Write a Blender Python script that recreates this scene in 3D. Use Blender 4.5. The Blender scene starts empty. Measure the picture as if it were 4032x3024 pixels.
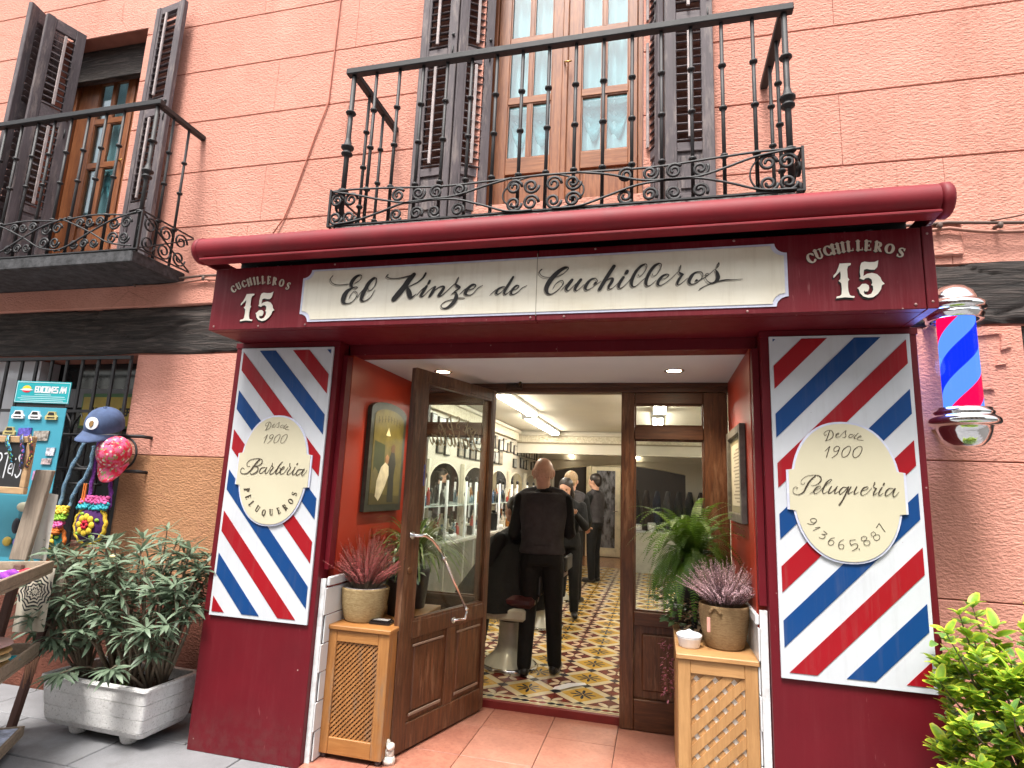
import bpy, bmesh, math, random
from math import sin, cos, pi, radians, sqrt, atan2
from mathutils import Vector, Matrix, noise
from mathutils.geometry import tessellate_polygon
random.seed(7)
sc = bpy.context.scene
COL = sc.collection
# ---------------------------------------------------------------- camera
cam_d = bpy.data.cameras.new('camera'); cam = bpy.data.objects.new('camera', cam_d); COL.objects.link(cam)
cam_d.sensor_width = 36.0; cam_d.lens = 2291.4/4032*36; cam_d.clip_start = .05; cam_d.clip_end = 300
def cam_rows(yaw, pitch, roll):
    yaw, pitch, roll = map(radians, (yaw, pitch, roll))
    f = Vector((sin(yaw)*cos(pitch), cos(yaw)*cos(pitch), sin(pitch))); r0 = Vector((cos(yaw), -sin(yaw), 0)); u0 = r0.cross(f)
    return r0*cos(roll)+u0*sin(roll), -r0*sin(roll)+u0*cos(roll), f
_r, _u, _f = cam_rows(-14.292, 10.112, 2.386)
cam.matrix_world = Matrix(((_r.x, _u.x, -_f.x, 0), (_r.y, _u.y, -_f.y, 0), (_r.z, _u.z, -_f.z, 1.45), (0, 0, 0, 1)))
sc.camera = cam
# ---------------------------------------------------------------- world, sun, exposure
SUN_EL, SUN_AZ = 66, 190     # overcast: a wide soft sun above the street behind the camera
w = bpy.data.worlds.new('World'); sc.world = w; w.use_nodes = True
nt = w.node_tree; nt.nodes.clear()
sky = nt.nodes.new('ShaderNodeTexSky'); sky.sky_type = 'NISHITA'; sky.sun_disc = False
sky.sun_elevation = radians(SUN_EL); sky.sun_rotation = radians(SUN_AZ); sky.air_density = 1.6; sky.dust_density = 5.0; sky.ozone_density = .6
hs = nt.nodes.new('ShaderNodeHueSaturation'); hs.inputs['Saturation'].default_value = .38
bg = nt.nodes.new('ShaderNodeBackground'); bg.inputs[1].default_value = .10
wo = nt.nodes.new('ShaderNodeOutputWorld')
nt.links.new(sky.outputs[0], hs.inputs['Color']); nt.links.new(hs.outputs[0], bg.inputs[0]); nt.links.new(bg.outputs[0], wo.inputs[0])
sun_d = bpy.data.lights.new('sun', 'SUN'); sun_d.energy = 1.5; sun_d.angle = radians(15); sun_d.color = (1, .97, .93)
sun = bpy.data.objects.new('sun', sun_d); COL.objects.link(sun)
_d = Vector((sin(radians(SUN_AZ))*cos(radians(SUN_EL)), cos(radians(SUN_AZ))*cos(radians(SUN_EL)), sin(radians(SUN_EL))))
sun.rotation_euler = _d.to_track_quat('Z', 'Y').to_euler()
sc.view_settings.view_transform = 'Standard'; sc.view_settings.look = 'None'; sc.view_settings.gamma = 1; sc.view_settings.use_curve_mapping = False
sc.view_settings.exposure = 1.95
sc.render.engine = 'CYCLES'
sc.cycles.max_bounces = 9; sc.cycles.diffuse_bounces = 5; sc.cycles.transparent_max_bounces = 24
sc.cycles.use_denoising = True; sc.cycles.sample_clamp_indirect = 6
# ---------------------------------------------------------------- object helpers
ORG = {}
def tag(o, label=None, cat=None, group=None, kind=None):
    if label: o['label'] = label
    if cat: o['category'] = cat
    if group: o['group'] = group
    if kind: o['kind'] = kind
    return o
def thing(name, label, cat, loc=(0, 0, 0), group=None):
    o = bpy.data.objects.new(name, None); COL.objects.link(o); o.location = loc; o.empty_display_size = .1
    ORG[o.name] = Vector(loc)
    return tag(o, label, cat, group)
def link(name, me, parent=None, org=None):
    o = bpy.data.objects.new(name, me); COL.objects.link(o)
    if parent is not None:
        o.parent = parent; ORG[o.name] = ORG[parent.name].copy()
    else:
        ORG[o.name] = Vector(org or (0, 0, 0)); o.location = ORG[o.name]
    return o
def inst(name, me, parent, M):
    """a copy sharing mesh data, placed at world matrix M under parent"""
    o = bpy.data.objects.new(name, me); COL.objects.link(o); o.parent = parent
    o.matrix_basis = Matrix.Translation(-ORG[parent.name]) @ M
    ORG[o.name] = ORG[parent.name].copy()
    return o
def copy_tree(o, parent=None, delta=None):
    c = o.copy(); COL.objects.link(c)
    if parent: c.parent = parent
    if delta is not None: c.location = Vector(o.location)+Vector(delta)
    base = ORG[parent.name] if parent else Vector(c.location)
    ORG[c.name] = base.copy()
    for ch in o.children: copy_tree(ch, c)
    return c
class MB:
    def __init__(s, M=None): s.v = []; s.f = []; s.M = M; s.sm = []
    def add(s, vs, fs, smooth=False):
        n = len(s.v)
        for p in vs:
            p = Vector(p); s.v.append(s.M @ p if s.M else p)
        for f in fs: s.f.append(tuple(i+n for i in f)); s.sm.append(smooth)
        return s
    def box(s, x0, x1, y0, y1, z0, z1, b=0):
        if b <= 0:
            return s.add([(x0,y0,z0),(x1,y0,z0),(x1,y1,z0),(x0,y1,z0),(x0,y0,z1),(x1,y0,z1),(x1,y1,z1),(x0,y1,z1)],
                [(0,3,2,1),(4,5,6,7),(0,1,5,4),(1,2,6,5),(2,3,7,6),(3,0,4,7)])
        vs = []
        for sx in (0, 1):
            for sy in (0, 1):
                for sz in (0, 1):
                    X, Y, Z = (x0, x1)[sx], (y0, y1)[sy], (z0, z1)[sz]; dx, dy, dz = (b, -b)[sx], (b, -b)[sy], (b, -b)[sz]
                    vs += [(X, Y+dy, Z+dz), (X+dx, Y, Z+dz), (X+dx, Y+dy, Z)]
        I = lambda sx, sy, sz, k: (sx*4+sy*2+sz)*3+k
        fs = []
        for a in (0, 1):
            fs.append([I(a,0,0,0), I(a,1,0,0), I(a,1,1,0), I(a,0,1,0)]); fs.append([I(0,a,0,1), I(1,a,0,1), I(1,a,1,1), I(0,a,1,1)]); fs.append([I(0,0,a,2), I(1,0,a,2), I(1,1,a,2), I(0,1,a,2)])
            for c in (0, 1):
                fs.append([I(0,a,c,1), I(1,a,c,1), I(1,a,c,2), I(0,a,c,2)]); fs.append([I(a,0,c,0), I(a,1,c,0), I(a,1,c,2), I(a,0,c,2)]); fs.append([I(a,c,0,0), I(a,c,1,0), I(a,c,1,1), I(a,c,0,1)])
                for e in (0, 1): fs.append([I(a,c,e,0), I(a,c,e,1), I(a,c,e,2)])
        cx = Vector(((x0+x1)/2, (y0+y1)/2, (z0+z1)/2)); out = []
        for f in fs:
            p = [Vector(vs[i]) for i in f]; n = (p[1]-p[0]).cross(p[2]-p[0]); m = sum(p, Vector())/len(p)
            out.append(tuple(f) if n.dot(m-cx) > 0 else tuple(reversed(f)))
        return s.add(vs, out)
    def poly(s, pts, n=None):
        """flat polygon, pts 3D"""
        tris = tessellate_polygon([[Vector(p) for p in pts]])
        fs = []
        for t in tris:
            a, b, c = [Vector(pts[i]) for i in t]
            if n is not None and (b-a).cross(c-a).dot(Vector(n)) < 0: t = (t[0], t[2], t[1])
            fs.append(tuple(t))
        return s.add(pts, fs)
    def slab(s, pts, y0, y1):
        """outline in (x,z) extruded between y0 (front, towards -Y) and y1"""
        P = [(p[0], y0, p[1]) for p in pts]; Q = [(p[0], y1, p[1]) for p in pts]; n = len(P)
        s.poly(P, (0, -1, 0)); s.poly(Q, (0, 1, 0))
        ar = sum(pts[i][0]*pts[(i+1) % n][1]-pts[(i+1) % n][0]*pts[i][1] for i in range(n))
        fs = []
        for i in range(n):
            j = (i+1) % n; f = (i, n+i, n+j, j); fs.append(f if ar < 0 else tuple(reversed(f)))
        return s.add(P+Q, fs)
    def tube(s, pts, r, k=8, caps=True, sm=True, ry=None, up=None):
        pts = [Vector(p) for p in pts]; n = len(pts)
        rs = r if isinstance(r, (list, tuple)) else [r]*n
        vs = []; prev = None
        for i, p in enumerate(pts):
            t = (pts[min(i+1, n-1)]-pts[max(i-1, 0)])
            t = t.normalized() if t.length > 1e-9 else Vector((0, 0, 1))
            if prev is None:
                a = Vector(up) if up else (Vector((0, 0, 1)) if abs(t.z) < .9 else Vector((1, 0, 0)))
            else: a = prev
            a = (a-t*a.dot(t)).normalized(); prev = a; b = t.cross(a)
            q = (ry[i] if isinstance(ry, (list, tuple)) else ry) if ry is not None else rs[i]
            for j in range(k):
                an = 2*pi*j/k+pi/k; vs.append(p+a*cos(an)*q+b*sin(an)*rs[i])
        fs = [(i*k+j, i*k+(j+1) % k, (i+1)*k+(j+1) % k, (i+1)*k+j) for i in range(n-1) for j in range(k)]
        s.add(vs, fs, sm)
        if caps: s.f.append(tuple(len(s.v)-n*k+j for j in reversed(range(k)))); s.f.append(tuple(len(s.v)-k+j for j in range(k))); s.sm += [False, False]
        return s
    def lathe(s, c, prof, k=24, ax=2, sm=True, a0=0, a1=2*pi):
        """prof: (radius, height) pairs"""
        full = abs(a1-a0-2*pi) < 1e-6; kk = k if full else k+1
        vs = []
        for r, h in prof:
            for j in range(kk):
                an = a0+(a1-a0)*j/k; u, v = r*cos(an), r*sin(an)
                vs.append((c[0]+u, c[1]+v, c[2]+h) if ax == 2 else ((c[0]+h, c[1]+u, c[2]+v) if ax == 0 else (c[0]+v, c[1]+h, c[2]+u)))
        n = len(prof)
        fs = [(i*kk+j, i*kk+(j+1) % kk, (i+1)*kk+(j+1) % kk, (i+1)*kk+j) for i in range(n-1) for j in range(k)]
        return s.add(vs, fs, sm)
    def ell(s, c, rx, ry, rz, k=16, m=10, R=None):
        vs = []; 
        for i in range(m+1):
            th = pi*i/m
            for j in range(k):
                an = 2*pi*j/k; p = Vector((rx*sin(th)*cos(an), ry*sin(th)*sin(an), rz*cos(th)))
                if R: p = R @ p
                vs.append(Vector(c)+p)
        fs = [(i*k+j, (i+1)*k+j, (i+1)*k+(j+1) % k, i*k+(j+1) % k) for i in range(m) for j in range(k)]
        return s.add(vs, fs, True)
    def build(s, name, mat, parent=None, org=None, me=False):
        o0 = ORG[parent.name] if parent is not None else Vector(org or (0, 0, 0))
        m = bpy.data.meshes.new(name); m.from_pydata([tuple(v-o0) for v in s.v], [], s.f)
        m.polygons.foreach_set('use_smooth', s.sm); m.materials.append(mat); m.validate(); m.update()
        if me: return m
        return link(name, m, parent, org)
def pieces(mb, name, mat, parent=None):
    """one object for each separate piece collected in mb"""
    n = len(mb.v); r = list(range(n))
    def find(a):
        while r[a] != a: r[a] = r[r[a]]; a = r[a]
        return a
    for f in mb.f:
        for i in f[1:]: r[find(i)] = find(f[0])
    G = {}
    for f, s_ in zip(mb.f, mb.sm): G.setdefault(find(f[0]), []).append((f, s_))
    out = []
    for fs in G.values():
        ids = sorted({i for f, _ in fs for i in f}); ix = {a: b for b, a in enumerate(ids)}; q = MB(); q.v = [mb.v[i] for i in ids]
        q.f = [tuple(ix[i] for i in f) for f, _ in fs]; q.sm = [s_ for _, s_ in fs]; out.append(q.build(name, mat, parent))
    return out
def struct(name, mb, mat, parent=None):
    o = mb.build(name, mat, parent)
    if parent is None: o['kind'] = 'structure'
    return o
# ---------------------------------------------------------------- materials
class NT:
    """tiny node expression builder"""
    def __init__(s, name):
        s.m = bpy.data.materials.new(name); s.m.use_nodes = True; s.t = s.m.node_tree; s.t.nodes.clear()
        s.o = s.n('ShaderNodeOutputMaterial'); s.pos = None
    def n(s, ty, **k):
        x = s.t.nodes.new(ty)
        for a, b in k.items(): setattr(x, a, b)
        return x
    def l(s, a, b):
        if isinstance(a, (int, float)): b.default_value = a
        elif isinstance(a, tuple): b.default_value = a if len(a) == 4 or b.type == 'VECTOR' else (*a, 1)
        else: s.t.links.new(a, b)
    def P(s):
        if s.pos is None: s.pos = s.n('ShaderNodeNewGeometry').outputs['Position']
        return s.pos
    def xyz(s, v=None):
        x = s.n('ShaderNodeSeparateXYZ'); s.l(v or s.P(), x.inputs[0]); return x.outputs
    def map(s, scale=(1, 1, 1), loc=(0, 0, 0), rot=(0, 0, 0), v=None):
        x = s.n('ShaderNodeMapping'); s.l(v or s.P(), x.inputs[0]); x.inputs[1].default_value = loc; x.inputs[2].default_value = rot; x.inputs[3].default_value = scale
        return x.outputs[0]
    def noise(s, scale, detail=4, rough=.55, v=None, dist=0, out=0):
        x = s.n('ShaderNodeTexNoise'); s.l(v or s.P(), x.inputs['Vector']); x.inputs['Scale'].default_value = scale; x.inputs['Detail'].default_value = detail
        x.inputs['Roughness'].default_value = rough; x.inputs['Distortion'].default_value = dist; return x.outputs[out]
    def vor(s, scale, v=None, feat='F1', out=0, rnd=1):
        x = s.n('ShaderNodeTexVoronoi', feature=feat); s.l(v or s.P(), x.inputs['Vector']); x.inputs['Scale'].default_value = scale; x.inputs['Randomness'].default_value = rnd; return x.outputs[out]
    def wave(s, scale, v=None, dist=0, prof='SIN', d='X'):
        x = s.n('ShaderNodeTexWave', wave_profile=prof, bands_direction=d); s.l(v or s.P(), x.inputs['Vector']); x.inputs['Scale'].default_value = scale; x.inputs['Distortion'].default_value = dist; return x.outputs[1]
    def math(s, op, a, b=0, c=None, clamp=False):
        x = s.n('ShaderNodeMath', operation=op, use_clamp=clamp); s.l(a, x.inputs[0]); s.l(b, x.inputs[1])
        if c is not None: s.l(c, x.inputs[2])
        return x.outputs[0]
    def ramp(s, f, stops, interp='LINEAR'):
        x = s.n('ShaderNodeValToRGB'); s.l(f, x.inputs[0]); e = x.color_ramp; e.interpolation = interp
        while len(e.elements) < len(stops): e.elements.new(.5)
        for i, (p, c) in enumerate(stops):
            e.elements[i].position = p; c = (c, c, c) if isinstance(c, (int, float)) else c; e.elements[i].color = (*c[:3], 1)
        return x.outputs[0]
    def mix(s, f, a, b, mode='MIX'):
        x = s.n('ShaderNodeMix', data_type='RGBA', blend_type=mode); s.l(f, x.inputs[0]); s.l(a, x.inputs[6]); s.l(b, x.inputs[7]); return x.outputs[2]
    def bump(s, h, strength=.5, dist=.01, nrm=None):
        x = s.n('ShaderNodeBump'); x.inputs['Strength'].default_value = strength; x.inputs['Distance'].default_value = dist; s.l(h, x.inputs['Height'])
        if nrm is not None: s.l(nrm, x.inputs['Normal'])
        return x.outputs[0]
    def pbr(s, col, rough=.6, metal=0, nrm=None, **k):
        x = s.n('ShaderNodeBsdfPrincipled'); s.l(col, x.inputs['Base Color']); s.l(rough, x.inputs['Roughness']); s.l(metal, x.inputs['Metallic'])
        if nrm is not None: s.l(nrm, x.inputs['Normal'])
        for a, b in k.items(): s.l(b, x.inputs[a.replace('_', ' ')])
        s.t.links.new(x.outputs[0], s.o.inputs[0]); return s.m
def mul(c, f): return tuple(v*f for v in c)
def simple(name, col, rough=.6, metal=0, var=.15, vs=6, bs=0, bd=.002, spec=.5, col2=None, grime=0, **k):
    t = NT(name); f = t.noise(vs, 5, .6)
    c = t.mix(t.ramp(f, [(.3, 0), (.7, 1)]), mul(col, 1-var), col2 or mul(col, 1+var))
    if grime:
        g = t.ramp(t.noise(2.3, 6, .7), [(.5, 0), (.75, 1)]); c = t.mix(t.math('MULTIPLY', g, grime), c, (.05, .04, .035))
    nr = t.bump(t.noise(bs, 4, .6), .6, bd) if bs else None
    r = t.math('ADD', t.math('MULTIPLY', f, .2), rough-.1)
    return t.pbr(c, r, metal, nr, Specular_IOR_Level=spec, **k)
def woodmat(name, ca, cb, grain='Z', rough=.45, gs=1.0, bd=.0015, worn=None, wornamt=.5):
    t = NT(name); a, b = 5*gs, 60*gs
    sc_ = {'Z': (b, b, a), 'X': (a, b, b), 'Y': (b, a, b)}[grain]
    v = t.map(sc_); n1 = t.noise(1, 6, .65, v=v, dist=.6); n2 = t.noise(3.5, 5, .6)
    c = t.mix(t.ramp(n1, [(.32, 0), (.68, 1)]), ca, cb)
    c = t.mix(t.math('MULTIPLY', t.ramp(n2, [(.35, 0), (.7, 1)]), .45), c, mul(ca, .6))
    if worn: c = t.mix(t.math('MULTIPLY', t.ramp(t.noise(1.3, 6, .7, v=t.map({'Z': (14, 14, 2.4), 'X': (2.4, 14, 14), 'Y': (14, 2.4, 14)}[grain])), [(.52, 0), (.66, 1)]), wornamt), c, worn)
    return t.pbr(c, t.math('ADD', t.math('MULTIPLY', n1, .25), rough-.1), 0, t.bump(n1, .5, bd))
def glassmat(name, tint=(1, 1, 1), base=.05, gain=.6, rough=.0):
    t = NT(name)
    lw = t.n('ShaderNodeLayerWeight'); lw.inputs[0].default_value = .5
    f = t.math('MULTIPLY_ADD', t.math('POWER', lw.outputs['Facing'], 4.0), gain, base, clamp=True)
    tr = t.n('ShaderNodeBsdfTransparent'); tr.inputs[0].default_value = (*tint, 1)
    gl = t.n('ShaderNodeBsdfGlossy'); gl.inputs[1].default_value = rough
    mx = t.n('ShaderNodeMixShader'); t.l(f, mx.inputs[0]); t.t.links.new(tr.outputs[0], mx.inputs[1]); t.t.links.new(gl.outputs[0], mx.inputs[2])
    t.t.links.new(mx.outputs[0], t.o.inputs[0]); return t.m
def emit(name, col, st):
    t = NT(name); e = t.n('ShaderNodeEmission'); e.inputs[0].default_value = (*col, 1); e.inputs[1].default_value = st
    t.t.links.new(e.outputs[0], t.o.inputs[0]); return t.m
def leafmat(name, ca, cb, edge=None, rough=.45, trans=.25, sc_=9):
    t = NT(name); oi = t.n('ShaderNodeObjectInfo').outputs['Random']; f = t.math('FRACT', t.math('ADD', t.noise(sc_, 3), oi))
    c = t.mix(t.ramp(t.noise(sc_, 4), [(.35, 0), (.65, 1)]), ca, cb)
    c = t.mix(t.math('MULTIPLY', oi, .5), c, mul(cb, 1.15))
    if edge is not None:
        at = t.n('ShaderNodeAttribute'); at.attribute_name = 'rim'; c = t.mix(at.outputs['Fac'], c, edge)
    p = t.n('ShaderNodeBsdfPrincipled'); t.l(c, p.inputs['Base Color']); p.inputs['Roughness'].default_value = rough
    tl = t.n('ShaderNodeBsdfTranslucent'); t.l(c, tl.inputs[0]); mx = t.n('ShaderNodeMixShader'); mx.inputs[0].default_value = trans
    t.t.links.new(p.outputs[0], mx.inputs[1]); t.t.links.new(tl.outputs[0], mx.inputs[2]); t.t.links.new(mx.outputs[0], t.o.inputs[0]); return t.m
def stucco(name, col, col2, stain=(.30, .12, .08)):
    t = NT(name); big = t.noise(.9, 4, .6); mid = t.noise(7, 5, .6)
    c = t.mix(t.ramp(big, [(.3, 0), (.7, 1)]), col, col2); c = t.mix(t.math('MULTIPLY', t.ramp(mid, [(.4, 0), (.75, 1)]), .25), c, mul(col, .82))
    st = t.ramp(t.noise(1.4, 6, .7, v=t.map((2.6, 1, .45))), [(.54, 0), (.76, 1)]); c = t.mix(t.math('MULTIPLY', st, .38), c, stain)
    pale = t.ramp(t.noise(1.1, 6, .7, v=t.map((1.3, 1, 1.7), (3, 1, 2))), [(.52, 0), (.72, 1)]); c = t.mix(t.math('MULTIPLY', pale, .35), c, tuple(min(.8, v*1.25+.03) for v in col))
    hair = t.vor(1.15, v=t.map((1, 1, 1.3), (.3, 0, .2)), feat='DISTANCE_TO_EDGE'); hw = t.math('MULTIPLY', t.ramp(hair, [(.0, 1), (.006, 0)]), t.ramp(t.noise(1.5, 2), [(.5, 0), (.6, 1)])); c = t.mix(t.math('MULTIPLY', hw, .5), c, stain)
    b1 = t.noise(55, 3, .5, v=t.map((1, 1, 1.9))); b2 = t.noise(150, 2, .5)
    h = t.math('ADD', t.ramp(b1, [(.35, 0), (.65, 1)]), t.math('MULTIPLY', b2, .35))
    sp = t.ramp(b1, [(.30, 1), (.44, 0)]); c = t.mix(t.math('MULTIPLY', sp, .25), c, mul(col, .62))
    return t.pbr(c, .9, 0, t.bump(h, .6, .005), Specular_IOR_Level=.2)
M = {}
def claret(name, col, rough, streak=.05):
    t = NT(name); c = t.mix(t.ramp(t.noise(2.5, 5, .6), [(.3, 0), (.7, 1)]), mul(col, .88), mul(col, 1.12))
    v = t.ramp(t.noise(1, 6, .75, v=t.map((30, 30, 1.5))), [(.50, 0), (.74, 1)]); c = t.mix(t.math('MULTIPLY', v, streak), c, (.30, .10, .11))
    chip = t.math('MULTIPLY', t.ramp(t.vor(11), [(.035, 1), (.055, 0)]), t.ramp(t.noise(2.1, 2), [(.52, 0), (.56, 1)])); c = t.mix(t.math('MULTIPLY', chip, .7), c, (.45, .30, .27))
    scr = t.math('MULTIPLY', t.ramp(t.noise(1, 3, .5, v=t.map((70, 70, 9), (0, 0, 0), (0, .5, 0))), [(.70, 0), (.74, 1)]), t.ramp(t.noise(3, 2), [(.5, 0), (.6, 1)])); c = t.mix(t.math('MULTIPLY', scr, .4), c, (.32, .13, .13))
    z = t.xyz()[2]; low = t.math('MULTIPLY', t.ramp(z, [(.0, 1), (.22, 0)]), t.ramp(t.noise(16, 6, .75), [(.42, 0), (.62, 1)])); c = t.mix(t.math('MULTIPLY', low, .3), c, (.10, .05, .045))
    return t.pbr(c, t.math('ADD', rough-.08, t.math('MULTIPLY', t.noise(14, 5), .2)), 0, t.bump(t.noise(120, 4, .6), .35, .0008), Specular_IOR_Level=.35)
M['stucco'] = stucco('salmon_stucco', (.635, .305, .235), (.565, .255, .19))
M['ochre'] = stucco('ochre_stucco', (.44, .23, .12), (.37, .175, .09))
M['maroon_base'] = stucco('maroon_stucco', (.16, .055, .035), (.12, .045, .03))
M['groove'] = simple('groove_mortar', (.34, .13, .09), .9, vs=9)  # own tone of the mortar in the stucco grooves
M['beam'] = None
M['red'] = claret('claret_paint', (.112, .0016, .0070), .50)
M['red2'] = claret('claret_sign_paint', (.130, .0024, .009), .5, .22)
def enamel(name, col):
    t = NT(name); c = t.mix(t.ramp(t.noise(3, 5, .65), [(.3, 0), (.7, 1)]), mul(col, .93), mul(col, 1.05)); v = t.ramp(t.noise(1, 6, .75, v=t.map((24, 24, 1.3))), [(.52, 0), (.76, 1)])
    c = t.mix(t.math('MULTIPLY', v, .16), c, (.22, .20, .18)); sp = t.math('MULTIPLY', t.ramp(t.vor(16), [(.03, 1), (.045, 0)]), t.ramp(t.noise(4, 2), [(.56, 0), (.6, 1)])); c = t.mix(t.math('MULTIPLY', sp, .5), c, (.12, .10, .09))
    return t.pbr(c, t.math('ADD', .36, t.math('MULTIPLY', t.noise(20, 5), .2)), 0, t.bump(t.noise(160, 4), .3, .0005), Specular_IOR_Level=.4)
M['awning'] = simple('claret_awning_lacquer', (.180, .0060, .013), .6, var=.18, vs=5, bs=300, bd=.0006, spec=.35, grime=.25)
M['black_iron'] = simple('weathered_black_iron', (.015, .014, .015), .62, var=.35, vs=14, bs=90, bd=.0008)
M['white_paint'] = enamel('white_enamel_board', (.55, .57, .60))
M['stripe_red'] = enamel('red_enamel', (.29, .0018, .008))
M['stripe_blue'] = enamel('blue_enamel', (.0008, .044, .175))
M['cream'] = None
M['lilac'] = simple('pale_lilac_border', (.55, .57, .70), .5, var=.12, vs=20)
M['ink'] = simple('black_sign_ink', (.012, .011, .010), .45)
M['inkgrey'] = simple('grey_shadow_ink', (.26, .235, .19), .5)
M['inkbrown'] = simple('brown_black_ink', (.045, .032, .02), .5)
M['ivory'] = simple('ivory_numeral_paint', (.76, .72, .62), .5, var=.08, vs=15)
M['ivory2'] = simple('dull_ivory_letter_paint', (.56, .49, .40), .5, var=.1, vs=25)
M['chrome'] = simple('polished_chrome', (.75, .76, .77), .12, 1, var=.02)
M['door_wood'] = woodmat('dark_oak_varnish', (.045, .015, .006), (.15, .057, .022), 'Z', .42, worn=(.25, .14, .08), wornamt=.5, bd=.0025)
M['door_woodx'] = woodmat('dark_oak_varnish_cross', (.040, .013, .0055), (.120, .043, .016), 'X', .42)
M['oak'] = woodmat('honey_oak', (.27, .105, .024), (.42, .19, .055), 'Z', .5, worn=(.20, .13, .08), wornamt=.75)
M['oakx'] = woodmat('honey_oak_cross', (.29, .115, .026), (.42, .19, .055), 'X', .5)
M['oakpale'] = woodmat('pale_oak', (.36, .175, .060), (.50, .27, .105), 'Z', .5)
M['oakpalex'] = woodmat('pale_oak_cross', (.38, .185, .065), (.50, .27, .105), 'X', .5)
M['win_wood'] = woodmat('reddish_window_timber', (.17, .050, .018), (.36, .135, .048), 'Z', .4)
M['win_woodx'] = woodmat('reddish_window_timber_cross', (.19, .058, .019), (.38, .145, .050), 'X', .4)
M['shutter'] = woodmat('weathered_grey_shutter_paint', (.070, .055, .060), (.125, .10, .108), 'Z', .7, bd=.003, worn=(.42, .34, .30), wornamt=.35)
M['shutterx'] = woodmat('weathered_grey_shutter_paint_cross', (.080, .063, .068), (.14, .112, .12), 'X', .7, bd=.003, worn=(.38, .31, .28), wornamt=.3)
M['vest_red'] = simple('orange_red_wall_paint', (.34, .032, .014), .42, var=.07, vs=2)
M['ceil'] = simple('white_ceiling_paint', (.55, .54, .56), .8, var=.03, vs=2)
M['cream_wall'] = simple('warm_cream_plaster', (.50, .46, .385), .75, var=.05, vs=2)
M['white_tile'] = simple('white_glazed_tile', (.62, .63, .64), .2, var=.06, vs=4)
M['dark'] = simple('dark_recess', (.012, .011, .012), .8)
M['black_cloth'] = simple('black_cloth', (.0045, .0045, .005), .8, var=.3, vs=9, bs=9, bd=.03, col2=(.009, .009, .010), spec=.3)
M['grey_vest'] = simple('charcoal_waistcoat_wool', (.042, .038, .042), .85, var=.3, vs=12, bs=8, bd=.025, spec=.25)
M['skin'] = simple('skin', (.56, .31, .215), .45, var=.08, vs=18, Subsurface_Weight=.0)
M['hair_dark'] = simple('dark_brown_hair', (.015, .009, .007), .5, var=.4, vs=60, bs=120, bd=.002)
M['hair_blond'] = simple('ash_blond_hair', (.30, .20, .11), .55, var=.3, vs=60, bs=120, bd=.002)
M['shoe'] = simple('black_leather', (.012, .011, .011), .3)
M['glass'] = glassmat('window_glass', (.95, .98, .98), .035, .5)
M['glass_up'] = glassmat('upper_window_glass', (.86, .95, .96), .10, .8)
M['soil'] = simple('dark_potting_soil', (.022, .014, .010), .95, var=.5, vs=60, bs=80, bd=.01)
M['white_plastic'] = simple('white_plastic', (.75, .76, .78), .3, var=.02)
M['grey_plastic'] = simple('charcoal_plastic_pot', (.06, .055, .06), .4)
def cream_mat():
    t = NT('aged_cream_enamel'); x = t.xyz()
    c = t.mix(t.ramp(t.noise(2.2, 5, .6), [(.35, 0), (.7, 1)]), (.74, .71, .60), (.64, .59, .46))
    st = t.ramp(t.noise(1, 6, .75, v=t.map((26, 1, 1.6))), [(.52, 0), (.72, 1)])
    return t.pbr(t.mix(t.math('MULTIPLY', st, .22), c, (.36, .30, .20)), .45, 0, t.bump(t.noise(70, 3), .3, .0005))
M['cream'] = cream_mat()
M['cream2'] = simple('pale_cream_enamel', (.56, .515, .37), .45, var=.03, vs=4)
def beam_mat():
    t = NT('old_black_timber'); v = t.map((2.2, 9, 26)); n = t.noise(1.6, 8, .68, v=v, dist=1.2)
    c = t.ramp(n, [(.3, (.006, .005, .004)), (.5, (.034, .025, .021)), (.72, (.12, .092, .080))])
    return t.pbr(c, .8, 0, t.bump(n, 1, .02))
M['beam'] = beam_mat()
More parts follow.
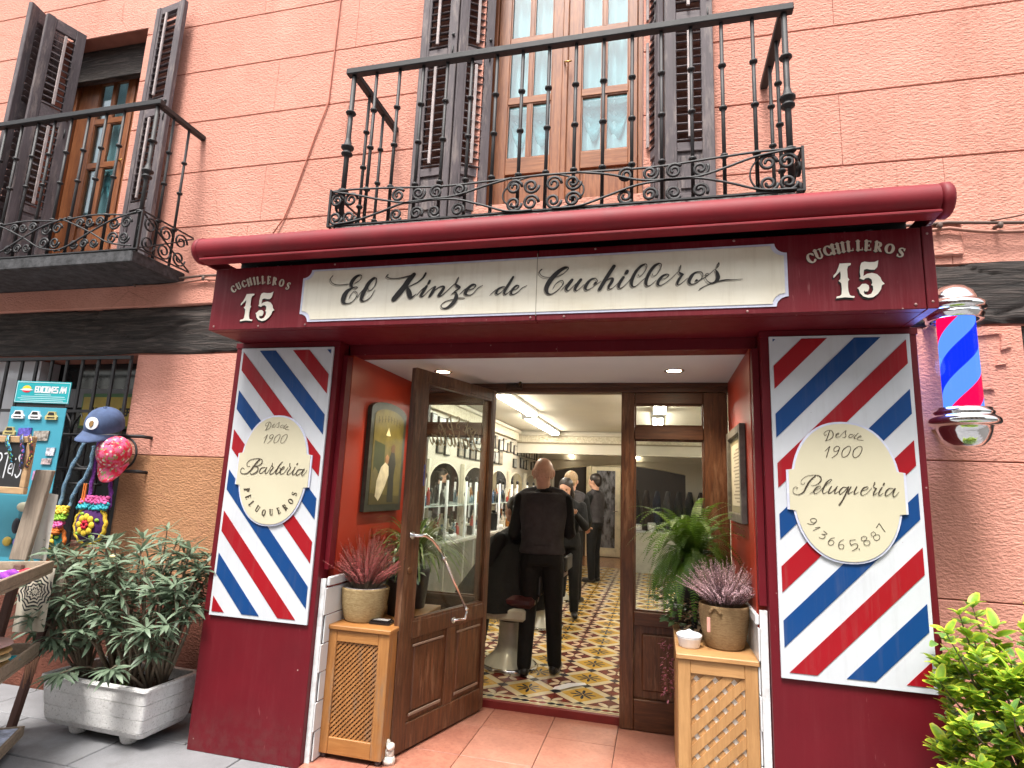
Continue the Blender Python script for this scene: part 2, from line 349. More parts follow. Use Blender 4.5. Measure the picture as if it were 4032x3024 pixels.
LET = {'name':[[(-1.7505,2.5698,.0039),(-1.7643,2.552,.0032),(-1.752,2.5293,.0032),(-1.7193,2.5149,.0031),(-1.6495,2.5153,.0031)],[(-1.6114,2.519,.0027),(-1.5824,2.5358,.0031),(-1.572,2.5553,.0031),(-1.5832,2.565,.0054),(-1.6072,2.5553,.0147),(-1.6279,2.5307,.0193),(-1.6315,2.509,.0162),(-1.6185,2.4939,.0046),(-1.5933,2.4909,.0031),(-1.5979,2.4984,.0027),(-1.615,2.4973,.0031)],[(-1.6241,2.4923,.0077),(-1.653,2.4736,.0186),(-1.6694,2.4453,.024),(-1.6703,2.4163,.0186),(-1.6538,2.4049,.0062),(-1.6199,2.4108,.0035),(-1.5924,2.4421,.0034),(-1.5926,2.4638,.0031),(-1.6107,2.4729,.0027),(-1.628,2.4544,.0027),(-1.6336,2.4329,.0023)],[(-1.5863,2.4382,.0027),(-1.5646,2.4698,.0034),(-1.4956,2.5424,.0091),(-1.5237,2.5185,.0175),(-1.5463,2.4762,.019),(-1.56,2.4408,.0183),(-1.5598,2.4192,.0106),(-1.5405,2.4149,.0042),(-1.5085,2.4351,.0034),(-1.4858,2.4753,.0026)],[(-1.4958,2.5443,.0076),(-1.4821,2.5382,.0045),(-1.4832,2.5094,.0034),(-1.5049,2.478,.003),(-1.5254,2.4753,.003),(-1.5286,2.4898,.0027)],[(-1.4159,2.558,.0059),(-1.4235,2.5482,.0038),(-1.4037,2.5379,.0034),(-1.3575,2.5348,.0033),(-1.3042,2.5422,.005),(-1.2598,2.5532,.0049)],[(-1.263,2.5522,.0181),(-1.2902,2.5215,.0256),(-1.316,2.4826,.0265),(-1.3461,2.446,.0266),(-1.3695,2.4183,.0241)],[(-1.1966,2.5548,.0098),(-1.2091,2.5315,.009),(-1.236,2.5089,.0057),(-1.2716,2.4926,.0037),(-1.2996,2.4839,.0033)],[(-1.2974,2.4818,.0099),(-1.2859,2.4554,.0222),(-1.2747,2.4271,.0197),(-1.2624,2.4266,.0074),(-1.2432,2.4417,.0029)],[(-1.2368,2.4374,.0029),(-1.2124,2.4641,.0033),(-1.1854,2.4827,.0081)],[(-1.1873,2.482,.0122),(-1.2035,2.4538,.0138),(-1.2149,2.4326,.0122),(-1.2017,2.4289,.0041),(-1.1715,2.4583,.0028),(-1.1467,2.4769,.0032)],[(-1.1713,2.5117,.0113),(-1.176,2.4981,.0113)],[(-1.1386,2.4766,.0105),(-1.1508,2.4496,.0145),(-1.1645,2.4266,.0121)],[(-1.1615,2.4304,.0032),(-1.1279,2.4663,.004),(-1.1008,2.478,.0064),(-1.0883,2.4704,.012),(-1.1026,2.4455,.0144),(-1.1135,2.4291,.0128),(-1.1013,2.4259,.0044),(-1.0711,2.45,.0032),(-1.0282,2.4903,.0028)],[(-1.0278,2.4833,.0028),(-1.0193,2.5064,.0028),(-1.0105,2.5236,.0036),(-1.0116,2.5099,.0028),(-1.0203,2.4907,.0036)],[(-1.0252,2.4863,.0055),(-1.0135,2.4748,.0142),(-.9992,2.4656,.0079),(-1.0199,2.4517,.0047),(-1.0423,2.4324,.0032)],[(-1.0387,2.4369,.0032),(-1.0212,2.4401,.0063),(-1.016,2.4204,.0165),(-1.0225,2.3974,.0173),(-1.0444,2.3712,.015),(-1.0691,2.3574,.0079),(-1.0922,2.3606,.004),(-1.0961,2.377,.0032),(-1.0716,2.3955,.0032),(-1.0327,2.4036,.0032),(-1.0017,2.4102,.0035),(-.9704,2.4077,.0027)],[(-.9953,2.4331,.0027),(-.9656,2.459,.0035),(-.9457,2.4523,.0035),(-.9192,2.4627,.0035),(-.9141,2.476,.0054),(-.9317,2.4788,.0093),(-.9576,2.4567,.014),(-.9672,2.4339,.0141),(-.9538,2.4236,.0051),(-.9289,2.4284,.0035),(-.8997,2.4599,.0031),(-.8753,2.4723,.0023)],[(-.8307,2.4223,.0027),(-.8033,2.446,.0034)],[(-.7548,2.4584,.0038),(-.7699,2.4591,.0053),(-.7913,2.4485,.0099),(-.8007,2.4306,.0106),(-.7927,2.4215,.0049),(-.7725,2.4332,.003),(-.7509,2.457,.003)],[(-.7149,2.51,.0098),(-.7313,2.481,.012),(-.7488,2.4512,.0121),(-.758,2.4288,.0098),(-.75,2.4189,.0038),(-.7239,2.4406,.0026)],[(-.7202,2.4404,.003),(-.6906,2.4479,.003),(-.6837,2.4608,.0045),(-.6976,2.463,.0067),(-.7173,2.4422,.0105),(-.7225,2.4242,.0097),(-.711,2.4173,.0037),(-.6862,2.4295,.003),(-.6647,2.4505,.0026),(-.641,2.4608,.0022)],[(-.5678,2.5426,.0052),(-.5779,2.5337,.0037),(-.5762,2.5202,.0026),(-.5588,2.5045,.0026),(-.5249,2.4975,.0026)],[(-.4915,2.4998,.0023),(-.4561,2.5153,.0028),(-.4337,2.5368,.0033),(-.4339,2.5462,.0046),(-.4517,2.5445,.0123),(-.482,2.526,.0175),(-.512,2.4955,.0201),(-.5342,2.4619,.0201),(-.5406,2.4356,.017),(-.5327,2.4153,.009),(-.5146,2.4106,.0038),(-.4844,2.4278,.0028),(-.4572,2.4583,.0033),(-.4576,2.4755,.0031),(-.4705,2.4788,.0028),(-.4931,2.4626,.0026),(-.5052,2.4393,.0021)],[(-.4628,2.4308,.0023),(-.4394,2.4575,.0028)],[(-.412,2.48,.0127),(-.428,2.4583,.0147),(-.4401,2.4364,.0117),(-.431,2.4241,.0035),(-.4136,2.4378,.0025),(-.3914,2.4605,.0025)],[(-.3679,2.4791,.0116),(-.3838,2.4575,.0138),(-.3954,2.4344,.0116),(-.3893,2.4223,.0035),(-.3708,2.4346,.0023),(-.3511,2.4534,.0023)],[(-.295,2.4586,.0112),(-.2984,2.4556,.0099)],[(-.2952,2.4565,.0035),(-.2872,2.4687,.0035),(-.2968,2.4822,.0035),(-.3167,2.4779,.008),(-.3362,2.4579,.013),(-.3453,2.4374,.0125),(-.3376,2.424,.005),(-.3183,2.4309,.0022),(-.2914,2.4506,.002),(-.2694,2.4665,.002)],[(-.2063,2.5404,.0142),(-.2305,2.5024,.0152),(-.2545,2.4619,.0153),(-.275,2.4251,.0138)],[(-.2545,2.4567,.003),(-.2302,2.4763,.0039),(-.213,2.4781,.0083),(-.2158,2.4626,.0122),(-.2292,2.4399,.0103),(-.2296,2.4249,.0049),(-.2125,2.4288,.0024),(-.186,2.4534,.0022)],[(-.1607,2.4812,.0112),(-.1758,2.4581,.0126),(-.1829,2.4378,.0109),(-.1775,2.4259,.0039),(-.1592,2.4341,.0024),(-.1328,2.4612,.0022),(-.1184,2.4786,.0022)],[(-.1427,2.5109,.014),(-.1475,2.502,.0141)],[(-.1303,2.4645,.002),(-.1154,2.4908,.002)],[(-.0591,2.5432,.005),(-.0791,2.5321,.0105),(-.1016,2.5063,.0121),(-.1165,2.4746,.0126),(-.1222,2.448,.0121),(-.1146,2.431,.005),(-.0976,2.4361,.0023),(-.0752,2.4565,.002),(-.0578,2.4717,.002)],[(-.0591,2.544,.0045),(-.0498,2.5386,.003),(-.0528,2.5172,.0025),(-.0702,2.4912,.0022),(-.0852,2.4812,.002),(-.0903,2.4922,.002)],[(.0073,2.543,.0054),(-.013,2.5312,.0111),(-.0349,2.5028,.0124),(-.0491,2.4713,.0124),(-.054,2.4448,.0114),(-.0453,2.4316,.0045),(-.028,2.4382,.0022),(-.0058,2.4585,.002)],[(.0073,2.5435,.0044),(.0179,2.5375,.003),(.0141,2.5163,.0025),(-.0032,2.4877,.0022),(-.0205,2.4806,.002),(-.023,2.4914,.002)],[(.0164,2.4614,.002),(.0385,2.467,.0022),(.0525,2.4796,.0034),(.0434,2.4867,.0044),(.0238,2.4778,.0093),(.007,2.4579,.0118),(.002,2.4395,.0103),(.0114,2.4316,.0037),(.0334,2.4407,.0022),(.0653,2.4657,.0019),(.0922,2.4935,.0019)],[(.0983,2.4958,.0019),(.1033,2.5115,.0019),(.1083,2.5285,.0029),(.1075,2.5139,.0019),(.1015,2.4983,.0019)],[(.099,2.4945,.0034),(.1079,2.4852,.0102),(.1183,2.481,.0063)],[(.1163,2.4811,.0063),(.1017,2.4612,.0102),(.0918,2.4406,.0092),(.097,2.4303,.0034),(.116,2.4421,.0022),(.1378,2.4621,.0022)],[(.1956,2.4907,.0033),(.1741,2.4879,.0062),(.1552,2.4691,.0125),(.1453,2.4459,.012),(.153,2.4317,.006),(.1734,2.4341,.0026),(.1998,2.4538,.0026),(.2078,2.4743,.0028),(.2032,2.4872,.0031),(.1956,2.4907,.0033)],[(.1796,2.45,.0086),(.1774,2.4481,.0086)],[(.1795,2.4469,.0024),(.1974,2.4513,.0024),(.219,2.4633,.0019),(.2406,2.4805,.0019),(.2598,2.4978,.0019)],[(.2681,2.5026,.0021),(.2743,2.5206,.0024),(.2804,2.5308,.0038),(.2789,2.5151,.0028),(.2693,2.5039,.0024)],[(.2645,2.4976,.0033),(.2723,2.4789,.0117),(.2749,2.4553,.0145),(.2633,2.4382,.0094),(.2444,2.4321,.0047),(.2258,2.4447,.0024),(.2178,2.466,.0024),(.2216,2.4789,.0021),(.2311,2.4797,.0019),(.231,2.4719,.0019),(.2215,2.4697,.0019)],[(.192,2.4045,.0033),(.2206,2.4215,.0024),(.2586,2.4353,.0038),(.3056,2.4447,.0047),(.3404,2.4443,.0023),(.382,2.4456,.0016)]],'desde':[[(.7728,1.7585,.002),(.764,1.7543,.002),(.762,1.7638,.002),(.7724,1.7748,.0022),(.7898,1.7792,.0022),(.8003,1.7672,.0039),(.7981,1.7482,.0034),(.7827,1.7344,.0022),(.7677,1.73,.0022)],[(.7872,1.7764,.0032),(.7789,1.7559,.0037),(.7704,1.7341,.0032),(.7652,1.7286,.0022)],[(.8106,1.7538,.002),(.8245,1.7622,.0022),(.8223,1.7675,.0022),(.8133,1.7593,.0032),(.8115,1.7471,.0027),(.8225,1.7486,.002)],[(.8248,1.746,.0017),(.8404,1.7652,.0017),(.8558,1.7789,.0022),(.8528,1.7681,.0027),(.8545,1.7546,.0027),(.8467,1.7464,.0022),(.8395,1.7476,.0017)],[(.8839,1.7619,.0022),(.8717,1.7603,.0027),(.8663,1.7495,.0027),(.8758,1.747,.0022),(.891,1.7607,.0019)],[(.9071,1.7677,.0022),(.893,1.7527,.0031),(.8877,1.7432,.0027),(.8973,1.7434,.0017)],[(.9023,1.7461,.0019),(.9169,1.7504,.0022),(.916,1.7558,.0022),(.9047,1.7475,.0026),(.9006,1.7381,.0026),(.9113,1.7356,.0022),(.9267,1.7341,.0019)],[(.7616,1.68,.002),(.7836,1.7034,.0024)],[(.7836,1.7034,.0029),(.775,1.6776,.0042),(.7664,1.6519,.0032)],[(.826,1.6976,.0027),(.8154,1.7054,.0024),(.8015,1.6944,.0032),(.802,1.681,.0027),(.8167,1.684,.0024),(.826,1.699,.0027),(.8136,1.6706,.0029),(.7907,1.6499,.0024)],[(.859,1.7051,.0024),(.8387,1.6872,.0034),(.8326,1.6631,.0034),(.8406,1.654,.0024),(.8593,1.6664,.0029),(.8703,1.6907,.0031),(.8687,1.7053,.0024),(.859,1.7051,.0024)],[(.9048,1.7061,.0024),(.8846,1.6884,.0034),(.8795,1.6617,.0034),(.8899,1.654,.0024),(.9074,1.6677,.0029),(.9183,1.6918,.0031),(.9167,1.7051,.0024),(.9048,1.7061,.0024)]],'peluqueria':[[(.6687,1.5313,.0022),(.6634,1.5231,.0022),(.6524,1.5267,.0022),(.6556,1.5428,.0022),(.6761,1.5595,.0022),(.7109,1.5674,.0027),(.7351,1.5616,.0047),(.7379,1.5432,.0054),(.7237,1.5267,.0037),(.7038,1.518,.0022),(.6941,1.5203,.0017)],[(.7157,1.5649,.0044),(.69,1.5387,.0069),(.674,1.5116,.0079),(.6606,1.4872,.0059),(.6379,1.4743,.0032),(.6183,1.4801,.0027),(.6166,1.4986,.0025),(.6269,1.5097,.0025),(.6355,1.5061,.0022),(.6302,1.4992,.0022)],[(.6874,1.4804,.0022),(.7126,1.4972,.0024),(.7326,1.5086,.0024),(.7331,1.5179,.0024),(.7181,1.5107,.0049),(.705,1.4917,.0059),(.7119,1.4814,.0029),(.7295,1.4927,.0022)],[(.7295,1.4927,.0022),(.7576,1.5228,.0034),(.783,1.5448,.0029),(.7784,1.5499,.0029),(.7606,1.5334,.0063),(.7445,1.5012,.0068),(.746,1.4828,.0034),(.7635,1.4941,.0022)],[(.7816,1.5184,.0048),(.771,1.4996,.0063),(.7679,1.4851,.0048),(.7853,1.495,.0027),(.8057,1.5181,.0039)],[(.8057,1.5181,.0043),(.7951,1.498,.0063),(.7944,1.4849,.0036),(.8094,1.496,.0022)],[(.844,1.5156,.0029),(.8296,1.5151,.0043),(.8142,1.4962,.0062),(.8159,1.4832,.0038),(.8334,1.4969,.0026),(.8513,1.5186,.0038)],[(.8537,1.5186,.0043),(.84,1.4868,.0067),(.824,1.4549,.0062),(.8109,1.4335,.0036),(.8088,1.4386,.0022),(.8267,1.4602,.0019)],[(.8632,1.519,.0048),(.8527,1.5003,.0062),(.8495,1.4859,.0038),(.8692,1.4984,.0021)],[(.8871,1.52,.0048),(.8764,1.4987,.0062),(.8756,1.4857,.0033),(.8928,1.4968,.0021)],[(.9025,1.4998,.0026),(.9291,1.5112,.0026),(.932,1.5217,.0026),(.9152,1.5159,.0052),(.9022,1.4946,.0062),(.9085,1.4819,.0028),(.928,1.4931,.0021),(.9482,1.5172,.0021)],[(.9559,1.5278,.0021),(.9615,1.5436,.0026),(.9622,1.5359,.0021),(.9556,1.5227,.0028),(.9668,1.5153,.0052)],[(.9668,1.5153,.0047),(.9565,1.4994,.0061),(.9532,1.4838,.0037),(.9704,1.4974,.0021)],[(.9905,1.5215,.0047),(.9775,1.5003,.0061),(.9765,1.4836,.0033),(.9935,1.4958,.0021)],[(1.0005,1.5404,.0061),(.9964,1.5333,.0061)],[(1.0343,1.5181,.0028),(1.0181,1.5174,.0042),(1.003,1.4988,.006),(1.0043,1.4835,.0037),(1.0212,1.4944,.0025),(1.0413,1.5183,.0037)],[(1.0436,1.5184,.0046),(1.0328,1.4949,.006),(1.0365,1.481,.0032),(1.0513,1.4957,.0021),(1.0575,1.5036,.0018)]],'phone':[[(.7104,1.3568,.0028),(.709,1.3647,.0026),(.6996,1.3681,.0026),(.6881,1.3647,.0026),(.6862,1.3555,.0026),(.6945,1.3491,.0024),(.7052,1.3508,.0023)],[(.7105,1.359,.0028),(.7018,1.3453,.0028),(.6866,1.3407,.0028),(.6718,1.3444,.0024)],[(.7041,1.3268,.0023),(.7244,1.3302,.0023)],[(.7244,1.3298,.0028),(.7091,1.3203,.0028),(.695,1.3138,.0028)],[(.7385,1.314,.0028),(.7522,1.3013,.0027),(.7304,1.2989,.0023)],[(.7304,1.2989,.0023),(.7428,1.2951,.0025),(.7413,1.2848,.0027),(.7305,1.279,.0028),(.717,1.2841,.0023)],[(.7823,1.2861,.0023),(.7663,1.2807,.0027),(.755,1.2643,.0027),(.7587,1.2533,.0027),(.7713,1.2541,.0025),(.7791,1.2647,.0025),(.7743,1.2733,.0023),(.7627,1.2715,.0023),(.7554,1.2643,.0021)],[(.8195,1.2805,.0023),(.8034,1.2695,.0027),(.7973,1.2535,.0029),(.8008,1.2403,.0027),(.8121,1.2388,.0027),(.8193,1.2493,.0025),(.8152,1.258,.0023),(.8038,1.2572,.0021),(.7978,1.2513,.0021)],[(.8683,1.2828,.0023),(.8464,1.2788,.0027)],[(.8464,1.2788,.0027),(.8448,1.2687,.0031),(.8493,1.2567,.0035)],[(.8493,1.2567,.0029),(.8652,1.2655,.0027),(.8762,1.2595,.0035),(.8702,1.2448,.0035),(.8521,1.2332,.0027)],[(.8814,1.2437,.0041),(.8806,1.2406,.0041)],[(.9031,1.3,.0025),(.8925,1.2927,.0025),(.8939,1.2817,.0025),(.9052,1.2824,.0025),(.9149,1.2918,.0025),(.9102,1.2993,.0025),(.9031,1.3,.0025)],[(.9113,1.2827,.0025),(.9017,1.2755,.0027),(.9031,1.2645,.0027),(.9141,1.2603,.0027),(.9247,1.2681,.0027),(.9244,1.2802,.0027),(.9113,1.2827,.0025)],[(.9443,1.3224,.0022),(.9337,1.3151,.0023),(.935,1.3041,.0022),(.9452,1.3036,.0022),(.9519,1.3139,.0022),(.9443,1.3224,.0022)],[(.9557,1.3097,.0022),(.9441,1.3024,.0027),(.9443,1.2891,.0026),(.9562,1.2843,.0026),(.9669,1.2949,.0026),(.9657,1.3081,.0024),(.9557,1.3097,.0022)],[(.9566,1.3408,.0031),(.969,1.3604,.0027)],[(.969,1.3604,.0027),(.9781,1.3443,.0028),(.9901,1.325,.003)]],'barberia':[[(-2.3575,1.5116,.0039),(-2.3748,1.5131,.0039),(-2.3796,1.5296,.0039),(-2.3582,1.5511,.0039),(-2.3107,1.56,.0043),(-2.2808,1.5533,.0058),(-2.2804,1.5326,.0067),(-2.3049,1.5174,.0048),(-2.3379,1.5101,.0039)],[(-2.3236,1.5126,.0043),(-2.3011,1.5071,.0058),(-2.3049,1.4822,.0077),(-2.3367,1.4667,.0053),(-2.3496,1.4724,.0039)],[(-2.2958,1.5571,.0077),(-2.3251,1.523,.0097),(-2.3495,1.489,.0087),(-2.376,1.4695,.0058),(-2.41,1.4683,.0049),(-2.42,1.4867,.0044),(-2.4075,1.5017,.0044),(-2.3941,1.4938,.0039)],[(-2.2531,1.5086,.0053),(-2.2789,1.5037,.0067),(-2.2881,1.4828,.0077),(-2.2772,1.4728,.0053),(-2.2533,1.4921,.0048),(-2.2435,1.5081,.0057)],[(-2.2412,1.509,.0057),(-2.2501,1.4861,.0076),(-2.2434,1.4719,.0048),(-2.2247,1.4931,.0038),(-2.2076,1.5265,.0038)],[(-2.2079,1.5286,.0038),(-2.2066,1.5369,.0038),(-2.2065,1.5183,.0057),(-2.1982,1.5096,.0066),(-2.2144,1.4873,.0076),(-2.2146,1.4708,.0052),(-2.1941,1.4777,.0038),(-2.1778,1.4987,.0038)],[(-2.1411,1.545,.0047),(-2.1615,1.5197,.0085),(-2.1762,1.4865,.0085),(-2.1745,1.473,.0057),(-2.1569,1.483,.0047),(-2.1474,1.5018,.0057),(-2.1557,1.5109,.0042)],[(-2.1466,1.4956,.0042),(-2.1247,1.5086,.0042),(-2.1292,1.5187,.0047),(-2.1439,1.4998,.0066),(-2.1464,1.4752,.0056),(-2.1234,1.4801,.0037),(-2.0994,1.5135,.0037)],[(-2.0923,1.5321,.0037),(-2.0884,1.5384,.0037),(-2.0887,1.522,.0056),(-2.0828,1.512,.0056),(-2.0985,1.487,.0065),(-2.099,1.4728,.0047),(-2.0767,1.4817,.0037),(-2.0606,1.5025,.0037)],[(-2.0521,1.517,.0065),(-2.0642,1.4862,.0065),(-2.0605,1.4709,.0046),(-2.0357,1.4891,.0037)],[(-2.0379,1.5386,.0074),(-2.0433,1.5332,.0074)],[(-2.0004,1.5045,.0046),(-2.028,1.5028,.0065),(-2.0414,1.4788,.0065),(-2.0312,1.4711,.0051),(-2.0077,1.4881,.0042),(-1.9937,1.5067,.0055)],[(-1.9893,1.5089,.0055),(-2.0035,1.4842,.0065),(-2.0009,1.4701,.0046),(-1.9839,1.4828,.0037),(-1.9723,1.5014,.0032)]],'fifteen':[[(.7928,2.5006),(.7949,2.4992),(.8328,2.4997),(.8378,2.4986),(.836,2.4904),(.8254,2.4858),(.8212,2.4705),(.8213,2.4523),(.8218,2.4316),(.8274,2.4224),(.8214,2.4136),(.8202,2.3906),(.8211,2.3675),(.8247,2.352),(.831,2.3466),(.844,2.3448),(.8425,2.3373),(.8273,2.3392),(.8054,2.3413),(.771,2.3376),(.7725,2.3452),(.7859,2.3485),(.793,2.3559),(.7954,2.3814),(.7945,2.4072),(.7841,2.4193),(.7922,2.4267),(.7945,2.4485),(.7931,2.4642),(.7824,2.4518),(.7647,2.4324),(.7641,2.4436),(.776,2.4573),(.7861,2.4802)],[(.9472,2.5061),(.9439,2.487),(.9409,2.4743),(.9305,2.4633),(.9153,2.4641),(.9003,2.4688),(.8881,2.4656),(.8864,2.4541),(.8842,2.4362),(.899,2.4457),(.9188,2.4493),(.9379,2.4425),(.9499,2.4278),(.9553,2.4097),(.9652,2.3966),(.9541,2.3908),(.9497,2.372),(.9366,2.3523),(.9185,2.338),(.8989,2.335),(.8798,2.3421),(.8666,2.3579),(.8622,2.3759),(.8571,2.3825),(.8661,2.3872),(.8766,2.3995),(.8919,2.4),(.9023,2.3919),(.9041,2.3791),(.8986,2.3654),(.8876,2.3641),(.8847,2.3698),(.881,2.3623),(.8837,2.3521),(.8954,2.3478),(.9108,2.3534),(.9194,2.3708),(.9194,2.3886),(.9122,2.394),(.9177,2.4026),(.9159,2.4193),(.9055,2.4275),(.8935,2.4268),(.8843,2.4183),(.8683,2.4263),(.8732,2.4342),(.8711,2.4549),(.875,2.4857),(.8802,2.4983),(.8914,2.5029),(.9131,2.499),(.9327,2.4992)]],'arcR':[('C',.6768,2.5323,-.368,.93,.0489),('U',.7095,2.5502,-.299,.954,.0488),('C',.7465,2.5638,-.223,.975,.0487),('H',.7796,2.571,-.158,.987,.0486),('I',.8102,2.5769,-.097,.995,.0485),('L',.8383,2.5796,-.042,.999,.0485),('L',.8772,2.5805,.034,.999,.0483),('E',.9112,2.5783,.101,.995,.0481),('R',.9523,2.5705,.182,.983,.0478),('O',.996,2.5586,.269,.963,.0476),('S',1.0387,2.5379,.357,.934,.0473)],'arcL':[('C',-2.3972,2.5228,-.629,.778,.0462),('U',-2.3633,2.5392,-.557,.831,.0462),('C',-2.3289,2.551,-.482,.876,.0461),('H',-2.2931,2.5605,-.399,.917,.0461),('I',-2.2604,2.5656,-.322,.947,.046),('L',-2.2337,2.5677,-.257,.966,.046),('L',-2.2009,2.5694,-.173,.985,.0458),('E',-2.1627,2.5664,-.073,.997,.0457),('R',-2.1241,2.5579,.033,.999,.0455),('O',-2.0781,2.5458,.165,.986,.0453),('S',-2.0337,2.5251,.3,.954,.0451)],'arcP':[('P',-2.36,1.3732,.99,.139,.0375),('E',-2.3447,1.3329,.919,.394,.0373),('L',-2.3178,1.2955,.767,.642,.037),('U',-2.2735,1.2693,.513,.858,.0369),('Q',-2.228,1.2494,.202,.979,.0366),('U',-2.1789,1.2526,-.13,.992,.0366),('E',-2.1291,1.2654,-.465,.885,.0365),('R',-2.0899,1.2872,-.704,.71,.0365),('O',-2.058,1.3214,-.882,.471,.0365),('S',-2.0391,1.3642,-.98,.197,.0366)]}
# ================================================================ SETTING
YW = 3.5
ground = MB().box(-16, 12, -9, 3.6, -.40, -.082)
struct('ground', ground, simple('dark_joint_dirt', (.10, .095, .09), .95, var=.3, vs=20, bs=60, bd=.003))
# granite pavement slabs ---------------------------------------------
def granite():
    t = NT('grey_granite_paving'); oi = t.n('ShaderNodeObjectInfo').outputs['Random']
    c = t.mix(t.ramp(t.noise(3, 6, .65), [(.35, 0), (.7, 1)]), (.21, .21, .22), (.145, .145, .152))
    c = t.mix(t.math('MULTIPLY', t.ramp(t.noise(220, 2, .5), [(.4, 0), (.65, 1)]), .35), c, (.13, .13, .135))
    c = t.mix(t.math('MULTIPLY', oi, .25), c, (.33, .33, .335)); c = t.mix(t.ramp(t.vor(7), [(.03, .7), (.06, 0)]), c, (.05, .048, .045)); c = t.mix(t.math('MULTIPLY', t.ramp(t.noise(1.2, 7, .75), [(.50, 0), (.68, 1)]), .6), c, (.10, .092, .086))
    return t.pbr(c, .75, 0, t.bump(t.noise(140, 4), .6, .003))
pave = MB().box(-16, 12, -9, 3.48, -.12, -.078); pv = struct('pavement', pave, M['groove'])
pv.data.materials[0] = simple('paving_joint', (.09, .085, .08), .95)
gm = granite()
def slab_mesh(w, h, b=.004, th=.03, name='paving_slab', mat=None):
    return MB().box(0, w, 0, h, -th, 0, b).build(name, mat, me=True)
yrow = [2.36, 2.72, 3.08, 3.46]; yy = -1.0; rows = []
while yy < 2.0: rows.append((yy, yy+.42)); yy += .42
rows += [(yy, 2.28), (2.28, 2.70), (2.70, 3.10), (3.10, 3.48)]
for ri, (a, b) in enumerate(rows):
    x = -7.0+(ri*.37) % .6; wd = .78
    me = slab_mesh(wd-.008, b-a-.008, mat=gm)
    while x < 3.4:
        if not (b > 3.2 and -2.0 < x+wd/2 < .6):
            inst('paving_slab', me, pv, Matrix.Translation((x, a+.004, -.070+random.uniform(-.002, .001))) @ Matrix.Rotation(random.uniform(-.002, .002), 4, 'X'))
        x += wd
# main wall -----------------------------------------------------------
wall = thing('street_wall', 'salmon stucco house front scored into long flat courses behind the red barber shop', 'house front', (-2, YW, 0))
hx = [(-1.9, .54, -.1, 2.30), (-5.6, -3.83, .9, 2.33), (-1.2, -.085, 3.33, 5.9), (-5.30, -4.27, 2.96, 5.245), (1.85, 3.3, .9, 2.40)]
core = MB()
def cells(xs, zs, holes, cb):
    xs = sorted(set(xs)); zs = sorted(set(zs))
    for i in range(len(xs)-1):
        for j in range(len(zs)-1):
            cx, cz = (xs[i]+xs[i+1])/2, (zs[j]+zs[j+1])/2
            if not any(a < cx < b and c < cz < d for a, b, c, d in holes): cb(xs[i], xs[i+1], zs[j], zs[j+1])
allx = [-9, 6]+[v for h in hx for v in h[:2]]; allz = [-.12, 6.6]+[v for h in hx for v in h[2:]]
cells(allx, allz, hx, lambda a, b, c, d: core.box(a, b, YW+.012, YW+.32, c, d))
core.build('wall_core', M['groove'], wall)
def block(mb, x0, x1, z0, z1, gz0, gz1, gx0=False, gx1=False, y=YW):
    g, dp = .0026, .006
    za, zb = z0+(g if gz0 else 0), z1-(g if gz1 else 0); xa, xb = x0+(.0006 if gx0 else 0), x1-(.0006 if gx1 else 0)
    ci = .0034
    fa, fb = za+(ci if gz0 else 0), zb-(ci if gz1 else 0); ga, gb = xa+(.0012 if gx0 else 0), xb-(.0012 if gx1 else 0)
    V = [(ga, y, fa), (gb, y, fa), (gb, y, fb), (ga, y, fb), (xa, y+dp, za), (xb, y+dp, za), (xb, y+dp, zb), (xa, y+dp, zb), (xa, y+.013, za), (xb, y+.013, za), (xb, y+.013, zb), (xa, y+.013, zb)]
    mb.add(V, [(0,1,2,3), (4,5,1,0), (5,6,2,1), (6,7,3,2), (7,4,0,3), (8,9,5,4), (9,10,6,5), (10,11,7,6), (11,8,4,7)])
def course(x0, x1, z0, z1, mat, joints=(), name='stucco_block'):
    xs = [x0]+[j for j in joints if x0 < j < x1]+[x1]
    for a, b in zip(xs, xs[1:]):
        mb = MB()
        hs_ = [h for h in hx if h[0] < b and h[1] > a and h[2] < z1 and h[3] > z0]
        X = [a, b]+[v for h in hs_ for v in h[:2] if a < v < b]; Z = [z0, z1]+[v for h in hs_ for v in h[2:] if z0 < v < z1]
        cells(X, Z, hs_, lambda p, q, r, s_: block(mb, p, q, r, s_, r == z0, s_ == z1, p == a and a != x0, q == b and b != x1))
        if mb.v: mb.build(name, mat, wall)
for zz in [(2.88, 3.345), (3.345, 3.81), (3.81, 4.257), (4.257, 4.72), (4.72, 5.17), (5.17, 5.62), (5.62, 6.5)]:
    course(-9, -1.2, *zz, M['stucco'], joints=(-5.6, {2.88: -3.0, 3.345: -2.9, 3.81: -2.25, 4.257: -2.9, 4.72: -2.24, 5.17: -3.1, 5.62: -2.3}[zz[0]]))
course(-1.2, -.085, 2.75, 3.33, M['stucco'])
for zz in [(2.75, 3.395), (3.395, 3.866), (3.866, 4.333), (4.333, 4.80), (4.80, 5.27), (5.27, 5.74), (5.74, 6.5)]:
    course(-.085, 6, *zz, M['stucco'], joints=({2.75: 1.57, 3.395: 1.06, 3.866: 2.1, 4.333: 1.06, 4.80: 2.0, 5.27: 1.1, 5.74: 2}[zz[0]],))
course(-9, -5.6, -.1, 2.33, M['stucco']); course(-5.6, -1.9, 1.576, 2.33, M['stucco'], joints=(-3.83,)); course(-5.6, -1.9, .74, 1.576, M['ochre'], joints=(-3.83,)); course(-5.6, -1.9, -.1, .74, M['maroon_base'])
course(-1.9, -1.2, 2.30, 2.88, M['stucco'])
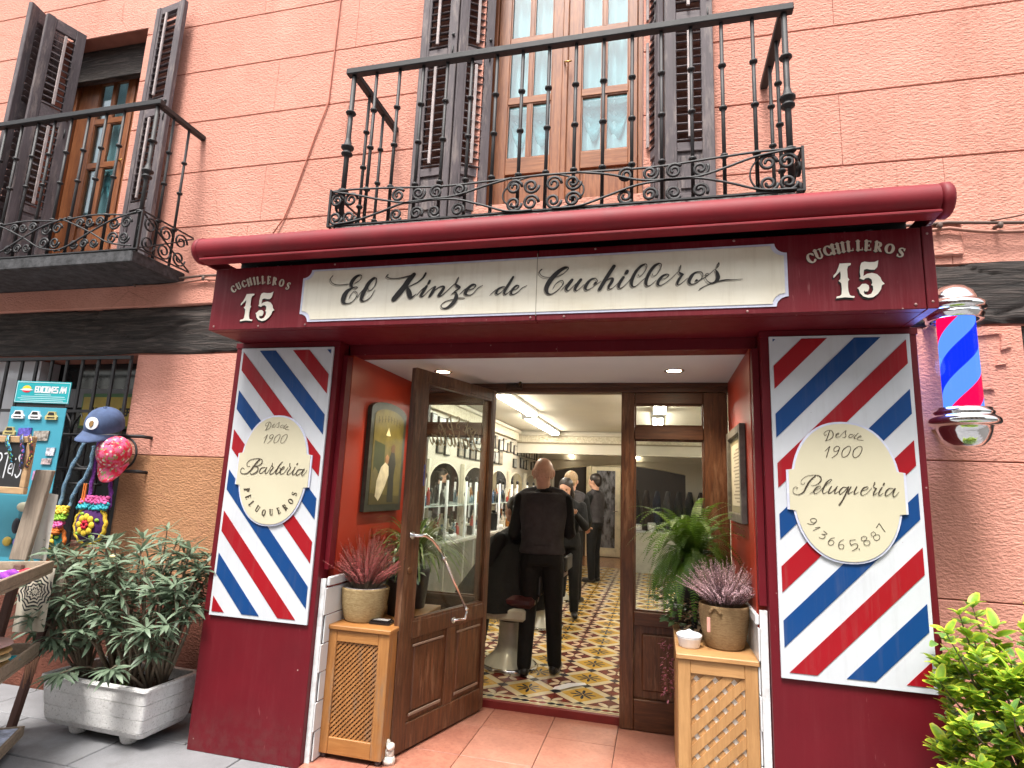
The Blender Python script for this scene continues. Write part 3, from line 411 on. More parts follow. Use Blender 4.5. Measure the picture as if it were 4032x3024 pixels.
course(.54, 6, -.1, .99, M['stucco'], joints=(1.85, 3.3)); course(.54, 6, .99, 1.681, M['stucco'], joints=(1.85, 3.3)); course(.54, 1.85, 1.681, 2.40, M['stucco'], joints=(1.36,)); course(1.85, 6, 1.681, 2.40, M['stucco'])
# projecting band on the left, above the timber
MB().box(-9, -2.5, YW-.035, YW+.02, 2.70, 2.875, .008).build('render_band', M['stucco'], wall)
# broken corner of the render on the right and the small render patch by the cable
cr = MB()
for k, (x, z, a, b) in enumerate([(1.70, 2.37, .10, .05), (1.77, 2.31, .05, .09), (1.60, 2.06, .2, .012), (1.74, 2.20, .05, .03)]):
    cr.slab([(x-a/2, z-b/2), (x+a/2, z-b/2*.6), (x+a*.45, z+b/2), (x-a*.3, z+b*.5)], YW-.012, YW+.002)
cr.build('broken_render', M['stucco'], wall)
MB().box(1.47, 1.62, YW-.02, YW+.01, 2.80, 3.02, .006).build('render_patch', M['stucco'], wall)
# timber lintels: subdivided boards with eroded, cracked faces
def timber(name, x0, x1, z0, z1, label, y=YW-.012):
    nx, nz = int((x1-x0)/.018), 22; mb = MB(); vs = []
    for j in range(nz+1):
        for i in range(nx+1):
            X = x0+(x1-x0)*i/nx; Z = z0+(z1-z0)*j/nz
            h = noise.fractal(Vector((X*1.7, Z*17, 3.1)), 1, 2.1, 5)*.010
            crk = abs(noise.noise(Vector((X*.9+4, Z*7+.6*noise.noise(Vector((X*3, 0, 0))), 8.8))))
            h -= .020*max(0, 1-crk*14)
            edge = noise.noise(Vector((X*2.5, j*0+5, 0)))*.012 if j in (0, nz) else 0
            vs.append((X, y-h-(0 if 0 < j < nz else -.014), Z+edge))
    fs = [(j*(nx+1)+i, j*(nx+1)+i+1, (j+1)*(nx+1)+i+1, (j+1)*(nx+1)+i) for j in range(nz) for i in range(nx)]
    mb.add(vs, fs, True); mb.box(x0, x1, y+.02, y+.10, z0+.01, z1-.01)
    return tag(mb.build(name, M['beam'], None, (x0, y, z0)), label, 'timber beam', 'old timber lintels in the wall')
timber('timber_lintel', -6.2, -3.80, 2.335, 2.70, 'blackened timber lintel over the barred window left of the shop')
timber('timber_lintel', -3.797, -2.60, 2.335, 2.70, 'blackened timber lintel between the barred window and the shop sign')
timber('timber_lintel', 1.19, 3.2, 2.405, 2.75, 'blackened timber lintel above the barber pole')
# dark recess behind right opening with a timber post
rec = thing('side_opening', 'dark opening with a timber post at the right edge beyond the barber pole', 'doorway', (2.5, YW, .9))
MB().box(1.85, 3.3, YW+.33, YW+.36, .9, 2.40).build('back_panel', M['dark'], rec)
MB().box(1.86, 1.99, YW+.02, YW+.15, .9, 2.40, .006).build('timber_post', M['beam'], rec)
# cables along the wall
def cable(name, pts, r, label, mat):
    P = [Vector(p) for p in pts]; out = []
    for a, b in zip(P, P[1:]):
        for k in range(8): out.append(a.lerp(b, k/8)+Vector((0, 0, -.012*sin(pi*k/8))))
    out.append(P[-1]); mb = MB().tube(out, r, 6); o = mb.build(name, mat, None, P[0])
    return tag(o, label, 'cable', 'cables clipped along the wall')
cmat = simple('painted_cable', (.30, .14, .10), .6, var=.2, vs=10); cdark = simple('dusty_brown_cable', (.11, .07, .055), .6)
cable('wall_cable', [(1.20, 3.47, 3.0), (1.55, 3.47, 2.985), (2.4, 3.47, 2.95), (3.5, 3.47, 2.93)], .009, 'brown cable running right from the awning end, upper one', cdark)
cable('wall_cable', [(1.22, 3.46, 2.955), (1.55, 3.46, 2.947), (1.9, 3.46, 2.905), (3.5, 3.46, 2.87)], .010, 'thicker cable right of the awning end, lower one above the lintel', cmat)
cable('wall_cable', [(1.75, 3.465, 2.98), (2.1, 3.465, 3.06), (3.0, 3.465, 3.2)], .006, 'thin cable climbing away to the right above the other two', cmat)
cable('wall_cable', [(-6, 3.45, 2.90), (-4.4, 3.45, 2.895), (-3.3, 3.45, 2.915), (-2.5, 3.45, 2.93)], .009, 'upper cable under the left balcony leading to the shop sign', cdark)
cable('wall_cable', [(-3.9, 3.445, 2.86), (-3.28, 3.445, 2.885), (-2.9, 3.445, 2.88), (-2.5, 3.445, 2.90)], .008, 'lower looped cable between left balcony and shop sign', cmat)
tag(MB().tube([(-2.395, 3.49, 5.9), (-2.405, 3.49, 5.17), (-2.415, 3.49, 4.27), (-2.50, 3.49, 3.99), (-2.544, 3.49, 3.824), (-2.62, 3.49, 3.55), (-2.687, 3.49, 3.347), (-2.757, 3.48, 3.225)], .0055, 6).build('drop_cable', simple('salmon_painted_cable', (.52, .19, .13), .7), None, (-2.4, 3.49, 5)), 'thin salmon painted cable dropping down the wall to the awning', 'cable')
for X, Z in [(-3.28, 2.90), (-3.9, 2.88), (1.78, 2.95), (1.5, 2.97)]:
    tag(MB().tube([(X, 3.50, Z), (X, 3.44, Z-.01)], .010, 6).ell((X, 3.44, Z-.01), .014, .012, .02, 8, 6).build('cable_clip', cdark, None, (X, 3.5, Z)), {-3.28: 'cable clip nearest the shop sign on its left', -3.9: 'cable clip under the left balcony corner', 1.78: 'cable clip on the right wall above the lintel', 1.5: 'cable clip beside the awning end'}[X], 'clip', 'cable clips')
# opposite side of the street (behind the camera: what the glass and chrome mirror)
opp = thing('opposite_house', 'pale plastered house across the street mirrored in the panes and chrome', 'house', (-1, -6.5, 0))
ob = MB().box(-14, 11, -7.2, -6.5, -.08, 9.5)
ob.build('wall', simple('pale_plaster', (.36, .30, .24), .85, vs=1), opp)
ow = MB(); 
for i in range(9):
    for z0 in (.3, 3.0, 6.0): ow.box(-12.6+i*2.7, -11.5+i*2.7, -6.53, -6.49, z0, z0+1.9)
ow.build('window', simple('dark_far_window', (.04, .045, .05), .2), opp)['kind'] = 'stuff'
# ================================================================ SHOP FRONT
front = thing('shop_front', 'claret painted wooden barber shop front with striped pillars', 'shop front', (-.7, 3.05, -.07))
def pillar(xo, xi, side):
    a, b = (xo, xi) if xo < xi else (xi, xo)
    mb = MB().box(a, b, 3.05, 3.16, -.07, 2.277, .003)
    if side < 0: mb.box(a, b-.05, 3.163, 3.498, -.07, 2.277)
    else: mb.box(a+.05, b, 3.163, 3.498, -.07, 2.277)
    mb.box(a-.004, b+.004, 3.046, 3.05+.02, 2.245, 2.276)
    return mb.build('pillar', M['red'], front)
pl = pillar(-2.575, -1.855, -1); pr = pillar(1.19, .50, 1)
# fascia box with joint and corner strips
fb = MB().box(-2.536, -.594, 2.75, 2.80, 2.279, 2.652, .003).box(-.590, 1.122, 2.75, 2.80, 2.279, 2.652, .003)
fb.build('fascia_board', M['red2'], front)
MB().box(1.125, 1.168, 2.747, 3.496, 2.279, 2.655, .003).build('corner_strip', M['red2'], front)
MB().box(-2.536, -2.506, 2.803, 3.496, 2.279, 2.652).build('side_board', M['red'], front)
MB().box(-2.504, 1.122, 2.803, 3.30, 2.279, 2.30).build('soffit', M['red'], front)
MB().box(-1.852, .497, 3.165, 3.30, 2.216, 2.277).build('header', M['red'], front)
MB().box(-2.50, 1.12, 2.803, 3.49, 2.60, 2.63).build('top_board', M['dark'], front)
sc_b = MB()
for x, z in [(-2.50, 2.30), (-1.9, 2.295), (-.62, 2.295), (-.45, 2.295), (.4, 2.292), (1.08, 2.30), (1.145, 2.31), (-.30, 2.64), (.35, 2.64), (1.145, 2.62), (-1.75, 2.64), (-2.2, 2.295)]: sc_b.ell((x, 2.748, z), .006, .004, .006, 8, 6)
sc_b.build('screw', simple('rusty_screw_head', (.35, .2, .18), .5), front)['kind'] = 'stuff'
# ---- lettering tools
def cr(pts, sub=7):
    """Catmull-Rom through (x, z, w)"""
    if len(pts) < 3:
        a, b = pts[0], pts[-1]; return [tuple(a[k]+(b[k]-a[k])*i/4 for k in range(3)) for i in range(5)]
    P = [pts[0]]+list(pts)+[pts[-1]]; out = []
    for i in range(1, len(P)-2):
        p0, p1, p2, p3 = P[i-1:i+3]
        for s in range(sub):
            t = s/sub; out.append(tuple(.5*((2*p1[k])+(-p0[k]+p2[k])*t+(2*p0[k]-5*p1[k]+4*p2[k]-p3[k])*t*t+(-p0[k]+3*p1[k]-3*p2[k]+p3[k])*t**3) for k in range(3)))
    out.append(tuple(pts[-1])); return out
def ribbon(mb, pts, y, off=(0, 0), wk=1, smooth=True, eps=[0]):
    q = cr(pts) if smooth else [tuple(p) for p in pts]
    n = len(q); vs = []
    for i, p in enumerate(q):
        a, b = q[max(i-1, 0)], q[min(i+1, n-1)]; dx, dz = b[0]-a[0], b[1]-a[1]; L = sqrt(dx*dx+dz*dz) or 1
        nx, nz = -dz/L, dx/L; w_ = max(p[2], .0012)*.5*wk; eps[0] = (eps[0]+1) % 400; yy = y-eps[0]*4e-6
        for s_ in (-1, 1): vs.append((p[0]+off[0]+nx*w_*s_, yy, p[1]+off[1]+nz*w_*s_))
    fs = [(2*i, 2*i+1, 2*i+3, 2*i+2) for i in range(n-1)]
    for e, s_ in ((0, -1), (n-1, 1)):      # round ends
        p = q[e]; a, b = q[max(e-1, 0)], q[min(e+1, n-1)]; dx, dz = b[0]-a[0], b[1]-a[1]; L = sqrt(dx*dx+dz*dz) or 1
        w_ = max(p[2], .0012)*.5*wk; bi = len(vs); an0 = atan2(dz, dx)+(0 if s_ > 0 else pi)
        vs += [(p[0]+off[0]+w_*cos(an0+t), vs[2*e][1], p[1]+off[1]+w_*sin(an0+t)) for t in (-pi/2, -pi/4, 0, pi/4, pi/2)]
        fs.append((bi, bi+1, bi+2, bi+3, bi+4))
    out = []
    for f in fs:
        a, b, c = [Vector(vs[i]) for i in f[:3]]; out.append(tuple(f) if (b-a).cross(c-a).y < 0 else tuple(reversed(f)))
    mb.add(vs, out)
# roman stroke glyphs in a unit box (x, z, w): thick stems, thin hairlines, slab serifs
def _arc(cx, cz, rx, rz, a0, a1, wt, wn, n=9):
    r = []
    for i in range(n):
        a = radians(a0+(a1-a0)*i/(n-1)); r.append((cx+rx*cos(a), cz+rz*sin(a), wn+(wt-wn)*abs(cos(a))**1.3))
    return r
TK, TN, SR = .21, .095, .085
def _s(x, z0=0, z1=1, w=TK): return [(x, z0, w), (x, z1, w)]
def _f(x, z, l=.14): return [(x-l, z, SR), (x+l, z, SR)]
GL = {
 'C': (.62, [_arc(.36, .5, .28, .48, 42, 318, TK, TN, 12), [(.57, .82, TN), (.60, .66, .05)]]),
 'U': (.66, [[(.14, 1, TK), (.14, .35, TK)], _arc(.34, .33, .20, .31, 180, 360, TK*.75, TN, 9), [(.54, .33, TN), (.54, 1, TN)], _f(.14, .97), _f(.54, .97, .11)]),
 'H': (.74, [_s(.16), _s(.58), [(.16, .5, TN), (.58, .5, TN)], _f(.16, .97), _f(.16, .03), _f(.58, .97), _f(.58, .03)]),
 'I': (.34, [_s(.17), _f(.17, .97), _f(.17, .03)]),
 'L': (.54, [_s(.15), _f(.15, .97), [(.02, .03, SR), (.5, .03, SR)], [(.48, .03, .06), (.5, .26, .04)]]),
 'D': (.68, [_s(.15), [(.02, .97, SR), (.28, .97, TN)], [(.02, .03, SR), (.28, .03, TN)], _arc(.28, .5, .32, .47, 90, -90, TK, TN, 9)]),
 'E': (.58, [_s(.15), [(.02, .97, SR), (.50, .97, SR)], [(.02, .03, SR), (.52, .03, SR)], [(.15, .5, TN), (.38, .5, TN)], [(.38, .38, .05), (.38, .62, .05)], [(.5, .97, .05), (.5, .78, .04)], [(.52, .03, .05), (.53, .24, .04)]]),
 'R': (.66, [_s(.15), _f(.15, .03), [(.02, .97, SR), (.30, .97, TN)], _arc(.30, .735, .19, .235, 90, -90, TK*.9, TN, 8), [(.30, .5, TN), (.15, .5, TN)], [(.32, .5, TK*.7), (.50, .12, TK*.8), (.60, .03, TN)]]),
 'P': (.60, [_s(.15), _f(.15, .03), [(.02, .97, SR), (.30, .97, TN)], _arc(.30, .72, .20, .25, 90, -90, TK*.9, TN, 8), [(.30, .47, TN), (.15, .47, TN)]]),
 'O': (.70, [_arc(.35, .5, .28, .47, 90, 450, TK, TN, 17)]),
 'Q': (.70, [_arc(.35, .5, .28, .47, 90, 450, TK, TN, 17), [(.36, .16, TN), (.48, -.02, .12), (.66, -.14, TN)]]),
 'S': (.56, [[(.48, .78, TN), (.42, .93, TN), (.28, .97, TN), (.12, .86, .12), (.12, .68, .17), (.28, .52, TK), (.44, .36, .17), (.45, .16, .12), (.30, .03, TN), (.14, .06, TN), (.07, .22, TN)], [(.49, .74, .05), (.5, .98, .05)], [(.06, .26, .05), (.06, .02, .05)]]),
}
def arc_text(mb, items, y, off=(0, 0), wk=1, hk=1, xk=1):
    for ch, cx, cz, ux, uz, h in items:
        wd, st = GL[ch]; h *= hk; rx, rz = uz, -ux
        for s_ in st:
            ribbon(mb, [(cx+rx*(p[0]-wd/2)*h*xk+ux*(p[1]-.5)*h, cz+rz*(p[0]-wd/2)*h*xk+uz*(p[1]-.5)*h, p[2]*h*wk) for p in s_], y, off, smooth=len(s_) > 2)
# ---- name board
def notched(x0, x1, z0, z1, r, g=0):
    x0 -= g; x1 += g; z0 -= g; z1 += g; pts = []
    for cx, cz, a0 in ((x0, z0, 90), (x1, z0, 180), (x1, z1, 270), (x0, z1, 0)):
        arc = [(cx+r*cos(radians(a)), cz+r*.9*sin(radians(a))) for a in [a0-90*i/6 for i in range(7)]]
        lip = .008
        pts += arc
    return pts
nm = thing('name_board', 'long cream name board with black script lettering and notched corners', 'sign', (-.68, 2.745, 2.31))
MB().slab(notched(-1.940, .577, 2.310, 2.612, .052), 2.7455, 2.7495).build('border', M['lilac'], nm)
MB().slab(notched(-1.926, .563, 2.322, 2.601, .055), 2.7425, 2.7453).build('panel', M['cream'], nm)
MB().box(-.5935, -.5905, 2.7415, 2.7424, 2.300, 2.63).build('seam', simple('seam_dirt', (.30, .26, .20), .8), nm)
lb = MB(); lg = MB()
for s_ in LET['name']:
    ribbon(lb, s_, 2.7400, wk=1.22); ribbon(lg, s_, 2.7417, (-.0062, -.0062), .95)
lb.build('lettering', M['ink'], nm); lg.build('lettering_shadow', M['inkgrey'], nm)
def num_panel(items, dx, xk, cx, label):
    t = thing('number_sign', label, 'sign', (cx, 2.747, 2.32), 'street number signs on the fascia')
    a = MB(); b = MB()
    for k, poly in enumerate(LET['fifteen']):
        P = [((p[0]-.865)*xk+.865+dx, p[1]-(.012 if dx else 0)) for p in poly]
        mb = MB().slab(P, 2.7435, 2.7455); mb.build('numeral', M['ivory'], t)
        b.poly([(p[0]-.004, 2.7475, p[1]-.008) for p in P], (0, -1, 0))
    b.build('numeral_shadow', M['ink'], t)
    c = MB(); arc_text(c, items, 2.7465, wk=1.35, hk=.92, xk=.98 if dx else 1.12); c.build('lettering', M['ivory2'], t)
    d = MB(); arc_text(d, items, 2.7482, off=(-.002, -.003), wk=1.15, hk=.92, xk=.98 if dx else 1.12); d.build('lettering_shadow', M['ink'], t)
num_panel(LET['arcR'], 0, 1, .865, 'ivory number 15 under arched CUCHILLEROS, right end of the fascia')
num_panel(LET['arcL'], -3.082, 1.13, -2.217, 'ivory number 15 under arched CUCHILLEROS, left end of the fascia')
# ---- striped panels
def clip(poly, x0, x1, z0, z1):
    for ax, v, sg in ((0, x0, 1), (0, x1, -1), (1, z0, 1), (1, z1, -1)):
        out = []
        for i in range(len(poly)):
            a, b = poly[i], poly[(i+1) % len(poly)]; da, db = (a[ax]-v)*sg, (b[ax]-v)*sg
            if da >= 0: out.append(a)
            if da*db < 0: t = da/(da-db); out.append((a[0]+(b[0]-a[0])*t, a[1]+(b[1]-a[1])*t))
        poly = out
        if not poly: return []
    return poly
def striped(x0, x1, z0, z1, r, sl, base, step, band, first, label, cx, texts, arcs):
    t = thing('striped_panel', label, 'sign panel', ((x0+x1)/2, 3.04, z0), 'striped panels on the pillars')
    MB().box(x0, x1, 3.036, 3.049, z0, z1, .0015).build('board', M['white_paint'], t)
    X0, X1 = (r[0], r[1]); k = first
    for i in range(-14, 16):
        zl = base+step*i
        pl_ = [(X0, zl), (X1, zl+sl*(X1-X0)), (X1, zl+band+sl*(X1-X0)), (X0, zl+band)]
        pl_ = clip(pl_, *r)
        if len(pl_) > 2: MB().slab(pl_, 3.0335, 3.0362).build('stripe', M['stripe_red'] if (i+first) % 2 == 0 else M['stripe_blue'], t)
    def outline(g):
        a, b, hw, hz = .236+g, .3175+g, .2445+g, .092; cz = 1.497; E_ = 2/2.25
        t0 = math.asin(((hz+.004)/b)**(1/E_)); a *= .955
        def q(sx, sz):
            L = [(cx+sx*a*max(0, cos(t0+(pi/2-t0)*i/12))**E_, cz+sz*b*sin(t0+(pi/2-t0)*i/12)**E_) for i in range(13)]
            return [(cx+sx*hw, cz+sz*hz), (cx+sx*(a*cos(t0)**E_+.010), cz+sz*(hz+.002))]+L
        p = q(1, 1)+q(-1, 1)[::-1][1:]+q(-1, -1)+q(1, -1)[::-1][1:]
        return p
    MB().slab(outline(.006), 3.026, 3.0332).build('medallion_rim', M['lilac'], t)
    MB().slab(outline(-.004), 3.0225, 3.0258).build('medallion', M['cream2'], t)
    c = MB()
    for nme, dx, wk in texts:
        for s_ in LET[nme]: ribbon(c, [(p[0]+dx, p[1], p[2]) for p in s_], 3.0212, wk=wk)
    for it in arcs: arc_text(c, it, 3.0212, wk=1.05, hk=.95, xk=1)
    c.build('lettering', M['inkbrown'], t)
    return t
striped(-2.528, -1.886, .656, 2.240, (-2.511, -1.902, .677, 2.223), -1.035, 2.10, .2425, .117, 0, 'red, blue and white striped panel with oval plate reading Barbería, left pillar', -2.201, [('desde', -3.046, .95), ('barberia', 0, .95)], [LET['arcP']])
striped(.538, 1.156, .656, 2.245, (.555, 1.139, .683, 2.231), 1.025, 1.98, .2385, .116, 0, 'red, blue and white striped panel with oval plate reading Peluquería, right pillar', .841, [('desde', 0, 1), ('peluqueria', 0, .95), ('phone', 0, .95)], [])
# ---- awning
aw = thing('awning', 'rolled up claret awning in a long round cassette above the shop sign', 'awning', (-.7, 2.7, 2.72))
prof = [(.072*cos(radians(a)), .072*sin(radians(a))) for a in range(0, 360, 15)]
def xprof(mb, prof, x0, x1, cy, cz, cap=True, sm=True):
    n = len(prof); vs = [(x0, cy+p[0], cz+p[1]) for p in prof]+[(x1, cy+p[0], cz+p[1]) for p in prof]
    mb.add(vs, [(i, (i+1) % n, n+(i+1) % n, n+i) for i in range(n)], sm)
    if cap: mb.add(vs[:n], [tuple(range(n))][0:1]); mb.add(vs[n:], [tuple(reversed(range(n)))])
casset = MB(); vs = []; nx = 60
for i in range(nx+1):
    x = -2.55+(3.70)*i/nx; sag = .004*sin(pi*i/nx)
    for a in range(0, 360, 15):
        rr = .072*(1+.03*sin(a*3.1+x*2)*0); vs.append((x, 2.665+rr*1.05*cos(radians(a)), 2.728+rr*sin(radians(a))+sag))
casset.add(vs, [(i*24+j, i*24+(j+1) % 24, (i+1)*24+(j+1) % 24, (i+1)*24+j) for i in range(nx) for j in range(24)], True)
casset.build('fabric_roll', M['awning'], aw)
MB().box(-2.53, 1.15, 2.60, 2.68, 2.649, 2.664, .004).build('front_bar', M['awning'], aw)
MB().box(-2.548, 1.15, 2.96, 2.975, 2.632, 2.79).build('gap_dark_backing', M['dark'], aw); MB().box(-2.548, 1.15, 2.70, 2.958, 2.770, 2.778).build('gap_light_stop', M['dark'], aw)  # added dark backing and hidden lid keep sun out and the gap black
for x0, x1, s_ in ((1.152, 1.205, 1), (-2.60, -2.552, -1)):
    e = MB(); P = [(0, .0), (.050, 0), (.074, .012), (.078, .022), (.078, .040), (.070, .050), (0, .053)] if s_ > 0 else [(0, .048), (.05, .046), (.072, .034), (.077, .02), (.077, 0), (0, 0)]
    prof2 = [(r_, h) for r_, h in (P if s_ > 0 else [(a, .048-b) for a, b in P])]
    e.lathe((x0 if s_ > 0 else x1, 2.665, 2.728), [(r_, (h if s_ > 0 else -h)) for r_, h in P], 20, 0); e.build('end_cap', M['awning'], aw)
    MB().box(x0 if s_ > 0 else x0+.005, x0+.028, 2.70, 3.48, 2.67, 2.74, .004).build('bracket', M['red'], aw)
arm = MB()
for x0, x1 in ((-2.46, -1.05), (.98, -.45)):
    arm.tube([(x0, 2.90, 2.70), (x1, 3.05, 2.69)], .018, 8); arm.tube([(x1, 3.05, 2.69), (x0*.9, 3.2, 2.70)], .018, 8)
pieces(arm, 'folding_arm', simple('dark_grey_metal', (.05, .045, .048), .5), aw)
def crumple(x0, x1, z, label, hgt=.035, y=2.735):
    n, m = 26, 6; vs = [(x0+(x1-x0)*i/n, y+.02+j*.02+.014*noise.noise(Vector((i*.6, j*.9, x0))), z+hgt*(j/m)+.016*noise.noise(Vector((i*.45, j*.7, 4)))) for j in range(m+1) for i in range(n+1)]
    o = MB().add(vs, [(j*(n+1)+i, j*(n+1)+i+1, (j+1)*(n+1)+i+1, (j+1)*(n+1)+i) for j in range(m) for i in range(n)], True).build('plastic_sheet', pl_mat, None, ((x0+x1)/2, y, z))
    tag(o, label, 'plastic sheet', 'plastic sheets tucked under the awning')
pl_mat = simple('crumpled_clear_plastic', (.62, .64, .68), .25, var=.5, vs=25, bs=60, bd=.01)
crumple(.50, 1.00, 2.655, 'crumpled plastic sheet tucked under the right end of the awning', .05, 2.755)
crumple(-2.34, -1.80, 2.655, 'white plastic strip tucked under the left end of the awning', .03, 2.755)
# ---- vestibule
vest = thing('vestibule', 'recessed shop entrance with orange-red walls and white tile dado', 'entrance', (-.7, 3.7, -.05))
MB().box(-1.93, -1.821, 3.166, 4.14, -.07, 2.215).build('wall', M['vest_red'], vest)
MB().box(.461, .545, 3.166, 4.14, -.07, 2.215).build('wall', M['vest_red'], vest)
MB().box(-1.93, .545, 3.302, 4.14, 2.216, 2.26).build('ceiling', M['ceil'], vest)
jm = MB().box(-1.852, -1.822, 3.100, 3.160, .95, 2.20).box(.465, .497, 3.10, 3.16, .95, 2.20); pieces(jm, 'jamb_strip', M['red'], vest)
# dado of white tiles with a moulded top row
tl = MB().box(0, .008, 0, .196, 0, .146, .0025).build('tile', M['white_tile'], me=True)
tt = MB().box(0, .018, 0, .196, 0, .05, .006).build('tile', M['white_tile'], me=True)
for sgn, X in ((1, -1.820), (-1, .460)):
    for r in range(6):
        for c in range(6):
            y0 = 3.10+c*.2-(.1 if r % 2 else 0); y0 = max(y0, 3.08)
            if y0 > 3.95: continue
            inst('tile', tl, vest, Matrix.Translation((X if sgn > 0 else X-.008, y0, -.045+r*.15)))
    for c in range(5): inst('tile', tt, vest, Matrix.Translation((X if sgn > 0 else X-.018, 3.09+c*.2, .862)))
tfr = MB().box(-1.853, -1.824, 3.085, 3.10, -.06, .90).box(.462, .495, 3.085, 3.10, -.06, .93); pieces(tfr, 'tile_edge', simple('chipped_tile_edge', (.66, .66, .66), .4, var=.2, vs=18, bs=50, bd=.004), vest)
# terracotta floor tiles
def terra():
    t = NT('pink_terracotta_tile'); oi = t.n('ShaderNodeObjectInfo').outputs['Random']
    c = t.mix(t.ramp(t.noise(9, 6, .7), [(.3, 0), (.7, 1)]), (.30, .11, .075), (.43, .19, .13)); c = t.mix(t.math('MULTIPLY', t.ramp(t.noise(45, 4, .7), [(.48, 0), (.66, 1)]), .6), c, (.22, .075, .05))
    c = t.mix(t.math('MULTIPLY', oi, .2), c, (.56, .30, .22)); c = t.mix(t.math('MULTIPLY', t.ramp(t.noise(2.4, 6, .7), [(.5, 0), (.7, 1)]), .45), c, (.24, .11, .08)); return t.pbr(c, .42, 0, t.bump(t.noise(60, 4), .35, .001))
vf = struct('vestibule_floor', MB().box(-1.86, .50, 3.0, 4.195, -.10, -.058), simple('brown_grout', (.07, .032, .025), .9))
tm = MB().box(.0022, .4178, .0022, .4178, -.012, 0, .001).build('tile', terra(), me=True)
tms = {}
for i in range(-4, 4):
    for j in range(3):
        x0, y0 = -.675+i*.42, 4.20-.33-.42*j
        if x0+.42 < -1.83 or x0 > .47: continue
        xa, xb = max(x0, -1.852), min(x0+.42, .495); ya, yb = max(y0, 3.03), min(y0+.42, 3.87+.0)
        key = (round(xb-xa, 3), round(yb-ya, 3))
        if key not in tms: tms[key] = MB().box(.0022, xb-xa-.0022, .0022, yb-ya-.0022, -.012, 0, .001).build('tile', tm.materials[0], me=True)
        inst('tile', tms[key], vf, Matrix.Translation((xa, ya, -.050+random.uniform(-.0008, .0005))))
    x0 = -.675+i*.42; xa, xb = max(x0, -1.852), min(x0+.42, .495)
    if xb-xa > .05:
        key = (round(xb-xa, 3), .328)
        if key not in tms: tms[key] = MB().box(.0022, xb-xa-.0022, .0022, .3258, -.012, 0, .001).build('tile', tm.materials[0], me=True)
        inst('tile', tms[key], vf, Matrix.Translation((xa, 3.87, -.050)))
# recessed downlights
def downlight(x, y, z, label, e=26, name='downlight', g='recessed ceiling downlights', pw=15, r=.048):
    t = thing(name, label, 'lamp', (x, y, z), g)
    MB().lathe((x, y, z), [(r+.012, 0), (r+.014, -.006), (r, -.008), (r-.004, .01)], 20).build('trim_ring', M['chrome'], t)
    MB().lathe((x, y, z), [(r-.003, -.004), (r*.6, -.0055), (0, -.006)], 20).build('lamp_glass', emit('warm_lamp', (1, .84, .55), e), t)
    l = bpy.data.lights.new('lamp', 'SPOT'); l.energy = pw; l.color = (1, .80, .55); l.spot_size = radians(125); l.spot_blend = .8; l.shadow_soft_size = .03
    lo = bpy.data.objects.new('lamp', l); COL.objects.link(lo); lo.parent = t; lo.location = (0, 0, -.02)
downlight(-1.424, 3.669, 2.2155, 'glowing downlight in the entrance ceiling, over the open door')
downlight(.10, 3.70, 2.2155, 'glowing downlight in the entrance ceiling, over the right side window')
# ---- timber screen: frame, header, sidelights
scr = thing('entrance_screen', 'dark timber door frame with glazed side windows behind the entrance', 'door frame', (-.7, 4.2, 0))
def fr(x0, x1, z0, z1, mat='door_wood', y0=4.145, y1=4.24, name='frame', b=.004): return MB().box(x0, x1, y0, y1, z0, z1, b).build(name, M[mat], scr)
fr(-1.93, .545, 2.150, 2.2155, 'door_woodx', 4.14, 4.25, 'head')
MB().box(-1.93, .545, 4.125, 4.139, 2.185, 2.214, .003).build('head_moulding', M['door_woodx'], scr)
for a, b in ((-.250, -.160), (.302, .458), (-1.822, -1.728), (-1.268, -1.205)): fr(a, b, -.045, 2.148, name='post')
for s0, s1 in ((-.158, .300), (-1.726, -1.270)):
    fr(s0, s1, 2.068, 2.148, 'door_woodx', name='rail'); fr(s0, s1, 1.820, 1.912, 'door_woodx', name='rail'); fr(s0, s1, .590, .678, 'door_woodx', name='rail'); fr(s0, s1, -.045, .140, 'door_woodx', name='rail')
    MB().box(s0, s1, 4.175, 4.21, .142, .588).box(s0+.05, s1-.05, 4.160, 4.176, .19, .54, .008).build('lower_panel', M['door_wood'], scr)
    MB().box(s0, s1, 4.190, 4.196, 1.913, 2.067).build('transom_pane', M['glass'], scr); MB().box(s0, s1, 4.190, 4.196, .679, 1.819).build('pane', M['glass'], scr)
    bd = MB()
    for z0, z1 in ((1.913, 2.067), (.679, 1.819)):
        bd.box(s0, s0+.010, 4.165, 4.19, z0, z1).box(s1-.010, s1, 4.165, 4.19, z0, z1).box(s0+.010, s1-.010, 4.165, 4.19, z0, z0+.010).box(s0+.010, s1-.010, 4.165, 4.19, z1-.010, z1)
    bd.build('bead', M['door_wood'], scr)
MB().tube([(-.99, 4.08, 2.185), (-.97, 4.06, 2.21)], .01, 6).box(-1.09, -.97, 4.10, 4.138, 2.17, 2.205, .004).build('door_closer', simple('dark_bronze', (.05, .03, .02), .4, .6), scr)
M['worn_edge'] = simple('worn_varnish_edge', (.22, .15, .11), .5)
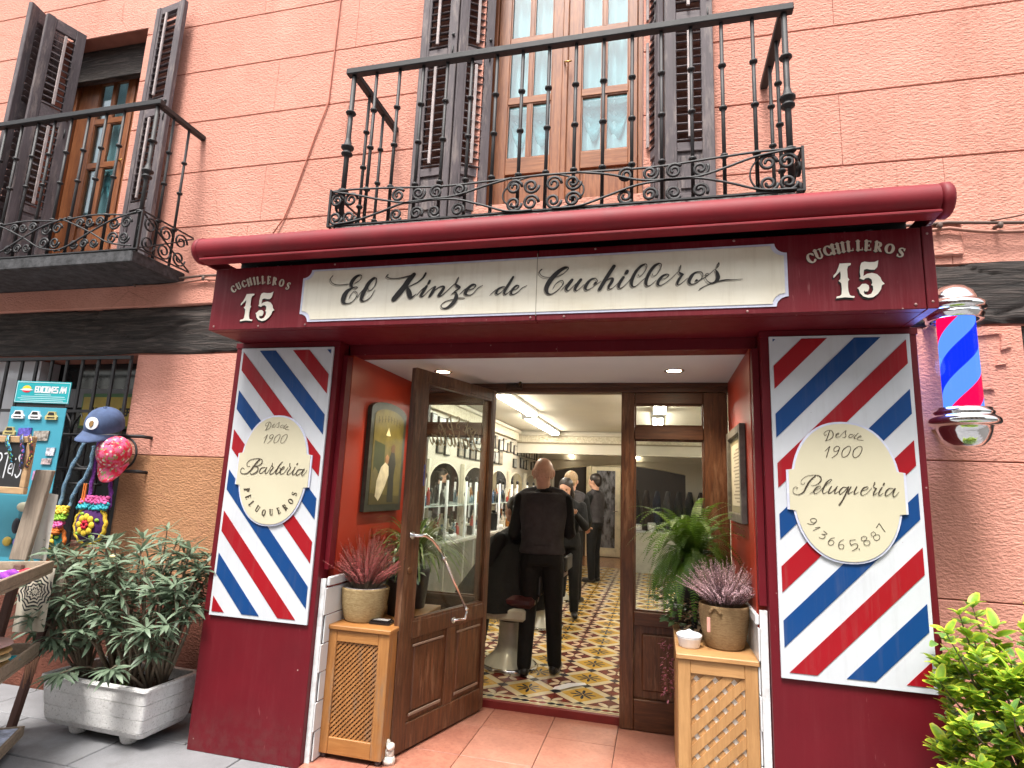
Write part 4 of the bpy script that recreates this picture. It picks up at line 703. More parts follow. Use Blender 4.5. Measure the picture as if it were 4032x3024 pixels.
# ---- door leaf (open outward), local frame: s along leaf from hinge, t thickness, z up
H0 = Vector((-1.185, 4.135, 0)); F0 = Vector((-1.452, 3.262, 0)); ex = (F0-H0).normalized(); ey = Vector((-ex.y, ex.x, 0)); L = (F0-H0).length
if ey.x < 0: ey = -ey
DM = Matrix(((ex.x, ey.x, 0, H0.x), (ex.y, ey.y, 0, H0.y), (0, 0, 1, 0), (0, 0, 0, 1)))
door = thing('shop_door', 'dark oak shop door standing open with glass above two panels and a chrome handle bar', 'door', tuple(H0))
def dbx(name, s0, s1, z0, z1, mat='door_wood', t0=-.022, t1=.022, b=.003): return MB(DM).box(s0, s1, t0, t1, z0, z1, b).build(name, M[mat], door)
dbx('stile', .0, .046, -.035, 2.155); dbx('stile', .800, L, -.035, 2.155); dbx('top_rail', .047, .799, 2.085, 2.155)
dbx('lock_rail', .047, .799, .560, .655); dbx('bottom_rail', .047, .799, -.035, .105); dbx('muntin', .366, .452, .106, .559)
for a, b in ((.047, .365), (.453, .799)):
    MB(DM).box(a, b, -.008, .008, .106, .559).box(a+.045, b-.045, -.014, .014, .155, .510, .006).build('panel', M['door_wood'], door)
    pieces(MB(DM).box(a+.03, b-.02, .0145, .023, .512, .524, .002).box(a+.03, b-.02, .0145, .023, .136, .152, .002), 'panel_moulding', M['worn_edge'], door)
MB(DM).box(.047, .799, -.003, .003, .656, 2.084).build('pane', M['glass'], door)
bd = MB(DM)
for t0, t1 in ((.0035, .02), (-.02, -.0035)): bd.box(.047, .060, t0, t1, .656, 2.084).box(.786, .799, t0, t1, .656, 2.084).box(.061, .785, t0, t1, .656, .669).box(.061, .785, t0, t1, 2.071, 2.084)
bd.build('bead', M['door_wood'], door)
hp = [(.862, .030, 1.150), (.850, .055, 1.150), (.80, .075, 1.150), (.74, .078, 1.125), (.68, .078, 1.08), (.62, .078, 1.02)]
MB(DM).tube([(.862, .024, 1.15), (.862, .034, 1.15)], .022, 14).tube(hp, .0105, 10).tube([(.33, .078, .655), (.315, .06, .60), (.36, .04, .60), (.40, .026, .60)], .009, 8).ell((.61, .078, 1.005), .016, .016, .014, 10, 8).ell((.338, .078, .668), .016, .016, .014, 10, 8).tube([(.40, .022, .60), (.40, .03, .60)], .02, 12).build('handle_bracket', M['chrome'], door)
MB(DM).tube([(.61, .078, 1.005), (.338, .078, .668)], .0085, 10).build('handle_bar', simple('worn_copper_bar', (.80, .68, .64), .22, 1, var=.06), door)
MB(DM).tube([(.862, .023, .95), (.862, .029, .95)], .018, 14).build('keyhole_plate', simple('brass_plate', (.35, .2, .12), .35, 1), door)
# push sign
MB(DM).box(.758, .788, .0045, .007, 1.44, 1.57).build('push_sign', simple('blue_sign', (.01, .03, .25), .4), door)
def small_text(mb, s, P, right, up, h, gap=.08, wt=.16, n=None):
    """block letters drawn as thin bars at P (Vector), along right, up"""
    SG = {'E': [[(0,0),(0,1)],[(0,1),(.5,1)],[(0,.5),(.4,.5)],[(0,0),(.5,0)]], 'M': [[(0,0),(0,1)],[(0,1),(.3,.4)],[(.3,.4),(.6,1)],[(.6,1),(.6,0)]], 'P': [[(0,0),(0,1)],[(0,1),(.5,1)],[(.5,1),(.5,.5)],[(.5,.5),(0,.5)]], 'U': [[(0,1),(0,0)],[(0,0),(.5,0)],[(.5,0),(.5,1)]],
     'J': [[(.5,1),(.5,0)],[(.5,0),(0,0)],[(0,0),(0,.3)]], 'D': [[(0,0),(0,1)],[(0,1),(.35,1)],[(.35,1),(.55,.75)],[(.55,.75),(.55,.25)],[(.55,.25),(.35,0)],[(.35,0),(0,0)]], 'I': [[(.1,0),(.1,1)]], 'C': [[(.5,1),(0,1)],[(0,1),(0,0)],[(0,0),(.5,0)]], 'O': [[(0,0),(0,1)],[(0,1),(.5,1)],[(.5,1),(.5,0)],[(.5,0),(0,0)]],
     'N': [[(0,0),(0,1)],[(0,1),(.5,0)],[(.5,0),(.5,1)]], 'S': [[(.5,1),(0,1)],[(0,1),(0,.5)],[(0,.5),(.5,.5)],[(.5,.5),(.5,0)],[(.5,0),(0,0)]], 'A': [[(0,0),(.28,1)],[(.28,1),(.56,0)],[(.12,.35),(.44,.35)]], ' ': []}
    nrm = right.cross(up).normalized(); x = 0
    for ch in s:
        for (a, b) in SG[ch]:
            A = P+right*((x+a[0])*h)+up*(a[1]*h); B = P+right*((x+b[0])*h)+up*(b[1]*h); d = (B-A).normalized(); q = d.cross(nrm)*(wt*h/2); e = d*(wt*h/2)
            mb.add([A-e-q, B+e-q, B+e+q, A-e+q], [(0, 1, 2, 3)])
        x += {'I': .2, 'M': .6, ' ': .3}.get(ch, .55)+gap+.1
pt = MB()
for k, ch in enumerate('EMPUJE'): small_text(pt, ch, DM @ Vector((.780, .0075, 1.549-k*.0205)), -ex, Vector((0, 0, 1)), .014, wt=.2)
pt.build('lettering', M['white_plastic'], door)
# gilt lettering on the outer face of the pane, read backwards from here
GM = DM @ Matrix(((1, 0, 0, 0), (0, 0, 0, -.0038), (0, 0, 1, 0), (0, 0, 0, 1))); dl = MB()
arc_text(dl, [(ch, .43+.27*sin(radians(a)), 1.60+.27*cos(radians(a)), sin(radians(a)), cos(radians(a)), .085) for ch, a in zip('DESDE', (-40, -20, 0, 20, 40))], 0, wk=.9)
for s_ in LET['barberia']: ribbon(dl, [(.42+(p[0]+2.20)*1.35, 1.735+(p[1]-1.49)*1.7, p[2]*2.2) for p in s_], 0)
dl.v = [GM @ v for v in dl.v]; dl.build('gilt_lettering', simple('gilt_brown_letters', (.16, .10, .04), .4, .3), door)
ws = tag(MB().lathe((-1.425, 3.225, -.05), [(.0, 0), (.034, 0), (.036, .02), (.028, .04), (.0, .04)], 10).ell((-1.425, 3.225, .006), .03, .026, .028, 8, 5).ell((-1.415, 3.215, .04), .024, .03, .02, 7, 5).ell((-1.44, 3.23, .045), .018, .018, .026, 7, 5).build('door_stop', simple('crumpled_white_weight', (.62, .60, .55), .6, var=.5, vs=50, bs=60, bd=.01), None, (-1.425, 3.225, -.05)), 'small crumpled white weight holding the open door at its foot', 'door stop')
# ================================================================ BALCONIES
def spiral(mb, cx, cz, r, y, d=1, a0=0, turns=1.5, t=.0045, inner=.28, xf=None):
    n = 22; P = []
    for i in range(n+1):
        u = i/n; a = a0+d*u*turns*2*pi; rr = r*(1-u*(1-inner)); P.append((cx+rr*cos(a), y, cz+rr*sin(a)))
    if xf: P = [xf(p) for p in P]
    mb.tube(P, .0058, 5, up=None, ry=.009)
    q = P[-1]; mb.ell(q, .008, .008, .008, 6, 4)
def curve(mb, pts, y, xf=None, r=.0055):
    q = cr([(a, b, 1) for a, b in pts], 6); P = [(p[0], y, p[1]) for p in q]
    if xf: P = [xf(p) for p in P]
    mb.tube(P, r, 4, ry=.007)
def baluster(mb, x, y, z0, z1, r, col, knob=None):
    mb.tube([(x, y, z0), (x, y, z1)], r, 8)
    for z in col: mb.lathe((x, y, z), [(r, -.011), (r*1.9, -.007), (r*2.1, 0), (r*1.9, .007), (r, .011)], 10)
    if knob: mb.lathe((x, y, knob), [(r, -.05), (r*1.3, -.04), (r*2.2, -.032), (r*2.2, -.022), (r*1.3, -.012), (r*1.5, .0), (r*2.5, .010), (r*2.5, .022), (r*1.6, .032), (r, .075)], 12)
def balcony(label, x0, x1, yf, zt, zr, zs, th, xs, cluster, loc, slab_mat, group, sides=(0, 1)):
    t = thing('balcony', label, 'balcony', loc, group)
    I = M['black_iron']
    MB().box(x0-.015, x1+.015, yf-.03, 3.498, zs-th, zs, .006).build('floor_slab', slab_mat, t)
    hr = MB().box(x0-.045, x1+.045, yf-.030, yf+.020, zr, zr+.042, .005); hr.build('handrail', I, t)
    for s_, X in ((0, x0), (1, x1)):
        if s_ in sides: MB().box(X-.022, X+.022, yf+.0205, 3.499, zr+.002, zr+.040, .004).build('handrail', I, t)
    c3 = (zt+.015, (zt+zr)*.5-.11, (zt+zr)*.5+.14)
    thin = None
    for x in xs:
        if x in (x0, x1): mb = MB(); baluster(mb, x, yf, zs, zr, .0155, (c3[0], c3[2]), knob=c3[1]+.0); mb.build('corner_post', I, t)
        else:
            if thin is None: mb = MB(); baluster(mb, 0, 0, zs, zr, .0102, c3); thin = mb.build('baluster', I, me=True)
            inst('baluster', thin, t, Matrix.Translation((x, yf, 0)))
    for s_, X in ((0, x0), (1, x1)):
        if s_ in sides:
            for k in (1, 2): inst('baluster', thin, t, Matrix.Translation((X, yf+(3.5-yf)*k/3, 0)))
    # scrollwork
    mb = MB(); yb = yf-.028; cluster(mb, yb); mb.build('scrollwork', I, t)
    e = MB().box(x0-.06, x1+.045, yb-.006, yb+.006, zs+.001, zs+.010).box(x0-.068, x0-.056, yb-.008, yb+.008, zs, zt+.012).box(x1+.044, x1+.056, yb-.008, yb+.008, zs, zt+.012)
    for s_, X in ((0, x0-.062), (1, x1+.05)):
        if s_ in sides: e.box(X-.005, X+.005, yb+.009, 3.49, zs+.001, zs+.010).box(X-.005, X+.005, yb+.009, 3.49, zt+.002, zt+.011)
    e.build('bottom_frame', I, t)
    for s_, X in ((0, x0-.062), (1, x1+.05)):
        if s_ in sides:
            sm = MB(); D = 3.49-yb; f = lambda p, X=X: (X, p[0], p[2]); zc = (zt+zs)/2; h = (zt-zs)
            for k in range(3):
                for zz, dd in ((zc+h*.24, 1), (zc-h*.24, -1)): spiral(sm, yb+D*(.16+.3*k), zz, h*.22, 0, dd, xf=f)
            curve(sm, [(yb, zt), (yb+D*.5, zc), (yb+D, zs+.01)], 0, f); curve(sm, [(yb, zs+.01), (yb+D*.5, zc), (yb+D, zt)], 0, f); sm.build('scrollwork', I, t)
    return t
def cl_main(mb, y):
    zu, zl = 3.094, 2.988
    for x in (-1.857, -1.766): spiral(mb, x, zu, .044, y, 1); spiral(mb, x, zl-.005, .044, y, -1)
    for a, k in ((-1.46, 1), (-1.335, -1), (-1.225, 1), (-1.085, -1)): spiral(mb, a, zu+.002, .042, y, k, .6); spiral(mb, a-.005, zl-.012, .040, y, -k, -.6)
    for a, k in ((-.765, 1), (-.670, -1), (-.545, 1), (-.440, -1)): spiral(mb, a, zu-.012, .045, y, k); spiral(mb, a, zl-.004, .045, y, -k)
    for a, k in ((-.16, 1), (-.035, -1), (.085, 1), (.215, -1)): spiral(mb, a, zu+.002, .042, y, k, .6); spiral(mb, a-.003, zl-.012, .040, y, -k, -.6)
    for a in (.535, .625): spiral(mb, a, zu, .044, y, 1); spiral(mb, a, zl-.005, .044, y, -1)
    for s_, c in ((-1, -.605),):
        mb.tube([(c-.225*cos(t), y, 3.035+.108*sin(t)) for t in [2*pi*i/40 for i in range(41)]], .0042, 4, ry=.006, caps=False)
    mb.tube([(.575+.125*cos(t), y, 3.035+.112*sin(t)) for t in [pi*.5+pi*i/20 for i in range(21)]], .0042, 4, ry=.006)
    curve(mb, [(-1.905, 3.158), (-1.75, 3.160), (-1.5, 3.147), (-1.2, 3.128), (-.9, 3.133), (-.6, 3.140), (-.3, 3.133), (0, 3.128), (.25, 3.145), (.5, 3.160), (.69, 3.158)], y, r=.005)
    curve(mb, [(-1.88, 3.150), (-1.72, 3.115), (-1.57, 3.075), (-1.40, 3.04), (-1.25, 3.045), (-1.1, 3.035), (-.95, 2.99), (-.80, 2.94), (-.66, 2.936)], y-.008)
    curve(mb, [(-1.86, 2.94), (-1.72, 2.955), (-1.55, 3.0), (-1.42, 3.04), (-1.25, 3.05), (-1.1, 3.06), (-.92, 3.105), (-.78, 3.135)], y-.008)
    curve(mb, [(-.42, 3.135), (-.25, 3.105), (-.10, 3.06), (.05, 3.045), (.2, 3.04), (.35, 3.0), (.5, 2.95), (.66, 2.94)], y-.008)
    curve(mb, [(-.55, 2.936), (-.40, 2.94), (-.25, 2.985), (-.10, 3.03), (.05, 3.045), (.2, 3.05), (.32, 3.08), (.48, 3.13), (.66, 3.155)], y-.008)
slab_g = simple('flaking_black_balcony_edge', (.020, .020, .022), .8, var=.6, vs=20, bs=60, bd=.004, col2=(.075, .075, .08))
slab_w = simple('grimy_balcony_floor', (.035, .03, .028), .9, var=.7, vs=30, bs=50, bd=.01, col2=(.35, .33, .31))
balcony('black wrought iron balcony with scrolled skirt above the shop awning', -1.840, .645, 2.90, 3.155, 3.950, 2.93, .05, [-1.840]+[-1.840+.1553*k for k in range(1, 16)]+[.645], cl_main, (-.6, 3.5, 2.93), slab_w, 'wrought iron balconies')
def cl_left(mb, y):
    for i in range(5):
        c = -3.60-i*.62
        for a, k in ((c, 1), (c-.105, -1)): spiral(mb, a, 3.165, .045, y, k); spiral(mb, a, 3.055, .045, y, -k)
        for a, k in ((c-.24, 1), (c-.33, -1), (c-.42, 1)): spiral(mb, a, 3.19, .036, y, k); spiral(mb, a-.02, 3.03, .036, y, -k)
        curve(mb, [(c+.08, 3.235), (c-.12, 3.19), (c-.3, 3.11), (c-.48, 3.02), (c-.6, 2.985)], y-.008); curve(mb, [(c+.08, 2.985), (c-.12, 3.02), (c-.3, 3.11), (c-.48, 3.19), (c-.6, 3.235)], y-.008)
    curve(mb, [(-3.47, 3.245)]+[(-3.6-.31*i, 3.225+(.02 if i % 2 else 0)) for i in range(9)], y, r=.005)
balcony('black wrought iron balcony with thick slab, upper left corner', -6.35, -3.52, 3.06, 3.235, 4.075, 2.96, .088, [-6.35]+[-3.82-.165*k for k in range(15)]+[-3.52], cl_left, (-4.9, 3.5, 2.96), slab_g, 'wrought iron balconies', sides=(1,))
# ================================================================ UPPER WINDOWS
def leaf(label, P, Q, z0, z1, zones, loc=None, wear=False):
    P, Q = Vector((*P, 0)), Vector((*Q, 0)); ex_ = (Q-P).normalized(); W = (Q-P).length; ey_ = Vector((-ex_.y, ex_.x, 0))
    T = Matrix(((ex_.x, ey_.x, 0, P.x), (ex_.y, ey_.y, 0, P.y), (0, 0, 1, 0), (0, 0, 0, 1)))
    t = thing('shutter', label, 'shutter', (P.x, P.y, z0), 'louvred window shutters')
    st = min(.075, W*.25); th = .019
    MB(T).box(0, st, -th, th, z0, z1, .004).box(.008, st-.02, -th-.004, -th+.001, z0, z1).build('stile', M['shutter'], t)
    MB(T).box(W-st, W, -th, th, z0, z1, .004).build('stile', M['shutter'], t)
    zz = [z0]+[v for z in zones for v in z]+[z1]
    for i in range(0, len(zz), 2):
        if zz[i+1]-zz[i] > .35: MB(T).box(st, W-st, -th*.3, th*.5, zz[i]+.06, zz[i+1]-.06, 0).box(st+.02, W-st-.02, -th*.8, -th*.3, zz[i]+.09, zz[i+1]-.09, .004).build('panel', M['shutter'], t); pieces(MB(T).box(st, W-st, -th*.9, th*.9, zz[i], zz[i]+.06, .002).box(st, W-st, -th*.9, th*.9, zz[i+1]-.06, zz[i+1], .002), 'rail', M['shutterx'], t)
        else: MB(T).box(st, W-st, -th*.9, th*.9, zz[i], zz[i+1], .003).build('rail', M['shutterx'], t)
    sl = MB().box(0, W-2*st, -.030, .030, -.0045, .0045, .001).build('slat', M['shutterx'], me=True)
    for a, b in zones:
        n = int((b-a)/.0565)
        for k in range(n):
            z = a+(k+.5)*(b-a)/n
            inst('slat', sl, t, T @ Matrix.Translation((st, .004+random.uniform(-.002, .002), z)) @ Matrix.Rotation(radians(38+random.uniform(-5, 5)), 4, 'X') @ Matrix.Rotation(random.uniform(-.02, .02), 4, 'Y'))
        MB(T).box(W/2-.010, W/2+.010, -.045, -.031, a+.02, b-.03, .002).build('tilt_rod', simple('bare_grey_wood_rod', (.36, .30, .29), .7, var=.3, vs=12), t)
    MB(T).tube([(W-.03, -th-.006, z0+1.25), (W-.03, -th-.006, z0+1.33)], .005, 6).ell((W-.03, -th-.008, z0+1.42), .012, .008, .014, 8, 6).build('latch', M['black_iron'], t)
    return t
Z2 = [(3.60, 4.41), (4.53, 5.55)]
leaf('folded grey louvred shutter, outermost leaf left of the balcony door', (-1.665, 3.452), (-1.378, 3.440), 3.20, 5.7, Z2)
leaf('grey louvred shutter leaf angled against the balcony door frame, left side', (-1.362, 3.415), (-1.150, 3.560), 3.20, 5.7, Z2)
leaf('grey louvred shutter leaf seen edge-on, right beside the balcony door', (-.075, 3.60), (.025, 3.40), 3.20, 5.7, Z2)
leaf('grey louvred shutter leaf with white-topped slats flat on the wall right of the balcony door', (.045, 3.435), (.345, 3.448), 3.20, 5.7, Z2)
leaf('grey louvred shutter leaf swung out left of the upper left window, outer one', (-5.19, 3.47), (-5.12, 3.13), 2.98, 5.32, [(3.55, 4.30), (4.45, 5.2)])
leaf('grey louvred shutter leaf folded inside, left of the upper left window', (-5.02, 3.20), (-4.93, 3.48), 2.98, 5.25, [(3.55, 4.30), (4.45, 5.15)])
leaf('peeling grey louvred shutter on the right of the upper left window', (-4.135, 3.455), (-3.80, 3.405), 2.98, 5.34, [(3.55, 4.30), (4.45, 5.27)])
cur_m = NT('pale_teal_curtain')
_c = cur_m.mix(cur_m.ramp(cur_m.noise(2, 3), [(.3, 0), (.7, 1)]), (.58, .80, .84), (.72, .90, .92))
_p = cur_m.n('ShaderNodeBsdfDiffuse'); cur_m.l(_c, _p.inputs[0]); _t = cur_m.n('ShaderNodeBsdfTranslucent'); cur_m.l(_c, _t.inputs[0]); _x = cur_m.n('ShaderNodeMixShader'); _x.inputs[0].default_value = .3
cur_m.t.links.new(_p.outputs[0], _x.inputs[1]); cur_m.t.links.new(_t.outputs[0], _x.inputs[2]); cur_m.t.links.new(_x.outputs[0], cur_m.o.inputs[0]); cur_m = cur_m.m
def curtain(t, x0, x1, z0, z1, y, swag=True):
    n = 120; mb = MB(); vs = []; rows = [z0, (z0+z1)/2, z1]
    for z in rows:
        for i in range(n+1):
            x = x0+(x1-x0)*i/n; vs.append((x, y+.012*sin(x*70)+.006*sin(x*31+z*2), z))
    mb.add(vs, [(j*(n+1)+i, j*(n+1)+i+1, (j+1)*(n+1)+i+1, (j+1)*(n+1)+i) for j in range(2) for i in range(n)], True); mb.build('curtain', cur_m, t)
def french(label, x0, x1, z0, z1, mull, y, xa, rails, kick, cz0, cz1, group):
    t = thing('balcony_door', label, 'french door', ((x0+x1)/2, y, z0), group)
    MB().box(x0-.06, x0, y-.05, y+.06, z0, z1, .004).build('frame', M['win_wood'], t); MB().box(x1, x1+.06, y-.05, y+.06, z0, z1, .004).build('frame', M['win_wood'], t)
    mid = (x0+x1)/2
    for s_, (a, b) in enumerate(((x0+.004, mid-.006), (mid+.006, x1-.004))):
        gx0, gx1, gm = xa[s_]
        MB().box(a, gx0, y-.025, y+.025, z0+.02, z1, .004).build('stile', M['win_wood'], t); MB().box(gx1, b, y-.025, y+.025, z0+.02, z1, .004).build('stile', M['win_wood'], t)
        zz = [z0+.02]+[v for r_ in kick+rails for v in r_]+[z1]
        lo = kick[0][0]
        MB().box(gx0, gx1, y-.022, y+.022, z0+.02, lo, .003).build('rail', M['win_woodx'], t)
        for (k0, k1) in kick: MB().box(gx0, gx1, y-.006, y+.01, k0, k1).box(gx0+.02, gx1-.02, y-.016, y-.006, k0+.03, k1-.03, .006).build('lower_panel', M['win_wood'], t)
        prev = kick[-1][1]
        for (r0, r1) in rails:
            MB().box(gx0, gx1, y-.022, y+.022, prev, r0, .003).build('rail', M['win_woodx'], t)
            MB().box(gm-.014, gm+.014, y-.018, y+.018, r0, r1, .003).build('glazing_bar', M['win_wood'], t)
            for g0, g1 in ((gx0, gm-.014), (gm+.014, gx1)):
                MB().box(g0, g1, y+.001, y+.004, r0, r1).build('pane', M['glass_up'], t)
                bb = MB().box(g0, g0+.008, y-.016, y, r0, r1).box(g1-.008, g1, y-.016, y, r0, r1).box(g0+.008, g1-.008, y-.016, y, r0, r0+.008).box(g0+.008, g1-.008, y-.016, y, r1-.008, r1); bb.build('bead', M['win_wood'], t)
            prev = r1
        if prev < z1: MB().box(gx0, gx1, y-.022, y+.022, prev, z1, .003).build('rail', M['win_woodx'], t)
    MB().box(mid-.022, mid+.022, y-.042, y-.0255, z0+.02, z1, .006).build('astragal', M['win_wood'], t)
    MB().tube([(mid, y-.045, z0+1.15), (mid, y-.07, z0+1.15), (mid+.05, y-.07, z0+1.15)], .006, 8).build('handle', simple('aged_brass', (.45, .28, .08), .35, 1), t)
    curtain(t, x0, x1, cz0, cz1, y+.07)
    # swags hung in front of the net curtain
    for s_, (gx0, gx1, gm) in enumerate(xa):
        for k in range(2):
            c = (gx0+gm)/2 if k == 0 else (gx1+gm)/2; mb = MB(); vs = []; n = 16
            for j in range(9):
                for i in range(n+1):
                    u = i/n*2-1; zz_ = rails[0][1]-.02-.05*j*.55*(1-u*u)-.012*j-(.03*sin(u*9) if j == 0 else 0)*0; vs.append((c+u*.085, y+.055+.010*sin(j*2.6), zz_+.028))
            mb.add(vs, [(j*(n+1)+i, j*(n+1)+i+1, (j+1)*(n+1)+i+1, (j+1)*(n+1)+i) for j in range(8) for i in range(n)], True); mb.build('curtain_swag', simple('teal_swag', (.20, .42, .45), .8, var=.3, vs=20), t)
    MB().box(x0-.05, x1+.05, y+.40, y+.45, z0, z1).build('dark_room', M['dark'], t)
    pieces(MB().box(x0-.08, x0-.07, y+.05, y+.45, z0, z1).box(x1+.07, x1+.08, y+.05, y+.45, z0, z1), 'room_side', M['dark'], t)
    return t
french('reddish timber french door with small panes behind the main balcony', -1.150, -.125, 3.30, 5.88, 0, 3.70, [(-1.055, -.735, -.892), (-.518, -.193, -.360)], [(3.765, 4.195), (4.247, 4.690), (4.742, 5.18), (5.23, 5.68)], [(3.37, 3.64)], 3.75, 5.8, 'balcony french doors')
french('reddish timber french door half hidden behind the left balcony', -5.22, -3.97, 2.99, 5.10, 0, 3.76, [(-5.0, -4.68, -4.835), (-4.49, -4.10, -4.30)], [(3.66, 4.12), (4.17, 4.56), (4.61, 4.98)], [(3.08, 3.58)], 3.6, 5.05, 'balcony french doors')
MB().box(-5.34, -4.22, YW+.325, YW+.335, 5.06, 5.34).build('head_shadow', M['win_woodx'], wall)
MB().box(-5.29, -4.28, 3.63, 3.69, 4.93, 5.24, .004).build('recess_shade_board', M['beam'], wall)  # added dark board standing in for the shade at the opening's top
# ================================================================ BARRED WINDOW LOWER LEFT
bw = thing('barred_window', 'dark shop window behind black iron bars left of the planter', 'window', (-4.7, 3.5, .9))
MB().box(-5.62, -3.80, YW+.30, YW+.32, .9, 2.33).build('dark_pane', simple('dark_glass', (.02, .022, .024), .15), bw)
MB().box(-5.60, -4.93, YW+.12, YW+.28, .9, 2.32).build('white_reveal', M['white_paint'], bw)
MB().box(-4.93, -3.84, YW+.20, YW+.24, 1.95, 2.10).build('transom', simple('grey_window_frame', (.12, .12, .125), .6), bw)
bar = MB().box(-.013, .013, -.008, .008, .9, 2.315, .003).build('bar', M['black_iron'], me=True)
for k in range(12): inst('bar', bar, bw, Matrix.Translation((-5.52+.1525*k, 3.46, 0)))
rl = MB().box(-5.6, -3.83, 3.44, 3.455, 2.285, 2.31).box(-5.6, -3.95, 3.438, 3.450, 1.875, 1.897)
pieces(rl, 'crossbar', M['black_iron'], bw)
for z, x1 in ((1.705, -3.60), (1.455, -3.60)):
    MB().tube([(-5.6, 3.425, z), (x1, 3.425, z), (x1+.01, 3.505, z-.005)], .013, 8).build('projecting_rail', M['black_iron'], bw)
MB().tube([(-5.6, 3.42, 1.35), (-3.95, 3.42, 1.35), (-3.94, 3.46, 1.35)], .009, 6).build('projecting_rail', M['black_iron'], bw)
rg = MB()
for cx in (-3.74, -4.08, -4.42, -4.76): rg.tube([(cx+.112*cos(a), 3.425, 1.58+.112*sin(a)) for a in [2*pi*i/24 for i in range(25)]], .008, 6, caps=False)
pieces(rg, 'ring', M['black_iron'], bw)
fin = MB()
for cx in (-3.92, -4.25, -4.59):
    for s_ in (-1, 1): fin.tube([(cx, 3.42, 1.72), (cx+s_*.02, 3.42, 1.80), (cx+s_*.07, 3.42, 1.86), (cx+s_*.10, 3.42, 1.80), (cx+s_*.07, 3.42, 1.79)], .008, 6)
pieces(fin, 'finial_scroll', M['black_iron'], bw)
ys = thing('yellow_notice', 'yellow notice with green edge behind the bars of the dark window', 'sign', (-4.15, 3.70, 1.85))
MB().box(-4.52, -3.86, 3.685, 3.70, 1.78, 2.06, .004).build('border', simple('green_border', (.03, .10, .02), .5), ys)
MB().box(-4.50, -3.88, 3.680, 3.684, 1.80, 2.03, .0).build('face', simple('mustard_yellow', (.30, .21, .02), .5, var=.25, vs=9), ys)
yt = MB(); small_text(yt, 'CEP', Vector((-4.12, 3.679, 1.885)), Vector((1, 0, 0)), Vector((0, 0, 1)), .05, wt=.3); small_text(yt, 'OMN', Vector((-4.42, 3.679, 1.895)), Vector((1, 0, 0)), Vector((0, 0, 1)), .045, wt=.3); yt.build('lettering', M['ink'], ys)
# ================================================================ BARBER POLE
bp = thing('barber_pole', 'lit chrome barber pole with blue, red and pale blue spiral on the wall', 'barber pole', (1.42, 3.2, 2.1))
PX, PY = 1.425, 3.22; DX = .006
bp_m = NT('lit_spiral'); _g = bp_m.xyz(); 
_an = bp_m.math('ARCTAN2', bp_m.math('SUBTRACT', _g[1], PY), bp_m.math('SUBTRACT', _g[0], PX+DX))
_u = bp_m.math('FRACT', bp_m.math('ADD', bp_m.math('MULTIPLY', _g[2], 1/.50), bp_m.math('MULTIPLY', _an, -1/(2*pi))), 0)
_u = bp_m.math('FRACT', bp_m.math('ADD', _u, .49))
_col = bp_m.ramp(_u, [(0, (.005, .028, 1.0)), (.26, (.10, .27, 1.0)), (.27, (.10, .27, 1.0)), (.5, (1.0, .003, .075)), (.74, (.10, .27, 1.0))], 'CONSTANT')
_e = bp_m.n('ShaderNodeEmission'); bp_m.l(_col, _e.inputs[0]); _e.inputs[1].default_value = .38; bp_m.t.links.new(_e.outputs[0], bp_m.o.inputs[0])
MB().lathe((PX+DX, PY, 0), [(.079, 1.895), (.079, 2.362)], 40).build('spiral_drum', bp_m.m, bp)
MB().lathe((PX, PY, 0), [(.116, 1.89), (.116, 2.365)], 40).build('glass_tube', glassmat('clear_tube', (.97, .98, 1), .015, .10), bp)
MB().lathe((PX, PY, 0), [(.0, 2.535), (.03, 2.533), (.065, 2.518), (.092, 2.490), (.106, 2.455), (.110, 2.440), (.128, 2.436), (.136, 2.425), (.138, 2.412), (.134, 2.400), (.122, 2.396), (.118, 2.388), (.124, 2.382), (.124, 2.374), (.118, 2.370), (.118, 2.352), (.10, 2.352)], 44).build('top_cap', M['chrome'], bp)
MB().lathe((PX, PY, 0), [(.10, 1.912), (.119, 1.912), (.119, 1.900), (.125, 1.896), (.125, 1.888), (.120, 1.882), (.136, 1.872), (.146, 1.860), (.147, 1.846), (.142, 1.836), (.125, 1.828), (.112, 1.822), (.108, 1.800), (.096, 1.765), (.074, 1.737), (.045, 1.718), (.0, 1.711)], 44).build('bottom_cap', M['chrome'], bp)
MB().box(PX-.03, PX+.03, PY+.11, 3.50, 2.385, 2.425, .004).box(PX-.03, PX+.03, PY+.11, 3.50, 1.84, 1.88, .004).build('wall_bracket', M['chrome'], bp)
bl = bpy.data.lights.new('pole_lamp', 'POINT'); bl.energy = 1.1; bl.color = (.15, .3, 1); bl.shadow_soft_size = .08
blo = bpy.data.objects.new('pole_lamp', bl); COL.objects.link(blo); blo.parent = bp; blo.location = (-.125, -.02, .02)
